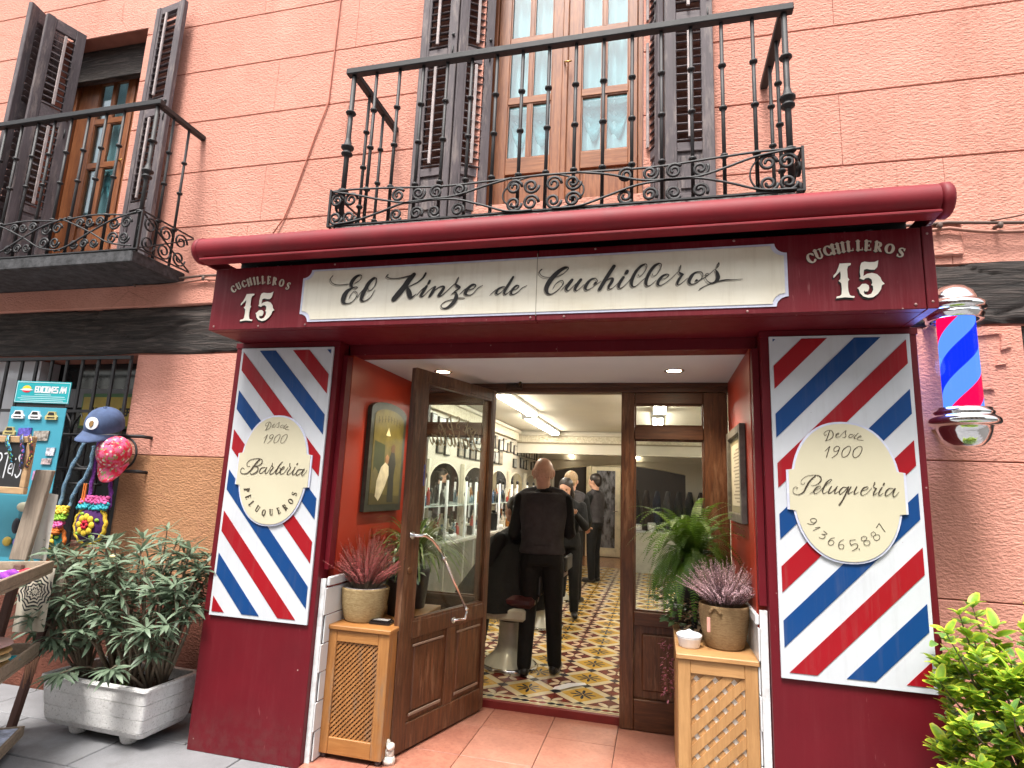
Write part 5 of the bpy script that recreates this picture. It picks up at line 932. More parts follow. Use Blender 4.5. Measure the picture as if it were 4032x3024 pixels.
# ================================================================ INTERIOR
def hydraulic(name):
    t = NT(name); X, Y, Z = t.xyz()
    m = t.math
    fu = m('SUBTRACT', m('FRACT', m('ADD', m('DIVIDE', m('ADD', X, .532), .4), .5)), .5); fv = m('SUBTRACT', m('FRACT', m('ADD', m('DIVIDE', m('SUBTRACT', Y, 4.546), .4), .5)), .5)
    au, av = m('ABSOLUTE', fu), m('ABSOLUTE', fv); d = m('ADD', au, av)
    isred = m('GREATER_THAN', d, .5); b = m('ABSOLUTE', m('SUBTRACT', d, .5))
    # local coordinates about the nearest diamond centre
    lu = m('SUBTRACT', au, m('MULTIPLY', isred, .5)); lv = m('SUBTRACT', av, m('MULTIPLY', isred, .5))
    r = m('SQRT', m('ADD', m('MULTIPLY', lu, lu), m('MULTIPLY', lv, lv))); th = m('ARCTAN2', lv, lu)
    pet = m('ADD', m('MULTIPLY', m('ABSOLUTE', m('COSINE', m('MULTIPLY', th, 4))), .10), .045)
    pet2 = m('MULTIPLY', m('ABSOLUTE', m('SINE', m('MULTIPLY', th, 2))), .17)
    fl_y = m('MULTIPLY', m('LESS_THAN', r, m('MULTIPLY', m('POWER', m('ABSOLUTE', m('COSINE', m('MULTIPLY', th, 4))), 1.5), .235)), m('GREATER_THAN', r, .018))
    fl_r = m('MULTIPLY', m('LESS_THAN', r, m('MULTIPLY', m('POWER', m('ABSOLUTE', m('SINE', m('MULTIPLY', th, 2))), 1.6), .25)), m('GREATER_THAN', r, .03))
    n = t.noise(30, 4, .6)
    yel = t.mix(n, (.58, .36, .065), (.50, .29, .05)); red = t.mix(n, (.20, .035, .022), (.15, .025, .018)); crm = t.mix(n, (.66, .58, .38), (.58, .50, .32)); blk = (.025, .03, .045)
    yel = t.mix(fl_y, yel, blk); red = t.mix(fl_r, red, (.62, .56, .40))
    c = t.mix(isred, yel, red); c = t.mix(m('LESS_THAN', b, .098), c, crm)
    v1 = m('ADD', au, m('ABSOLUTE', m('SUBTRACT', av, .5))); v2 = m('ADD', av, m('ABSOLUTE', m('SUBTRACT', au, .5)))
    c = t.mix(m('LESS_THAN', m('MINIMUM', v1, v2), .115), c, blk)
    # border of twisted rope along the threshold
    s = m('SINE', m('MULTIPLY', X, 2*pi/.125)); cy = m('ADD', m('MULTIPLY', s, .012), 4.286); s2 = m('ADD', m('MULTIPLY', s, -.012), 4.286)
    rope = m('LESS_THAN', m('ABSOLUTE', m('SUBTRACT', Y, 4.286)), m('ADD', m('MULTIPLY', m('ABSOLUTE', s), .015), .007))
    ropc = t.mix(m('GREATER_THAN', m('SINE', m('MULTIPLY', X, 2*pi/.25)), 0), (.20, .035, .022), blk)
    bc = t.mix(rope, crm, ropc); ln = m('MAXIMUM', m('LESS_THAN', m('ABSOLUTE', m('SUBTRACT', Y, 4.327)), .004), m('LESS_THAN', m('ABSOLUTE', m('SUBTRACT', Y, 4.246)), .004))
    bc = t.mix(ln, bc, red); c = t.mix(m('LESS_THAN', Y, 4.345), c, bc)
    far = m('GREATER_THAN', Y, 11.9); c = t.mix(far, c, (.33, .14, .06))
    return t.pbr(c, m('ADD', m('MULTIPLY', t.noise(6, 3), .15), .14), 0, t.bump(n, .15, .0006), Specular_IOR_Level=.6)
hm = hydraulic('patterned_cement_tile')
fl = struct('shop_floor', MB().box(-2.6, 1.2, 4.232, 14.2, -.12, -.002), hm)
struct('threshold', MB().box(-1.205, -.250, 4.196, 4.230, -.10, .0, .002), simple('oxblood_threshold', (.17, .015, .015), .4))
ft = MB().box(.0008, .1992, .0008, .1992, -.0025, 0, .0006).build('tile', hm, me=True); fh = MB().box(.0008, .1992, .0008, .110, -.0025, 0, .0006).build('tile', hm, me=True)
for i in range(12):
    x = -.532-.2*9+.2*i+.2
    inst('tile', fh, fl, Matrix.Translation((x, 4.236, .0)))
    for j in range(23): inst('tile', ft, fl, Matrix.Translation((x, 4.346+.2*j, random.uniform(-.0006, .0006))))
struct('shop_ceiling', MB().box(-2.6, 1.2, 4.252, 14.2, 2.445, 2.52), M['cream_wall'])
room = thing('shop_room', 'cream barber shop interior with moulded cornices and an arch', 'room', (-.7, 8, 0))
cw = M['cream_wall']
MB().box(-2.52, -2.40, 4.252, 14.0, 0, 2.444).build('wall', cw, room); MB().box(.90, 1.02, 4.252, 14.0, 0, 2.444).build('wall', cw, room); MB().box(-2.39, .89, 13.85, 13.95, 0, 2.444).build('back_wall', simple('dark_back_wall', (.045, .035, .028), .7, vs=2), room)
MB().box(-2.52, -1.93, 4.14, 4.25, 0, 2.444).box(.546, 1.02, 4.14, 4.25, 0, 2.444).box(-1.93, .546, 4.252, 4.30, 2.2156, 2.444).build('front_wall', cw, room)
# beams with plaster cornices
def plaster():
    t = NT('moulded_plaster'); v = t.map((1, 1, 1)); w_ = t.wave(5, v=t.map((2, 2, 9)), dist=6); n = t.noise(14, 5, .7, dist=1.5)
    c = t.mix(t.ramp(n, [(.35, 0), (.65, 1)]), (.60, .54, .42), (.42, .37, .27)); return t.pbr(c, .6, 0, t.bump(n, 1, .02))
pm = plaster()
for y, zb, a in ((9.95, 2.06, .18), (11.90, 2.06, .14)):
    MB().box(-2.39, .89, y, y+a, zb, 2.443).build('beam', cw, room)
    if y < 11:
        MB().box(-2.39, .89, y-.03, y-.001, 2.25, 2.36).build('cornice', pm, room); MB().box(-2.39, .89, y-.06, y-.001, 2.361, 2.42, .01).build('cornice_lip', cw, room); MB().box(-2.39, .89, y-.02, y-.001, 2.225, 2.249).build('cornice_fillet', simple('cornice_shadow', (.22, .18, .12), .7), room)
MB().box(-2.398, -2.33, 4.26, 9.8, 2.26, 2.38).build('cornice', pm, room); MB().box(-2.398, -2.29, 4.26, 9.8, 2.381, 2.43, .01).build('cornice_lip', cw, room)
# partition with a wide flat arch
arch = MB(); pts = [(-2.39, 0), (-2.10, 0), (-2.10, 1.84)]
ap = [(-2.10+2.62*i/20, 1.84+.15*sin(pi*i/20)) for i in range(21)]
top = [(x, 2.059) for x, z in ap]
arch.slab([(-2.39, 0), (-2.10, 0), (-2.10, 2.059), (-2.39, 2.059)], 11.92, 12.02).slab([(.52, 0), (.89, 0), (.89, 2.059), (.52, 2.059)], 11.92, 12.02)
for i in range(20): arch.slab([ap[i], ap[i+1], top[i+1], top[i]], 11.92, 12.02)
arch.build('arch_wall', cw, room)
for i in range(20): pass
MB().tube([(x, 11.91, z) for x, z in ap], .018, 6).build('arch_moulding', pm, room)
for x, y, e in ((-1.713, 11.85, 5), (-.394, 11.85, 5)):
    t = thing('wall_spot', 'small bright spot lamp on the far beam, '+('left one above the barber' if x < -1 else 'right one seen through the side window'), 'lamp', (x, y, 2.15), 'small spots on the far beam')
    MB().ell((x, y, 2.15), .035, .03, .035, 10, 8).build('bulb', emit('spot_bulb', (1, .85, .6), 12), t)
# back door
bd_ = thing('back_door', 'cream framed glass door with a lever handle at the far end of the shop', 'door', (-1.18, 13.8, 0))
MB().box(-1.62, -1.50, 13.72, 13.84, 0, 2.12, .006).box(-.84, -.72, 13.72, 13.84, 0, 2.12, .006).box(-1.4995, -.8405, 13.72, 13.84, 2.03, 2.12, .006).build('frame', simple('cream_gloss_frame', (.66, .56, .36), .35), bd_)
dp = simple('cream_gloss_door', (.68, .60, .42), .3)
MB().box(-1.495, -1.385, 13.74, 13.79, .01, 2.02, .004).box(-.955, -.845, 13.74, 13.79, .01, 2.02, .004).box(-1.384, -.956, 13.74, 13.79, .01, .20, .004).box(-1.384, -.956, 13.74, 13.79, 1.93, 2.02, .004).build('leaf_frame', dp, bd_)
gp = NT('door_glass_painted_reflections'); gz = gp.xyz(); gc = gp.mix(gp.ramp(gp.noise(3, 5, .6, v=gp.map((3, 1, 1.2))), [(.4, 0), (.6, 1)]), (.03, .025, .02), (.22, .22, .24))  # light and dark blotches painted in as reflections of the shop
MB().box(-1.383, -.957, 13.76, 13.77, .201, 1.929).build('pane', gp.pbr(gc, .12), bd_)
MB().tube([(-.90, 13.735, 1.02), (-.90, 13.70, 1.02), (-1.0, 13.70, 1.02)], .012, 8).build('handle', M['chrome'], bd_)
# fluorescent battens
def batten(x, y0, y1, label, z=2.42):
    t = thing('fluorescent_light', label, 'lamp', (x, (y0+y1)/2, z), 'fluorescent ceiling lights')
    MB().box(x-.075, x+.075, y0, y1, z-.015, z+.024, .004).build('batten', M['white_plastic'], t)
    tb = emit('fluorescent_tube', (1, .93, .78), 18)
    for dx in (-.045, .045): MB().tube([(x+dx, y0+.04, z-.035), (x+dx, y1-.04, z-.035)], .016, 10).build('tube', tb, t)
    MB().box(x-.07, x+.07, y0, y0+.04, z-.055, z-.016).box(x-.07, x+.07, y1-.04, y1, z-.055, z-.016).build('holder', M['white_plastic'], t)
batten(-1.57, 5.15, 7.30, 'first twin fluorescent batten on the left of the shop ceiling')
batten(-1.70, 7.55, 9.80, 'second twin fluorescent batten farther down the left of the ceiling')
batten(.02, 5.6, 7.0, 'twin fluorescent batten seen through the pane above the right side window')
batten(.0, 7.3, 9.0, 'farther twin fluorescent batten seen through the right side window')
batten(-1.1, 12.5, 13.3, 'short batten beyond the arch', 2.42)
# left wall: mirrors, shelf, cupboards, pictures
mir = thing('mirror_wall', 'row of arched barber mirrors with white pilasters and a glass shelf on the left wall', 'mirror', (-2.38, 7, 1))
mm = simple('mirror_silver', (.80, .80, .78), .03, 1, var=0)
wf = simple('ivory_mirror_frame', (.62, .57, .46), .4)
for k in range(6):
    y = 4.75+1.18*k
    P = [(y, .98), (y+.95, .98), (y+.95, 1.48)]+[(y+.475+.475*cos(a), 1.48+.22*sin(a)) for a in [pi*i/12 for i in range(1, 12)]]+[(y, 1.48)]
    f = lambda g, x0, x1, nm_, ma: (lambda mb: mb.build(nm_, ma, mir))(MB(Matrix(((0, 1, 0, 0), (1, 0, 0, 0), (0, 0, 1, 0), (0, 0, 0, 1)))).slab([((q[0]-(y+.475))*g+(y+.475), (q[1]-1.3)*g+1.3) for q in P], x0, x1))
    f(1.05, -2.394, -2.380, 'mirror_frame', wf); f(1.0, -2.3795, -2.376, 'mirror_glass', mm)
    MB().box(-2.396, -2.34, y-.13, y-.07, .90, 1.72, .006).build('pilaster', wf, mir)
MB().box(-2.398, -2.02, 4.5, 11.6, .86, .90, .005).build('counter', simple('white_marble', (.60, .58, .54), .2, var=.1), mir)
MB().box(-2.395, -2.06, 4.5, 11.6, .0, .855).build('cupboard', simple('grey_cupboard', (.20, .19, .17), .4, var=.4, vs=5), mir)
# slim white stands, hand showers and a glass shelf along the mirrors
wp = M['white_plastic']; R9 = random.Random(31)
for k in range(13):
    y = 4.62+.52*k
    y += R9.uniform(-.15, .15); q_ = MB().tube([(-2.06, y, .30), (-2.06, y, 1.50)], .014, 8)
    q_.build('stand_tube', wp, mir); MB().ell((-2.06, y, 1.53), .022, .022, .030, 8, 6).build('stand_knob', M['ink'], mir)
MB().box(-2.36, -2.10, 4.5, 11.6, 1.235, 1.243).build('glass_shelf', simple('frosted_shelf_glass', (.45, .52, .50), .15), mir)
for k in range(7):
    y = 4.9+.95*k; MB().lathe((-2.20, y, .901), [(.0, .012), (.12, .012), (.17, .06), (.175, .06), (.18, .02), (.16, 0)], 20).build('basin', M['white_plastic'], mir)
pic_m = [simple('sepia_photo', (.20, .17, .13), .4, var=.7, vs=14), simple('grey_photo', (.30, .30, .29), .4, var=.7, vs=18), simple('pale_print', (.45, .42, .36), .4, var=.5, vs=12)]
bf = simple('black_picture_frame', (.02, .018, .017), .35)
R = random.Random(3); y = 4.5; n_ = 0; rown = [0, 0]; ORD = ['first', 'second', 'third', 'fourth', 'fifth', 'sixth']
while y < 11.7:
    for row, zb in enumerate((2.02, 1.80)):
        if row == 1 and R.random() < .35: continue
        rown[row] += 1; h_ = R.uniform(.15, .21); w_ = R.uniform(.13, .22); z0 = zb+R.uniform(-.015, .015)
        t = thing('wall_picture', 'black framed %s in the %s row above the %s mirror from the street' % (R.choice(['photograph', 'print', 'certificate', 'postcard', 'poster']), ('top', 'middle')[row], ORD[min(5, max(0, int((y-4.7)/1.18)))]), 'picture', (-2.39, y, z0), 'framed pictures crowding the left wall')
        MB().box(-2.398, -2.372, y, y+w_, z0, z0+h_, .003).build('frame', bf, t); MB().box(-2.3715, -2.3695, y+.016, y+w_-.016, z0+.016, z0+h_-.016).build('print', R.choice(pic_m), t)
        n_ += 1
    y += R.uniform(.21, .27)
Rr = random.Random(9)
for k in range(14):
    y0_ = 5.0+k*.48; z0 = Rr.choice((1.35, 1.6, 1.85)); h_ = Rr.uniform(.2, .4); w_ = Rr.uniform(.18, .3)
    t = thing('wall_picture', 'framed poster on the right shop wall mirrored in the %s mirror' % ORD[min(5, int((y0_-4.7)/1.18))], 'picture', (.89, y0_, z0), 'framed posters on the right shop wall')
    MB().box(.875, .898, y0_, y0_+w_, z0, z0+h_, .003).build('frame', bf, t); MB().box(.872, .8745, y0_+.02, y0_+w_-.02, z0+.02, z0+h_-.02).build('print', Rr.choice(pic_m), t)
# bottles, towels and jars on the counter
bot_c = [(.45, .45, .42), (.05, .09, .16), (.30, .12, .03), (.02, .02, .02), (.55, .50, .40), (.10, .16, .20), (.35, .05, .04)]
bmt = [simple('bottle_%s' % 'abcdefg'[i], c, .2) for i, c in enumerate(bot_c)]
bl_n = ['white', 'navy blue', 'amber', 'black', 'ivory', 'teal', 'red']
y = 4.6; bcn = [0]*7
while y < 11.3:
    k = R.randrange(7); h_ = R.uniform(.09, .22); r_ = R.uniform(.018, .034); x = R.uniform(-2.34, -2.10)
    mb = MB().lathe((x, y, .90), [(0, 0), (r_, 0), (r_*1.05, .01), (r_, h_*.62), (r_*.45, h_*.78), (r_*.42, h_*.9), (r_*.5, h_*.9), (r_*.5, h_), (0, h_)], 10)
    bcn[k] += 1; tag(mb.build('bottle', bmt[k], None, (x, y, .9)), '%s %s bottle on the barber counter under the %s mirror from the street' % (('tall', 'short')[h_ < .155], bl_n[k], ORD[min(5, max(0, int((y-4.7)/1.18)))]), 'bottle', 'bottles on the barber counter')
    y += R.uniform(.07, .16)
for k in range(46):
    y = 4.55+.15*k+R.uniform(-.03, .03); h_ = R.uniform(.08, .20); r_ = R.uniform(.016, .030); x = R.uniform(-2.32, -2.16); q = R.randrange(7)
    tag(MB().lathe((x, y, 1.2435), [(0, 0), (r_, 0), (r_, h_*.7), (r_*.4, h_*.85), (r_*.45, h_), (0, h_)], 9).build('bottle', bmt[q], None, (x, y, 1.2435)), '%s %s bottle on the glass shelf before the %s mirror from the street' % (('tall', 'short')[h_ < .14], bl_n[q], ORD[min(5, max(0, int((y-4.7)/1.18)))]), 'bottle', 'bottles on the glass shelf')
for k in range(26):
    y = 4.6+.27*k+R.uniform(-.06, .06); x = R.uniform(-2.22, -2.08); a, b, h_ = R.uniform(.04, .09), R.uniform(.04, .09), R.uniform(.05, .22); q = R.choice((0, 1, 3, 3, 3, 4, 6))
    tag(MB().box(x-a/2, x+a/2, y-b/2, y+b/2, .9005, .9005+h_, .006).build('toiletry_box', bmt[q], None, (x, y, .9)), '%s %s box on the barber counter under the %s mirror from the street' % (('tall', 'low')[h_ < .13], bl_n[q], ORD[min(5, max(0, int((y-4.7)/1.18)))]), 'box', 'boxes on the barber counter')
# barber chairs
def chair(x, y, label, lod=0):
    t = thing('barber_chair', label, 'barber chair', (x, y, 0), 'barber chairs in a row')
    en = simple('cream_enamel_pedestal', (.46, .45, .38), .25)
    MB().lathe((x, y, 0), [(.0, 0), (.235, 0), (.245, .012), (.23, .03)], 28).build('base_ring', M['chrome'], t)
    MB().lathe((x, y, 0), [(.215, .031), (.19, .06), (.13, .115), (.10, .17), (.092, .34), (.095, .36)], 24).build('pedestal', en, t)
    MB().lathe((x, y, 0), [(.088, .361), (.088, .40), (.0, .40)], 20).build('collar', bf, t)
    MB().box(x-.17, x+.17, y-.24, y+.24, .401, .50, .02).build('seat_pan', en, t)
    MB().box(x-.24, x+.24, y-.24, y+.26, .502, .60, .035).build('seat', simple('oxblood_leather', (.045, .006, .008), .35), t)
    pieces(MB().box(x-.29, x-.25, y-.18, y+.22, .60, .76, .015).box(x+.25, x+.29, y-.18, y+.22, .60, .76, .015), 'armrest', bf, t)
    return t
chair(-1.20, 5.0, 'first barber chair, cream pedestal beside the barber standing with his back turned'); MB
chair(-1.22, 6.5, 'second barber chair, cream pedestal seen between the barber\'s legs'); chair(-1.35, 8.1, 'third barber chair farther down the shop')
# reception desk and clutter seen through the right side window
desk = thing('reception_desk', 'white panelled reception counter seen through the right side window', 'desk', (.1, 11.6, 0))
MB().box(-.60, .88, 11.5, 11.88, 0, .72, .004).build('desk_front', simple('white_panel', (.56, .54, .47), .5), desk); MB().box(-.63, .88, 11.47, 11.9, .722, .75, .004).build('desk_top', M['white_plastic'], desk)
R = random.Random(5)
reflection_c = [('black', (.012, .012, .014)), ('dark brown', (.03, .018, .012)), ('navy', (.015, .02, .04)), ('grey', (.06, .06, .065)), ('black', (.01, .01, .01))]  # added dark shapes stand in for street reflections in the side window
for k in range(7):
    nme, c = reflection_c[k % 5]; x = -.42+k*.2; mb = MB()
    mb.tube([(x, 11.80, .78), (x+.02, 11.74, 1.0), (x-.01, 11.72, 1.3), (x+.01, 11.76, 1.50)], [.11, .15, .13, .05], 10, ry=[.07, .09, .08, .04])
    tag(mb.build('coat', simple('coat_cloth', c, .8, var=.4, vs=12, bs=30, bd=.01), None, (x, 11.8, .78)), '%s shape standing in for a street reflection, number %s from the door' % (nme, ['one', 'two', 'three', 'four', 'five', 'six', 'seven'][k]) if False else '%s shape standing in for a street reflection above the reception desk' % nme, 'coat', 'added shapes standing in for street reflections')
tag(MB().box(-.50, -.30, 11.55, 11.70, .752, .87, .02).box(-.47, -.33, 11.53, 11.549, .77, .85).build('card_machine', M['white_plastic'], None, (-.4, 11.6, .75)), 'white card machine on the reception desk', 'card machine')
tag(MB().lathe((-.12, 11.6, .752), [(0, 0), (.07, 0), (.08, .10), (.07, .16), (0, .16)], 14).build('towel_roll', M['white_plastic'], None, (-.12, 11.6, .75)), 'white towel roll standing on the reception desk', 'towel roll')
# ================================================================ PEOPLE
def vox(name, mb, mat, parent, v, sm=4):
    o = mb.build(name, mat, parent)
    r = o.modifiers.new('remesh', 'REMESH'); r.mode = 'VOXEL'; r.voxel_size = v; r.use_smooth_shade = True
    s_ = o.modifiers.new('smooth', 'SMOOTH'); s_.iterations = sm; s_.factor = .5
    return o
def cap(mb, pts, rs, k=12, ry=None):
    mb.tube(pts, rs, k, ry=ry)
    for i in (0, -1): mb.ell(pts[i], rs[i], rs[i], rs[i], 10, 8)
    for i in range(1, len(pts)-1): mb.ell(pts[i], rs[i]*.99, rs[i]*.99, rs[i]*.99, 10, 8)
def hand(mb, w_, d, side, sz=1):
    """palm and five bent fingers from wrist w_ along direction d"""
    d = Vector(d).normalized(); u = Vector((0, 0, 1)) if abs(d.z) < .8 else Vector((0, 1, 0)); s_ = d.cross(u).normalized(); n = s_.cross(d).normalized()
    w_ = Vector(w_)
    mb.tube([w_, w_+d*.045*sz, w_+d*.085*sz], [.026*sz, .040*sz, .040*sz], 10, ry=[.020*sz, .015*sz, .013*sz], up=n)
    for k in range(4):
        b = w_+d*.082*sz+s_*(k-1.5)*.019*sz; L_ = (.066, .076, .070, .054)[k]*sz; c = -n*side
        cap(mb, [b, b+d*L_*.45, b+d*L_*.75+c*L_*.25, b+d*L_*.85+c*L_*.6], [.0095*sz, .009*sz, .008*sz, .007*sz], 8)
    b = w_+d*.03*sz+s_*side*.030*sz; cap(mb, [b, b+(d*.5+s_*side*.75).normalized()*.035*sz, b+(d*.9+s_*side*.5).normalized()*.062*sz], [.012*sz, .011*sz, .009*sz], 8)
def person(label, x, y, head_deg, H, J, hair, vest=None, sleeves='black_cloth', trousers='black_cloth', hood=None, seated=False, look=0, bald=False, cape=False, headdrop=0):
    """J: joint dict in a local frame (x right of the person, y forward, z up), metres for a 1.75 m body"""
    k = H/1.75; T = Matrix.Translation((x, y, 0)) @ Matrix.Rotation(radians(head_deg), 4, 'Z') @ Matrix.Scale(k, 4)
    t = thing('person', label, 'person', (x, y, 0))
    z0 = J.get('drop', 0)
    def torso(mb, g, lo=.86, hi=1.46):
        S = [(.86, .165, .115), (.95, .170, .120), (1.05, .150, .108), (1.15, .155, .112), (1.27, .178, .122), (1.36, .182, .115), (1.42, .150, .092), (1.46, .080, .070)]
        S = [s_ for s_ in S if lo-1e-6 <= s_[0] <= hi+1e-6]; vs = []; n = 20
        for z, rx, ry in S:
            ln = J.get('lean', 0)*(z-.9)
            for i in range(n):
                a = 2*pi*i/n; ca, sa = cos(a), sin(a); e = .85
                vs.append(((rx+g)*math.copysign(abs(ca)**e, ca), (ry+g)*math.copysign(abs(sa)**e, sa)+ln, z-z0+(g if z > 1.4 else 0)))
        m_ = len(S); fs = [(i*n+j, i*n+(j+1) % n, (i+1)*n+(j+1) % n, (i+1)*n+j) for i in range(m_-1) for j in range(n)]
        mb.add(vs, fs, True); mb.f += [tuple(len(mb.v)-m_*n+j for j in reversed(range(n))), tuple(len(mb.v)-n+j for j in range(n))]; mb.sm += [False, False]
    lean = J.get('lean', 0); hd = Vector((0, .015+lean*.72, 1.625-z0))+Vector(J.get('head', (0, 0, 0)))
    RH = Matrix.Rotation(radians(look), 3, 'Z') @ Matrix.Rotation(radians(headdrop), 3, 'X')
    b = MB(T); torso(b, -.004)
    cap(b, [(0, lean*.5-.005, 1.42-z0), hd+Vector((0, -.02, -.07))], [.066, .062])
    q = lambda p: hd+RH @ Vector(p)
    b.ell(q((0, -.012, .020)), .083, .100, .094, 20, 14, RH); b.ell(q((0, .018, -.045)), .064, .070, .066, 16, 12, RH); b.ell(q((0, -.035, -.045)), .070, .060, .060, 14, 10, RH)
    b.ell(q((0, .060, -.085)), .028, .026, .022, 10, 8, RH)                     # chin
    b.tube([q((0, .080, .020)), q((0, .098, -.020)), q((0, .086, -.034))], [.010, .015, .012], 8)   # nose
    for s_ in (-1, 1):
        b.ell(q((s_*.088, -.012, -.014)), .014, .021, .034, 10, 8, RH); b.ell(q((s_*.036, .068, -.028)), .020, .018, .020, 8, 6, RH); b.tube([q((s_*.012, .084, .030)), q((s_*.045, .074, .030))], [.008, .007], 6)
    b.tube([q((-.022, .081, -.060)), q((0, .088, -.058)), q((.022, .081, -.060))], [.005, .008, .005], 6)
    for s_, a in (('L', -1), ('R', 1)):
        sh, el, wr = [Vector(v) for v in J['arm'+s_]]; sh.z -= z0; el.z -= z0; wr.z -= z0
        cap(b, [sh, sh.lerp(el, .5), el], [.050, .044, .037]); cap(b, [el, el.lerp(wr, .4), wr], [.038, .036, .024]); hand(b, wr, wr-el, a)
        hp_, kn, an, to = [Vector(v) for v in J['leg'+s_]]
        cap(b, [hp_, hp_.lerp(kn, .5), kn], [.080, .070, .050]); cap(b, [kn, kn.lerp(an, .35), an], [.050, .050, .034]); cap(b, [an+Vector((0, 0, -.03)), to], [.034, .026])
    vox('body', b, M['skin'], t, .0085*k, 3)
    # eyes, brows, mouth
    f = MB(T)
    for s_ in (-1, 1): f.ell(q((s_*.030, .079, .006)), .011, .006, .006, 8, 6, RH)
    f.build('eyes', M['ink'], t)
    MB(T).tube([q((-.020, .089, -.060)), q((0, .095, -.059)), q((.020, .089, -.060))], [.002, .0045, .002], 6).build('lips', simple('lips', (.30, .09, .07), .5), t)
    # clothes
    tr = MB(T)
    S2 = MB(T); torso(tr, .012, .86, 1.05)
    for s_ in 'LR':
        hp_, kn, an, to = [Vector(v) for v in J['leg'+s_]]; cap(tr, [hp_, hp_.lerp(kn, .5), kn], [.098, .088, .072]); cap(tr, [kn, kn.lerp(an, .5), an+Vector((0, 0, .0))], [.072, .066, .060])
    vox('trousers', tr, M[trousers], t, .014*k)
    for s_ in 'LR':
        hp_, kn, an, to = [Vector(v) for v in J['leg'+s_]]; an = an+Vector((0, 0, -.045)); hl = an+(an-to).normalized()*.03; so = MB(T)
        hl.z = to.z; cap(so, [hl+Vector((0, 0, .012)), hl.lerp(to, .5)+Vector((0, 0, .012)), to+Vector((0, 0, .004))], [.040, .043, .036]); cap(so, [an+Vector((0, 0, .03)), hl.lerp(to, .3)+Vector((0, 0, .03))], [.042, .040]); vox('shoe', so, M['shoe'], t, .008*k, 2)
    sh_ = MB(T); torso(sh_, .008, .95, 1.46)
    for s_ in 'LR':
        sh, el, wr = [Vector(v) for v in J['arm'+s_]]; sh.z -= z0; el.z -= z0; wr.z -= z0
        cap(sh_, [sh, sh.lerp(el, .5), el], [.062, .057, .052]); cap(sh_, [el, el.lerp(wr, .5), el.lerp(wr, .93)], [.056, .050, .040])
    cap(sh_, [(0, lean*.5-.005, 1.44-z0), (0, lean*.6, 1.49-z0)], [.075, .066]); vox('shirt', sh_, M[sleeves], t, .012*k)
    if vest:
        v_ = MB(T); torso(v_, .028, .95, 1.42)
        for a in (-1, 1): cap(v_, [(a*.07, lean*.5, 1.440-z0), (a*.135, lean*.5-.005, 1.415-z0), (a*.175, lean*.5-.005, 1.385-z0)], [.062, .070, .070])
        vox('waistcoat', v_, M[vest], t, .012*k, 5)
        MB(T).box(-.05, .05, -.152+lean*.2, -.146+lean*.2, 1.03-z0, 1.05-z0).build('back_strap', M[vest], t)
    if hair:
        h_ = MB(T); Q = Matrix.Rotation(radians(look), 3, 'Z')
        if bald:
            for a in range(-100, 101, 20):
                an_ = radians(a-90); h_.ell(q((.079*cos(an_), -.014+.094*sin(an_), -.030)), .012, .012, .045, 8, 6)
            vox('hair_fringe', h_, simple('cropped_grey_hair', (.50, .285, .20), .6, var=.08, vs=90), t, .008*k, 4)
        else:
            h_.ell(q((0, -.022, .036)), .094, .108, .100, 20, 14); h_.ell(q((0, -.055, -.02)), .078, .068, .085, 16, 12)
            for a in (-1, 1): h_.ell(q((a*.070, -.01, .02)), .022, .045, .055, 10, 8)
            if J.get('long'): h_.tube([q((0, -.06, 0)), q((0, -.08, -.12)), q((.01, -.07, -.26))], [.085, .095, .06], 12); h_.tube([q((-.075, .01, .02)), q((-.085, .01, -.10)), q((-.07, .02, -.20))], [.025, .032, .02], 8); h_.tube([q((.075, .01, .02)), q((.085, .01, -.10)), q((.07, .02, -.20))], [.025, .032, .02], 8)
            # cut back from the face
            hm_ = vox('hair', h_, M[hair], t, .008*k, 3)
            hm_.location = (T.to_3x3() @ (RH @ Vector((0, -.010, .006))))
    return t
stand = lambda fx=.0: {'legL': [(-.09, 0, .90), (-.10, .015, .48), (-.11, -.01, .085), (-.125, .12, .03)], 'legR': [(.09, 0, .90), (.10, .02, .48), (.11, 0, .085), (.135, .13, .03)]}
J = stand(); J['legL'] = [(-.09, 0, .88), (-.105, .03, .47), (-.115, -.05, .085), (-.15, .09, .03)]; J['legR'] = [(.09, 0, .88), (.11, .02, .47), (.125, .06, .085), (.16, .20, .03)]
J.update({'armL': [(-.19, 0, 1.385), (-.245, .04, 1.10), (-.18, .28, 1.06)], 'armR': [(.19, 0, 1.385), (.225, .06, 1.12), (.15, .30, 1.12)], 'lean': .03, 'head': (-.01, -.01, -.0)})
person('bald barber in charcoal waistcoat and black sleeves standing with his back to the door', -.925, 4.86, 8, 1.72, J, 'x', vest='grey_vest', bald=True, headdrop=-4)
J = stand(); J.update({'armL': [(-.19, 0, 1.385), (-.23, .10, 1.13), (-.10, .26, 1.30)], 'armR': [(.19, 0, 1.385), (.24, .05, 1.12), (.20, .25, 1.05)], 'long': 1, 'head': (.03, .03, -.02)})
person('dark haired woman in black facing the street with one hand raised', -1.055, 7.1, 188, 1.60, J, 'hair_dark', headdrop=-16, look=-14)
J = stand(); J.update({'armL': [(-.20, 0, 1.385), (-.25, .03, 1.12), (-.22, .20, .98)], 'armR': [(.20, 0, 1.385), (.25, .03, 1.10), (.18, .22, 1.0)]})
person('person with pale ashen hair and dark jacket standing with back turned behind the woman', -1.145, 8.0, -12, 1.70, J, 'hair_blond', vest='grey_vest')
J = stand(); J.update({'armL': [(-.20, 0, 1.385), (-.23, .08, 1.12), (-.08, .28, 1.14)], 'armR': [(.20, 0, 1.385), (.24, .06, 1.10), (.12, .26, 1.12)]})
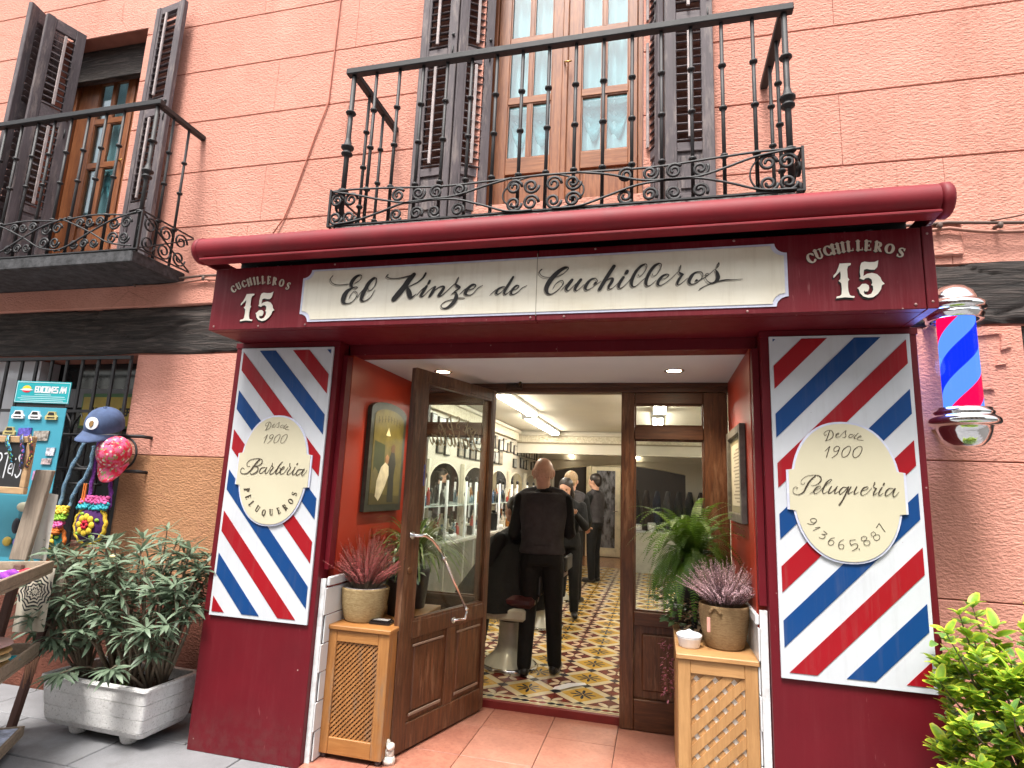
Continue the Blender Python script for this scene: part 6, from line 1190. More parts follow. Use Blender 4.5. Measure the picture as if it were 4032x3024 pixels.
person('young man with short dark hair in profile wearing a waistcoat, nearest the back door', -1.02, 9.9, 72, 1.73, J, 'hair_dark', vest='grey_vest', headdrop=-8)
# seated client under the black cape
J = {'legL': [(-.09, .02, .60), (-.11, .42, .56), (-.11, .48, .14), (-.12, .60, .10)], 'legR': [(.09, .02, .60), (.11, .42, .56), (.11, .48, .14), (.12, .60, .10)], 'armL': [(-.20, 0, 1.385), (-.24, .10, 1.12), (-.14, .30, 1.05)], 'armR': [(.20, 0, 1.385), (.24, .10, 1.12), (.14, .30, 1.05)], 'drop': .33}
cl_ = person('seated client hidden behind the barber under a black cape', -1.20, 5.05, 62, 1.70, J, 'hair_dark', seated=True)
cp = MB(); vs = []; n = 40; prof = [(.08, 1.10), (.22, 1.02), (.27, .90), (.33, .74), (.40, .60), (.43, .50), (.44, .46)]
for r_, z in prof:
    for i in range(n):
        a = 2*pi*i/n; fo = .018*sin(a*9+z*4)*(1.12-z)*2; fx = cos(a)*(r_+fo); fy = sin(a)*(r_+fo)
        fx = fx*.92+(-.20 if z < .8 else -.04)*(.95-min(z, .95))*1.2
        vs.append((-1.22+fx, 5.08+fy*.85, z))
cp.add(vs, [(i*n+j, i*n+(j+1) % n, (i+1)*n+(j+1) % n, (i+1)*n+j) for i in range(len(prof)-1) for j in range(n)], True)
tag(cp.build('barber_cape', M['black_cloth'], None, (-1.22, 5.08, .46)), 'black barber cape draped over the seated client at the first chair', 'cape')
tag(MB().add([(-.76, 4.57, .003), (-.70, 4.55, .012), (-.62, 4.66, .010), (-.53, 4.76, .004), (-.55, 4.80, .004), (-.66, 4.71, .016), (-.75, 4.62, .008)], [(0, 1, 2, 5, 6), (2, 3, 4, 5)], True).build('paper_strip', M['white_plastic'], None, (-.65, 4.67, 0)), 'strip of white paper lying on the patterned floor behind the barber', 'paper')
# ================================================================ ENTRANCE PROPS
def lattice(t, x0, x1, z0, z1, pitch, wd, y, mat, round_=.0):
    H = z1-z0
    for s_, yy in ((1, y), (-1, y+.006)):
        k = -int((H)/pitch)-1
        while x0+k*pitch < x1+H+pitch:
            xa = x0+k*pitch
            P = [(xa, z0), (xa+s_*H, z1), (xa+s_*H+wd*1.414, z1), (xa+wd*1.414, z0)]
            P = clip(P, x0, x1, z0, z1); k += 1
            if len(P) > 2 and (max(p[0] for p in P)-min(p[0] for p in P)) > .004: MB().slab(P, yy, yy+.0055).build('slat', mat, t)
def cabinet(label, x0, x1, y0, y1, zb, z1, fw, mats, pitch, wd, backing, feet, group):
    a, ax_ = mats; t = thing('lattice_cabinet', label, 'cabinet', ((x0+x1)/2, (y0+y1)/2, -.05), group)
    MB().box(x0-.008, x1+.008, y0-.012, y1, z1-.024, z1, .004).build('top', M[ax_], t); zt = z1-.025
    for a0, b0 in ((x0, x0+fw), (x1-fw, x1)): MB().box(a0, b0, y0, y0+.03, zb, zt, .003).build('stile', M[a], t)
    MB().box(x0+fw, x1-fw, y0+.001, y0+.028, zt-.062, zt, .003).build('rail', M[ax_], t); MB().box(x0+fw, x1-fw, y0+.001, y0+.028, zb, zb+.085, .003).build('rail', M[ax_], t)
    lattice(t, x0+fw, x1-fw, zb+.085, zt-.062, pitch, wd, y0+.010, M[a])
    MB().box(x0+.020, x1-.020, y0+(.0315 if feet else .0222), y0+.036, zb, zt).build('backing', backing, t)
    MB().box(x0, x0+.018, y0+.0305, y1, zb, zt, .002).build('side', M[a], t); MB().box(x1-.018, x1, y0+.0305, y1, zb, zt, .002).build('side', M[a], t)
    for X in (x0+.03, x1-.03):
        for Y in (y0+.03, y1-.03):
            if feet: MB().ell((X, Y, (zb-.05)/2), .018, .018, (zb+.05)/2+.001, 12, 8).build('foot', M['grey_plastic'], t)
    return t
cabinet('honey oak cabinet with fine lattice door on ball feet, left of the open door', -1.828, -1.440, 3.155, 3.93, -.020, .646, .066, ('oak', 'oakx'), .0272, .0112, M['dark'], True, 'lattice front cabinets')
cabinet('pale oak cabinet with coarse diagonal lattice on the right of the entrance', .090, .450, 3.105, 3.93, -.048, .700, .058, ('oakpale', 'oakpalex'), .0850, .0375, simple('pale_backing_cloth', (.80, .74, .66), .8), False, 'lattice front cabinets')  # pale backing colour stands in for light coming through the lattice
def basket_mat(name, a, b):
    t = NT(name); n = t.noise(40, 4, .6, v=t.map((1, 1, 3.5)), dist=1); w_ = t.wave(1, v=t.map((1, 1, 160)), dist=2, d='Z')
    c = t.mix(t.ramp(n, [(.35, 0), (.65, 1)]), a, b); return t.pbr(c, .8, 0, t.bump(t.math('ADD', n, w_), .6, .004), Specular_IOR_Level=.2)
def basket(label, c, r0, r1, h, mat, handles=True, pot=True):
    t = thing('woven_basket', label, 'basket', c, 'woven baskets holding heather'); x, y, z = c
    pr = [(0, 0), (r0*.93, .0), (r0, .006)]; n = 17
    for i in range(n*2+1):
        u = i/(n*2); pr.append((r0+(r1-r0)*sin(u*pi/2)**.8+(.0022 if i % 2 else -.0012), .008+(h-.008)*u))
    pr += [(r1-.004, h+.004), (r1-.010, h), (r1-.012, h*.8)]
    MB().lathe(c, pr, 40).build('body', mat, t)
    if handles:
        for s_, a in ((1, -2.0), (-1, 1.15)):
            P = [(x+(r1+.004)*cos(a+q), y+(r1+.004)*sin(a+q), z+h*(.86)+.028*sin((q+.22)/.44*pi)) for q in [(-.22+.44*i/10) for i in range(11)]]
            MB().tube(P, .008, 8).build('handle', mat, t)
    if pot: MB().lathe(c, [(r1-.022, h*.5), (r1-.018, h+.002), (r1-.022, h+.004), (r1-.026, h*.9), (0, h*.9)], 30).build('inner_pot', simple('grey_inner_pot', (.30, .29, .31), .5), t)
    return t
basket('pale straw basket with pink heather on the left cabinet', (-1.700, 3.335, .647), .108, .138, .185, basket_mat('pale_straw', (.40, .27, .12), (.56, .42, .22)), False)
bR = basket('brown woven basket with a small handle, on the right cabinet', (.325, 3.315, .701), .092, .122, .205, basket_mat('brown_straw', (.26, .16, .075), (.36, .24, .12)), True, False)
tag(MB().box(.232, .248, 3.185, 3.19, .79, .86, .002).build('gift_tag', simple('pink_paper_tag', (.62, .30, .24), .7), None, (.24, 3.187, .79)), 'small pink paper tag hanging on the brown basket', 'tag')
bw_ = thing('lidded_bowl', 'small white lidded bowl beside the brown basket', 'bowl', (.150, 3.245, .701))
MB().lathe((.150, 3.245, .701), [(0, 0), (.046, 0), (.050, .006), (.056, .040), (.060, .046), (.060, .052), (.056, .052)], 28).build('bowl', M['white_plastic'], bw_)
MB().lathe((.150, 3.245, .701), [(.062, .053), (.063, .060), (.052, .066), (.044, .064), (.030, .068), (0, .069)], 28).tube([(.118, 3.245, .764), (.150, 3.245, .780), (.182, 3.245, .764)], .006, 8).build('lid', M['white_plastic'], bw_)
ash = thing('ashtray', 'shiny black rectangular ashtray on the left cabinet beside the basket', 'ashtray', (-1.555, 3.285, .638))
MB().box(-1.62, -1.49, 3.245, 3.325, .6385, .662, .006).box(-1.612, -1.498, 3.253, 3.317, .6625, .668, .002).build('tray', simple('black_glass', (.01, .009, .009), .08), ash)
MB().box(-1.60, -1.51, 3.262, 3.308, .6682, .6685).build('ash', simple('grey_ash', (.25, .24, .23), .8, var=.5, vs=90), ash)
# ---- pictures
XY = Matrix(((0, -1, 0, 0), (1, 0, 0, 0), (0, 0, 1, 0), (0, 0, 0, 1)))
def wallx(X, s_):
    """frame mapping slab (u, depth, z) on the plane x=X, facing s_ (+1 faces +x): u runs along world y"""
    return Matrix(((0, -s_, 0, X), (1, 0, 0, 0), (0, 0, 1, 0), (0, 0, 0, 1))) if True else None
W1 = wallx(-1.8195, 1)
pa = thing('arched_picture', 'arched dark framed painting of a barber shaving a seated customer, left entrance wall', 'painting', (-1.82, 3.66, 1.26))
def archpoly(y0, y1, z0, z1, rise, g): 
    y0 += g; y1 -= g; z0 += g; return [(y0, z0), (y1, z0), (y1, z1-g)]+[((y0+y1)/2+(y1-y0)/2*cos(pi*i/12), z1-g+rise*sin(pi*i/12)) for i in range(1, 12)]+[(y0, z1-g)]
MB(W1).slab(archpoly(3.40, 3.935, 1.262, 1.925, .062, 0), -.030, 0).build('frame', simple('black_green_frame', (.035, .04, .03), .4, var=.4, vs=20), pa)
pcol = lambda n, c: simple(n, c, .45, var=.3, vs=14)
MB(W1).slab(archpoly(3.40, 3.935, 1.262, 1.925, .062, .045), -.0325, -.0305).build('canvas', pcol('olive_ochre_ground', (.115, .10, .028)), pa)
def bit(nm_, pts, c, d): MB(W1).slab(pts, -.0325-d, -.0327-d+.0).build(nm_, pcol(nm_, c), pa)
bit('painted_door', [(3.47, 1.52), (3.62, 1.50), (3.62, 1.70), (3.47, 1.72)], (.035, .048, .02), .0005)
bit('painted_floor', [(3.446, 1.308), (3.888, 1.308), (3.888, 1.36), (3.446, 1.38)], (.07, .06, .02), .0005)
bit('painted_lamp', [(3.62, 1.765), (3.69, 1.765), (3.655, 1.82)], (.60, .58, .35), .0010)
bit('painted_barber', [(3.70, 1.32), (3.79, 1.32), (3.78, 1.50), (3.80, 1.58), (3.77, 1.66), (3.72, 1.66), (3.68, 1.58), (3.70, 1.48)], (.02, .022, .018), .0012)
bit('painted_barber_head', [(3.72, 1.655), (3.77, 1.655), (3.775, 1.70), (3.75, 1.715), (3.715, 1.70)], (.10, .055, .03), .0016)
bit('painted_sheet', [(3.52, 1.36), (3.57, 1.33), (3.60, 1.36), (3.65, 1.42), (3.70, 1.50), (3.69, 1.56), (3.64, 1.585), (3.58, 1.55), (3.53, 1.46)], (.55, .53, .40), .0020)
bit('painted_customer_head', [(3.64, 1.58), (3.68, 1.575), (3.69, 1.62), (3.66, 1.64), (3.635, 1.62)], (.28, .15, .07), .0024)
bit('painted_shrub', [(3.46, 1.40), (3.52, 1.42), (3.54, 1.52), (3.49, 1.55), (3.455, 1.50)], (.12, .11, .05), .0014)
lt = MB(W1)
for i in range(8):
    yy = 3.50+i*.045; zz = 1.835+.02*sin(pi*i/7)
    lt.slab([(yy, zz), (yy+.010, zz), (yy+.010, zz+.045), (yy, zz+.045)], -.0340, -.0336); lt.slab([(yy+.010, zz+.018), (yy+.026, zz+.018), (yy+.026, zz+.026), (yy+.010, zz+.026)], -.0340, -.0336)
o_ = lt.build('painted_lettering', pcol('painted_lettering', (.07, .06, .02)), pa); o_['kind'] = 'stuff'
W2 = Matrix(((0, 1, 0, .4598), (1, 0, 0, 0), (0, 0, 1, 0), (0, 0, 0, 1)))
pb_ = thing('framed_notice', 'narrow grey framed price list on the right wall of the entrance', 'picture frame', (.46, 3.65, 1.31))
for a, b, c, d in ((3.36, 3.41, 1.31, 1.85), (3.94, 3.99, 1.31, 1.85), (3.411, 3.939, 1.31, 1.36), (3.411, 3.939, 1.80, 1.85)): MB(W2).box(a, b, -.032, 0, c, d, .004).build('frame', simple('grey_wood_frame', (.12, .11, .095), .6, var=.4, vs=18), pb_)
MB(W2).box(3.411, 3.939, -.012, -.002, 1.361, 1.799).build('mount', simple('olive_mount', (.22, .20, .12), .5), pb_)
MB(W2).box(3.46, 3.89, -.0135, -.0121, 1.40, 1.76).build('paper', simple('aged_paper', (.50, .46, .36), .6), pb_)
ln_ = MB(W2)
for i in range(16): ln_.box(3.50, 3.50+.30*(.6+.4*abs(sin(i*2.3))), -.0141, -.0136, 1.42+i*.020, 1.428+i*.020)
ln_.build('print_lines', simple('faded_print', (.22, .19, .14), .6), pb_)['kind'] = 'stuff'
# ---- concrete planters
def conc():
    t = NT('white_concrete'); n = t.noise(12, 6, .7); f = t.noise(90, 4, .7)
    c = t.mix(t.ramp(n, [(.3, 0), (.7, 1)]), (.70, .69, .675), (.80, .79, .78)); c = t.mix(t.ramp(f, [(.28, .75), (.45, 0)]), c, (.22, .21, .20))
    z = t.xyz()[2]; c = t.mix(t.math('MULTIPLY', t.ramp(t.noise(4, 6, .75), [(.5, 0), (.7, 1)]), .3), c, (.34, .32, .29))
    return t.pbr(c, .9, 0, t.bump(t.math('ADD', f, t.math('MULTIPLY', n, .6)), .9, .006), Specular_IOR_Level=.2)
cm = conc()
def planter(label, x0, x1, y0, y1, zb, zt, rot=0):
    cx, cy = (x0+x1)/2, (y0+y1)/2; T = Matrix.Translation((cx, cy, 0)) @ Matrix.Rotation(radians(rot), 4, 'Z')
    t = thing('planter', label, 'planter', (cx, cy, zb), 'white concrete planters'); hx_, hy_ = (x1-x0)/2, (y1-y0)/2; H = zt-zb
    S = [(.30, .085), (.16, .105)]
    prof = [(1, .0), (.965, -.002), (.955, .004), (.94, .010), (.752, .012), (.745, .0175), (.738, .0125), (.512, .020), (.505, .0255), (.498, .0205), (.302, .028), (.295, .0335), (.288, .0285), (.20, .045), (.13, .085), (.10, .11)]
    mb = MB(T); vs = []
    def ring(g, z, inner=False):
        a, b, c = hx_-g, hy_-g, .022; P = []
        cor = [(a-c, b-c, 0), (-(a-c), b-c, 90), (-(a-c), -(b-c), 180), (a-c, -(b-c), 270)]
        for i, (px, py, an) in enumerate(cor):
            for q in range(5): r_ = radians(an+q*22.5); P.append((px+c*cos(r_), py+c*sin(r_), z))
            nx_, ny_, _ = cor[(i+1) % 4]; r_ = radians(an+90); e = Vector((px+c*cos(r_), py+c*sin(r_), z)); f = Vector((nx_+c*cos(r_), ny_+c*sin(r_), z))
            for q in range(1, 14): P.append(tuple(e.lerp(f, q/14)))
        return [Vector(p) for p in P]
    rings = []
    for u, g in prof:
        R_ = ring(g, zb+u*H); R_ = [p+Vector((p.x, p.y, 0)).normalized()*.004*noise.noise(p*22+Vector((x0, 0, 0))) for p in R_]; rings.append(R_)
    rings = [ring(.034, zb+H*.75), ring(.030, zt), ring(.006, zt+.001)]+rings
    n = len(rings[0]); V = [p for R_ in rings for p in R_]
    mb.add(V, [(i*n+(j+1) % n, i*n+j, (i+1)*n+j, (i+1)*n+(j+1) % n) for i in range(len(rings)-1) for j in range(n)], False)
    mb.build('trough', cm, t)
    for sx in (-1, 1):
        for sy in (-1, 1):
            f = MB(T).lathe((sx*(hx_-.20), sy*(hy_-.13), zb), [(0, 0), (.034, 0), (.045, .012), (.056, .05), (.075, H*.22), (.0, H*.22)], 14); f.build('foot', cm, t)
    so = MB(T); n1, n2 = 44, 20; vs = [(-(hx_-.032)+2*(hx_-.032)*i/n1, -(hy_-.032)+2*(hy_-.032)*j/n2, zt-.062+.016*noise.noise(Vector((i*.35, j*.35, x0)))+.010*noise.noise(Vector((i*1.1, j*1.1, 2)))) for j in range(n2+1) for i in range(n1+1)]
    so.add(vs, [(j*(n1+1)+i, j*(n1+1)+i+1, (j+1)*(n1+1)+i+1, (j+1)*(n1+1)+i) for j in range(n2) for i in range(n1)], True); so.build('soil', M['soil'], t)
    return t
planter('long white concrete planter with dark soil at the foot of the ochre wall', -3.52, -2.735, 2.895, 3.30, -.070, .262, -2)
planter('white concrete planter under the variegated shrub on the right', 1.30, 2.05, 2.62, 3.02, -.070, .262, 2)
# ================================================================ SOUVENIR STALL AND THINGS HUNG ON THE GRILLE
UO = Vector((-3.44, 2.80, 0)); UU = Vector((.59, -.807, 0)); UV = Vector((-.807, -.59, 0))
SM = Matrix(((UU.x, -UV.x, 0, UO.x), (UU.y, -UV.y, 0, UO.y), (0, 0, 1, 0), (0, 0, 0, 1)))    # x=u, y=-v, z
gw = woodmat('grey_weathered_plank', (.20, .155, .115), (.33, .27, .21), 'Z', .75, bd=.004); gwx = woodmat('grey_weathered_plank_cross', (.22, .16, .11), (.36, .28, .20), 'Y', .75, bd=.004); bwn = woodmat('old_brown_post', (.07, .028, .02), (.12, .055, .04), 'Z', .7, bd=.004)
st_ = thing('souvenir_stall', 'rustic wooden souvenir stand with three sloping trays at the left edge', 'market stall', (-3.8, 2.5, -.07))
trays = [(.92, .070), (.470, .075), (.035, .055)]
for k, (z, h_) in enumerate(trays):
    t0 = 0 if k < 2 else .02
    mb = MB(SM).box(t0, 1.3, -.60, -.0, z-h_, z-h_+.015).build('tray_floor', gwx, st_)
    MB(SM).box(t0, 1.3, -.018, .0, z-h_+.0155, z, .003).build('tray_edge', gwx, st_); MB(SM).box(t0-.018, t0-.001, -.60, .0, z-h_, z-.004, .003).build('tray_edge', gwx, st_)
def post(a, b, w_, d_, mat):
    a, b = Vector(a), Vector(b); D = (b-a); L_ = D.length; D.normalize(); s_ = Vector((1, .15, 0)).normalized(); n_ = D.cross(s_).normalized()
    return MB(Matrix(((s_.x, n_.x, D.x, a.x), (s_.y, n_.y, D.y, a.y), (s_.z, n_.z, D.z, a.z), (0, 0, 0, 1)))).box(-w_/2, w_/2, -d_/2, d_/2, 0, L_, .004).build('post', mat, st_)
post((-3.745, 2.83, .90), (-3.700, 2.86, 1.44), .115, .03, gw); post((-3.67, 2.90, -.07), (-3.53, 2.90, .60), .045, .035, bwn); post((-3.60, 2.62, -.07), (-3.56, 2.70, .9), .05, .03, bwn); post((-3.53, 2.92, .45), (-3.50, 2.93, .90), .05, .03, gw)
post((-3.2, 2.0, -.07), (-3.3, 2.0, 1.1), .05, .04, bwn)
# merchandise on the trays
POS = ['at its tip by the planter', 'just behind its tip', 'half way along', 'toward the street end', 'at the street end']
R = random.Random(11)
pal = [('purple', (.20, .02, .30)), ('red', (.55, .01, .03)), ('pink', (.62, .10, .30)), ('white', (.7, .7, .72)), ('turquoise', (.03, .35, .42)), ('yellow', (.65, .45, .03)), ('orange', (.62, .16, .02)), ('lime green', (.25, .45, .04)), ('navy', (.02, .04, .15))]
PM = {n: simple(n.replace(' ', '_')+'_cloth', c, .7, var=.3, vs=30, bs=60, bd=.003) for n, c in pal}
tag(MB(SM).box(.02, 1.1, -.40, -.03, .866, .871).build('price_sheet', M['white_plastic'], None, SM @ Vector((.5, -.2, .866))), 'white sheet lining the upper tray of the souvenir stand', 'sheet')
for k in range(12):
    u, v = R.uniform(.08, .95), -R.uniform(.05, .30); nme = ['purple', 'red', 'pink', 'white', 'purple', 'red'][k % 6]; c = SM @ Vector((u, v, .880))
    mb = MB(); mb.tube([c+Vector((-.06, R.uniform(-.02, .02), .0)), c+Vector((0, 0, .012)), c+Vector((.06, R.uniform(-.02, .02), .0))], [.010, .018, .010], 8)
    tag(mb.build('trinket', PM[nme], None, c), '%s trinket in the upper stall tray, %s' % (nme, POS[min(4, int(u*5))]+(' and close to its edge' if v > -.17 else ' and deeper inside')), 'souvenir', 'trinkets in the upper tray')
for k in range(14):
    u, v_ = R.uniform(.03, .95), -R.uniform(.04, .25); c = SM @ Vector((u, v_, .425)); mb = MB()
    vs = [(c.x+(i-2)*.028+R.uniform(-.005, .005), c.y+(j-2)*.022+R.uniform(-.005, .005), .425+R.uniform(.0, .05)) for j in range(5) for i in range(5)]
    mb.add(vs, [(j*5+i, j*5+i+1, (j+1)*5+i+1, (j+1)*5+i) for j in range(4) for i in range(4)], True)
    nme = ['white', 'pink', 'turquoise', 'red', 'white', 'yellow'][k % 6]
    tag(mb.build('packet', simple('cellophane_'+nme, mul(dict(pal)[nme], .8), .15, var=.7, vs=40), None, c), '%s cellophane packet in the middle tray, %s' % (nme, POS[min(4, int(u*5))]+(' by the rim' if v_ > -.14 else ' deeper inside')), 'packet', 'cellophane packets in the middle tray')
for k in range(3):
    c = SM @ Vector((.10+.3*k, -.14, .012)); mb = MB(SM).box(.03+.3*k, .30+.3*k, -.26, -.02, -.004, .030+.006*k, .004)
    tag(mb.build('folded_cloth', simple('blue_white_print', (.45, .50, .62), .7, var=.6, vs=16), None, c), ['blue and white printed cloth folded at the near end of the bottom tray', 'blue and white printed cloth folded mid-way in the bottom tray', 'blue and white printed cloth folded at the hidden end of the bottom tray'][k], 'cloth', 'folded cloths in the bottom tray')
for k in range(6):
    c = SM @ Vector((.03+.035*k, .012, .40)); tag(MB().tube([c, c+Vector((.004*(k % 3-1), 0, -.09-.012*(k % 3)))], [.006, .003], 6).build('hanging_twig', simple('brown_twig', (.25, .12, .07), .8), None, c), 'brown twig trinket hanging under the middle tray, %s from its tip' % ['first', 'second', 'third', 'fourth', 'fifth', 'sixth'][k], 'trinket', 'twig trinkets under the middle tray')
# straw hats stacked on the middle tray
for k in range(4):
    c = SM @ Vector((.42, -.16, .46+.034*k)); nme = ['straw', 'natural', 'straw', 'dusty pink'][k]; hc = {'straw': (.42, .26, .10), 'natural': (.50, .42, .26), 'dusty pink': (.52, .34, .31)}[nme]
    h_ = .12 if k == 3 else .05
    tag(MB().lathe(c, [(.155, 0), (.150, .008), (.10, .012), (.088, .022), (.080, h_), (.06, h_+.015), (0, h_+.018)], 26).build('hat', simple('straw_'+nme.replace(' ', '_'), hc, .8, bs=120, bd=.003), None, c), '%s brimmed hat, %s of the stack in the middle tray' % (nme, ['lowest', 'second lowest', 'second highest', 'topmost'][k]), 'hat', 'hats stacked in the middle tray')
# cream cloth bag with black mandala print
def cloth(P0, P1, drop, mat, name, label, fold=.012, n=24, m=18, hem=.0):
    P0, P1 = Vector(P0), Vector(P1); d = P1-P0; nn = Vector((-d.y, d.x, 0)).normalized(); vs = []
    for j in range(m+1):
        for i in range(n+1):
            u, v = i/n, j/m; p = P0+d*u+Vector((0, 0, -drop*v+hem*u*v)); p += nn*(fold*sin(u*11+1)*v+fold*.6*noise.noise(Vector((u*4, v*3, P0.x)))); vs.append(p)
    return MB().add(vs, [(j*(n+1)+i, j*(n+1)+i+1, (j+1)*(n+1)+i+1, (j+1)*(n+1)+i) for j in range(m) for i in range(n)], True).build(name, mat, None, P0)
mn = NT('cream_cloth_mandala'); mx_ = mn.xyz(); MC = Vector((-3.555, 2.80, .735))
_dx = mn.math('SUBTRACT', mx_[0], MC.x); _dz = mn.math('SUBTRACT', mx_[2], MC.z); _r = mn.math('SQRT', mn.math('ADD', mn.math('MULTIPLY', _dx, _dx), mn.math('MULTIPLY', _dz, _dz))); _t = mn.math('ARCTAN2', _dz, _dx)
_p = mn.math('ADD', mn.math('SINE', mn.math('ADD', mn.math('MULTIPLY', _r, 300), mn.math('MULTIPLY', mn.math('ABSOLUTE', mn.math('SINE', mn.math('MULTIPLY', _t, 5))), 3.2))), mn.math('MULTIPLY', mn.noise(50, 2), .5))
_in = mn.math('MULTIPLY', mn.math('GREATER_THAN', _p, .35), mn.math('LESS_THAN', _r, mn.math('ADD', .095, mn.math('MULTIPLY', mn.math('ABSOLUTE', mn.math('SINE', mn.math('MULTIPLY', _t, 4))), .02))))
tag(cloth((-3.655, 2.79, .905), (-3.455, 2.83, .87), .40, mn.pbr(mn.mix(_in, (.62, .56, .45), (.02, .02, .025)), .9), 'cloth_bag', '', .010, hem=.05), 'cream cotton bag with black mandala print hanging between the stall trays', 'cloth bag')
tag(cloth((-3.775, 2.90, 1.31), (-3.655, 2.93, 1.29), .40, simple('white_cotton', (.62, .58, .52), .9, var=.1, vs=10), 'hanging_cloth', '', .012), 'plain white cloth hanging behind the grey plank of the stall', 'cloth')
# chalkboard
cb = thing('chalkboard', 'small wood framed chalkboard with white chalk letters at the left edge', 'chalkboard', (-4.0, 2.76, 1.3))
fwd = woodmat('pale_pine_frame', (.36, .22, .11), (.48, .32, .17), 'X', .6)
MB().box(-4.30, -3.712, 2.755, 2.785, 1.600, 1.640, .004).box(-4.30, -3.712, 2.755, 2.785, 1.290, 1.330, .004).box(-3.752, -3.712, 2.756, 2.784, 1.331, 1.599, .003).build('frame', fwd, cb)
MB().box(-4.30, -3.753, 2.766, 2.775, 1.331, 1.599).build('slate', simple('chalkboard_black', (.012, .012, .013), .7, var=.3, vs=12), cb)
ck = MB(); Y_ = 2.7655
for s_ in [[(-3.995, 1.38, .009), (-3.985, 1.46, .010), (-3.975, 1.535, .009)], [(-3.985, 1.53, .009), (-3.955, 1.53, .010), (-3.945, 1.50, .010), (-3.975, 1.462, .009)], [(-3.972, 1.46, .009), (-3.955, 1.42, .010), (-3.935, 1.385, .010)],
           [(-3.925, 1.53, .010), (-3.895, 1.535, .010), (-3.865, 1.53, .009)], [(-3.895, 1.53, .010), (-3.900, 1.45, .010), (-3.905, 1.385, .010)], [(-3.868, 1.44, .008), (-3.848, 1.445, .008), (-3.852, 1.47, .008), (-3.870, 1.46, .008), (-3.873, 1.42, .008), (-3.850, 1.41, .008)], [(-3.832, 1.47, .009), (-3.836, 1.40, .010)], [(-3.830, 1.498, .011), (-3.829, 1.501, .011)], [(-3.770, 1.52, .009), (-3.785, 1.535, .009), (-3.805, 1.51, .010), (-3.780, 1.465, .010), (-3.772, 1.42, .010), (-3.795, 1.39, .010), (-3.812, 1.405, .009)]]:
    ribbon(ck, s_, Y_)
ck.build('chalk_lettering', M['white_paint'], cb)
for k, (pts, c1, nm_) in enumerate([([(-4.06+.155, 2.75, 1.640), (-3.885, 2.735, 1.60), (-3.845, 2.74, 1.53), (-3.84, 2.75, 1.475)], (.03, .25, .42), 'turquoise and green'), ([(-3.80, 2.75, 1.645), (-3.765, 2.735, 1.60), (-3.745, 2.74, 1.52), (-3.760, 2.75, 1.44)], (.04, .08, .30), 'blue and pink'), ([(-3.735, 2.75, 1.645), (-3.695, 2.735, 1.60), (-3.68, 2.74, 1.53), (-3.715, 2.75, 1.45)], (.20, .03, .03), 'dark red and yellow')]):
    tm_ = NT('beaded_band_%s' % 'abc'[k]); cc = tm_.mix(tm_.ramp(tm_.noise(70, 2, .5), [(.42, 0), (.46, 1)]), c1, (.02, .02, .02)); cc = tm_.mix(tm_.ramp(tm_.vor(60), [(.22, 1), (.30, 0)]), cc, [(.20, .50, .10), (.62, .12, .35), (.60, .50, .05)][k])
    q = cr([(p[0], p[2], p[1]) for p in pts], 6); mb = MB().tube([(a, y_, b) for a, b, y_ in q], .016, 8, ry=.004, up=(0, 1, 0))
    tag(mb.build('beaded_band', tm_.pbr(cc, .35), None, pts[0]), '%s beaded band draped over the chalkboard corner' % nm_, 'band', 'beaded bands on the chalkboard')
# turquoise souvenir card
dc = thing('souvenir_display', 'turquoise display board of fridge magnets with a printed header hung on the grille', 'display board', (-4.42, 3.28, 1.5))
DT = Matrix.Translation((-4.555, 3.20, 0)) @ Matrix.Rotation(radians(11), 4, 'Z') @ Matrix.Diagonal((.83, 1, 1, 1))
tq = simple('turquoise_card', (.02, .33, .37), .35, var=.05); tq2 = simple('blue_card', (.06, .30, .40), .35, var=.05)
MB(DT).box(0, .50, 0, .006, 1.915, 2.075, .001).build('header', tq, dc); MB(DT).box(.006, .494, -.0012, -.0002, 1.921, 1.924).box(.006, .494, -.0012, -.0002, 2.066, 2.069).box(.006, .009, -.0012, -.0002, 1.9241, 2.0659).box(.491, .494, -.0012, -.0002, 1.9241, 2.0659).build('header_border', M['white_plastic'], dc)
MB(DT).box(-.02, .49, .004, .010, .80, 1.885, .001).build('board', tq2, dc); MB(DT).box(.02, .47, .007, .009, 1.8851, 1.9149).build('gap_card', M['dark'], dc)
hl = MB(DT); small_text(hl, 'EDICIONES AM', Vector((.185, -.0015, 1.995)), Vector((1, 0, 0)), Vector((0, 0, 1)), .046, gap=-.02, wt=.24)
hl = MB(); R3 = DT.to_3x3(); small_text(hl, 'EDICIONES AM', DT @ Vector((.180, -.0015, 1.995)), R3 @ Vector((1, 0, 0)), Vector((0, 0, 1)), .040, gap=.02, wt=.24); hl.build('lettering', M['white_plastic'], dc)
pl2 = MB(DT)
for i, (a, b) in enumerate([(.18, .33), (.06, .46), (.03, .47), (.06, .45)]): pl2.box(a, b, -.0012, -.0003, 1.975-.014*i, 1.979-.014*i)
pl2.build('small_print', simple('small_print_white', (.5, .7, .72), .5), dc)['kind'] = 'stuff'
MB(DT).slab([(.10+.042*cos(a), 2.015+.028*sin(a)) for a in [pi*i/12 for i in range(13)]], -.0016, -.0004).build('sun_emblem', PM['yellow'], dc); MB(DT).slab([(.10+.042*cos(a), 2.012-.022*sin(a)) for a in [pi*i/12 for i in range(13)]], -.0016, -.0004).build('sun_emblem_lower', PM['red'], dc)
MB(DT).slab([(.035, 2.010), (.075, 2.005), (.125, 2.005), (.165, 2.010), (.125, 2.019), (.075, 2.019)], -.0020, -.0017).build('emblem_wave', M['white_plastic'], dc)
car = [(-.052, -.022), (.052, -.022), (.055, .0), (.040, .012), (.030, .036), (-.030, .036), (-.040, .012), (-.055, 0)]
gold = simple('gilt_pewter', (.50, .42, .18), .4)
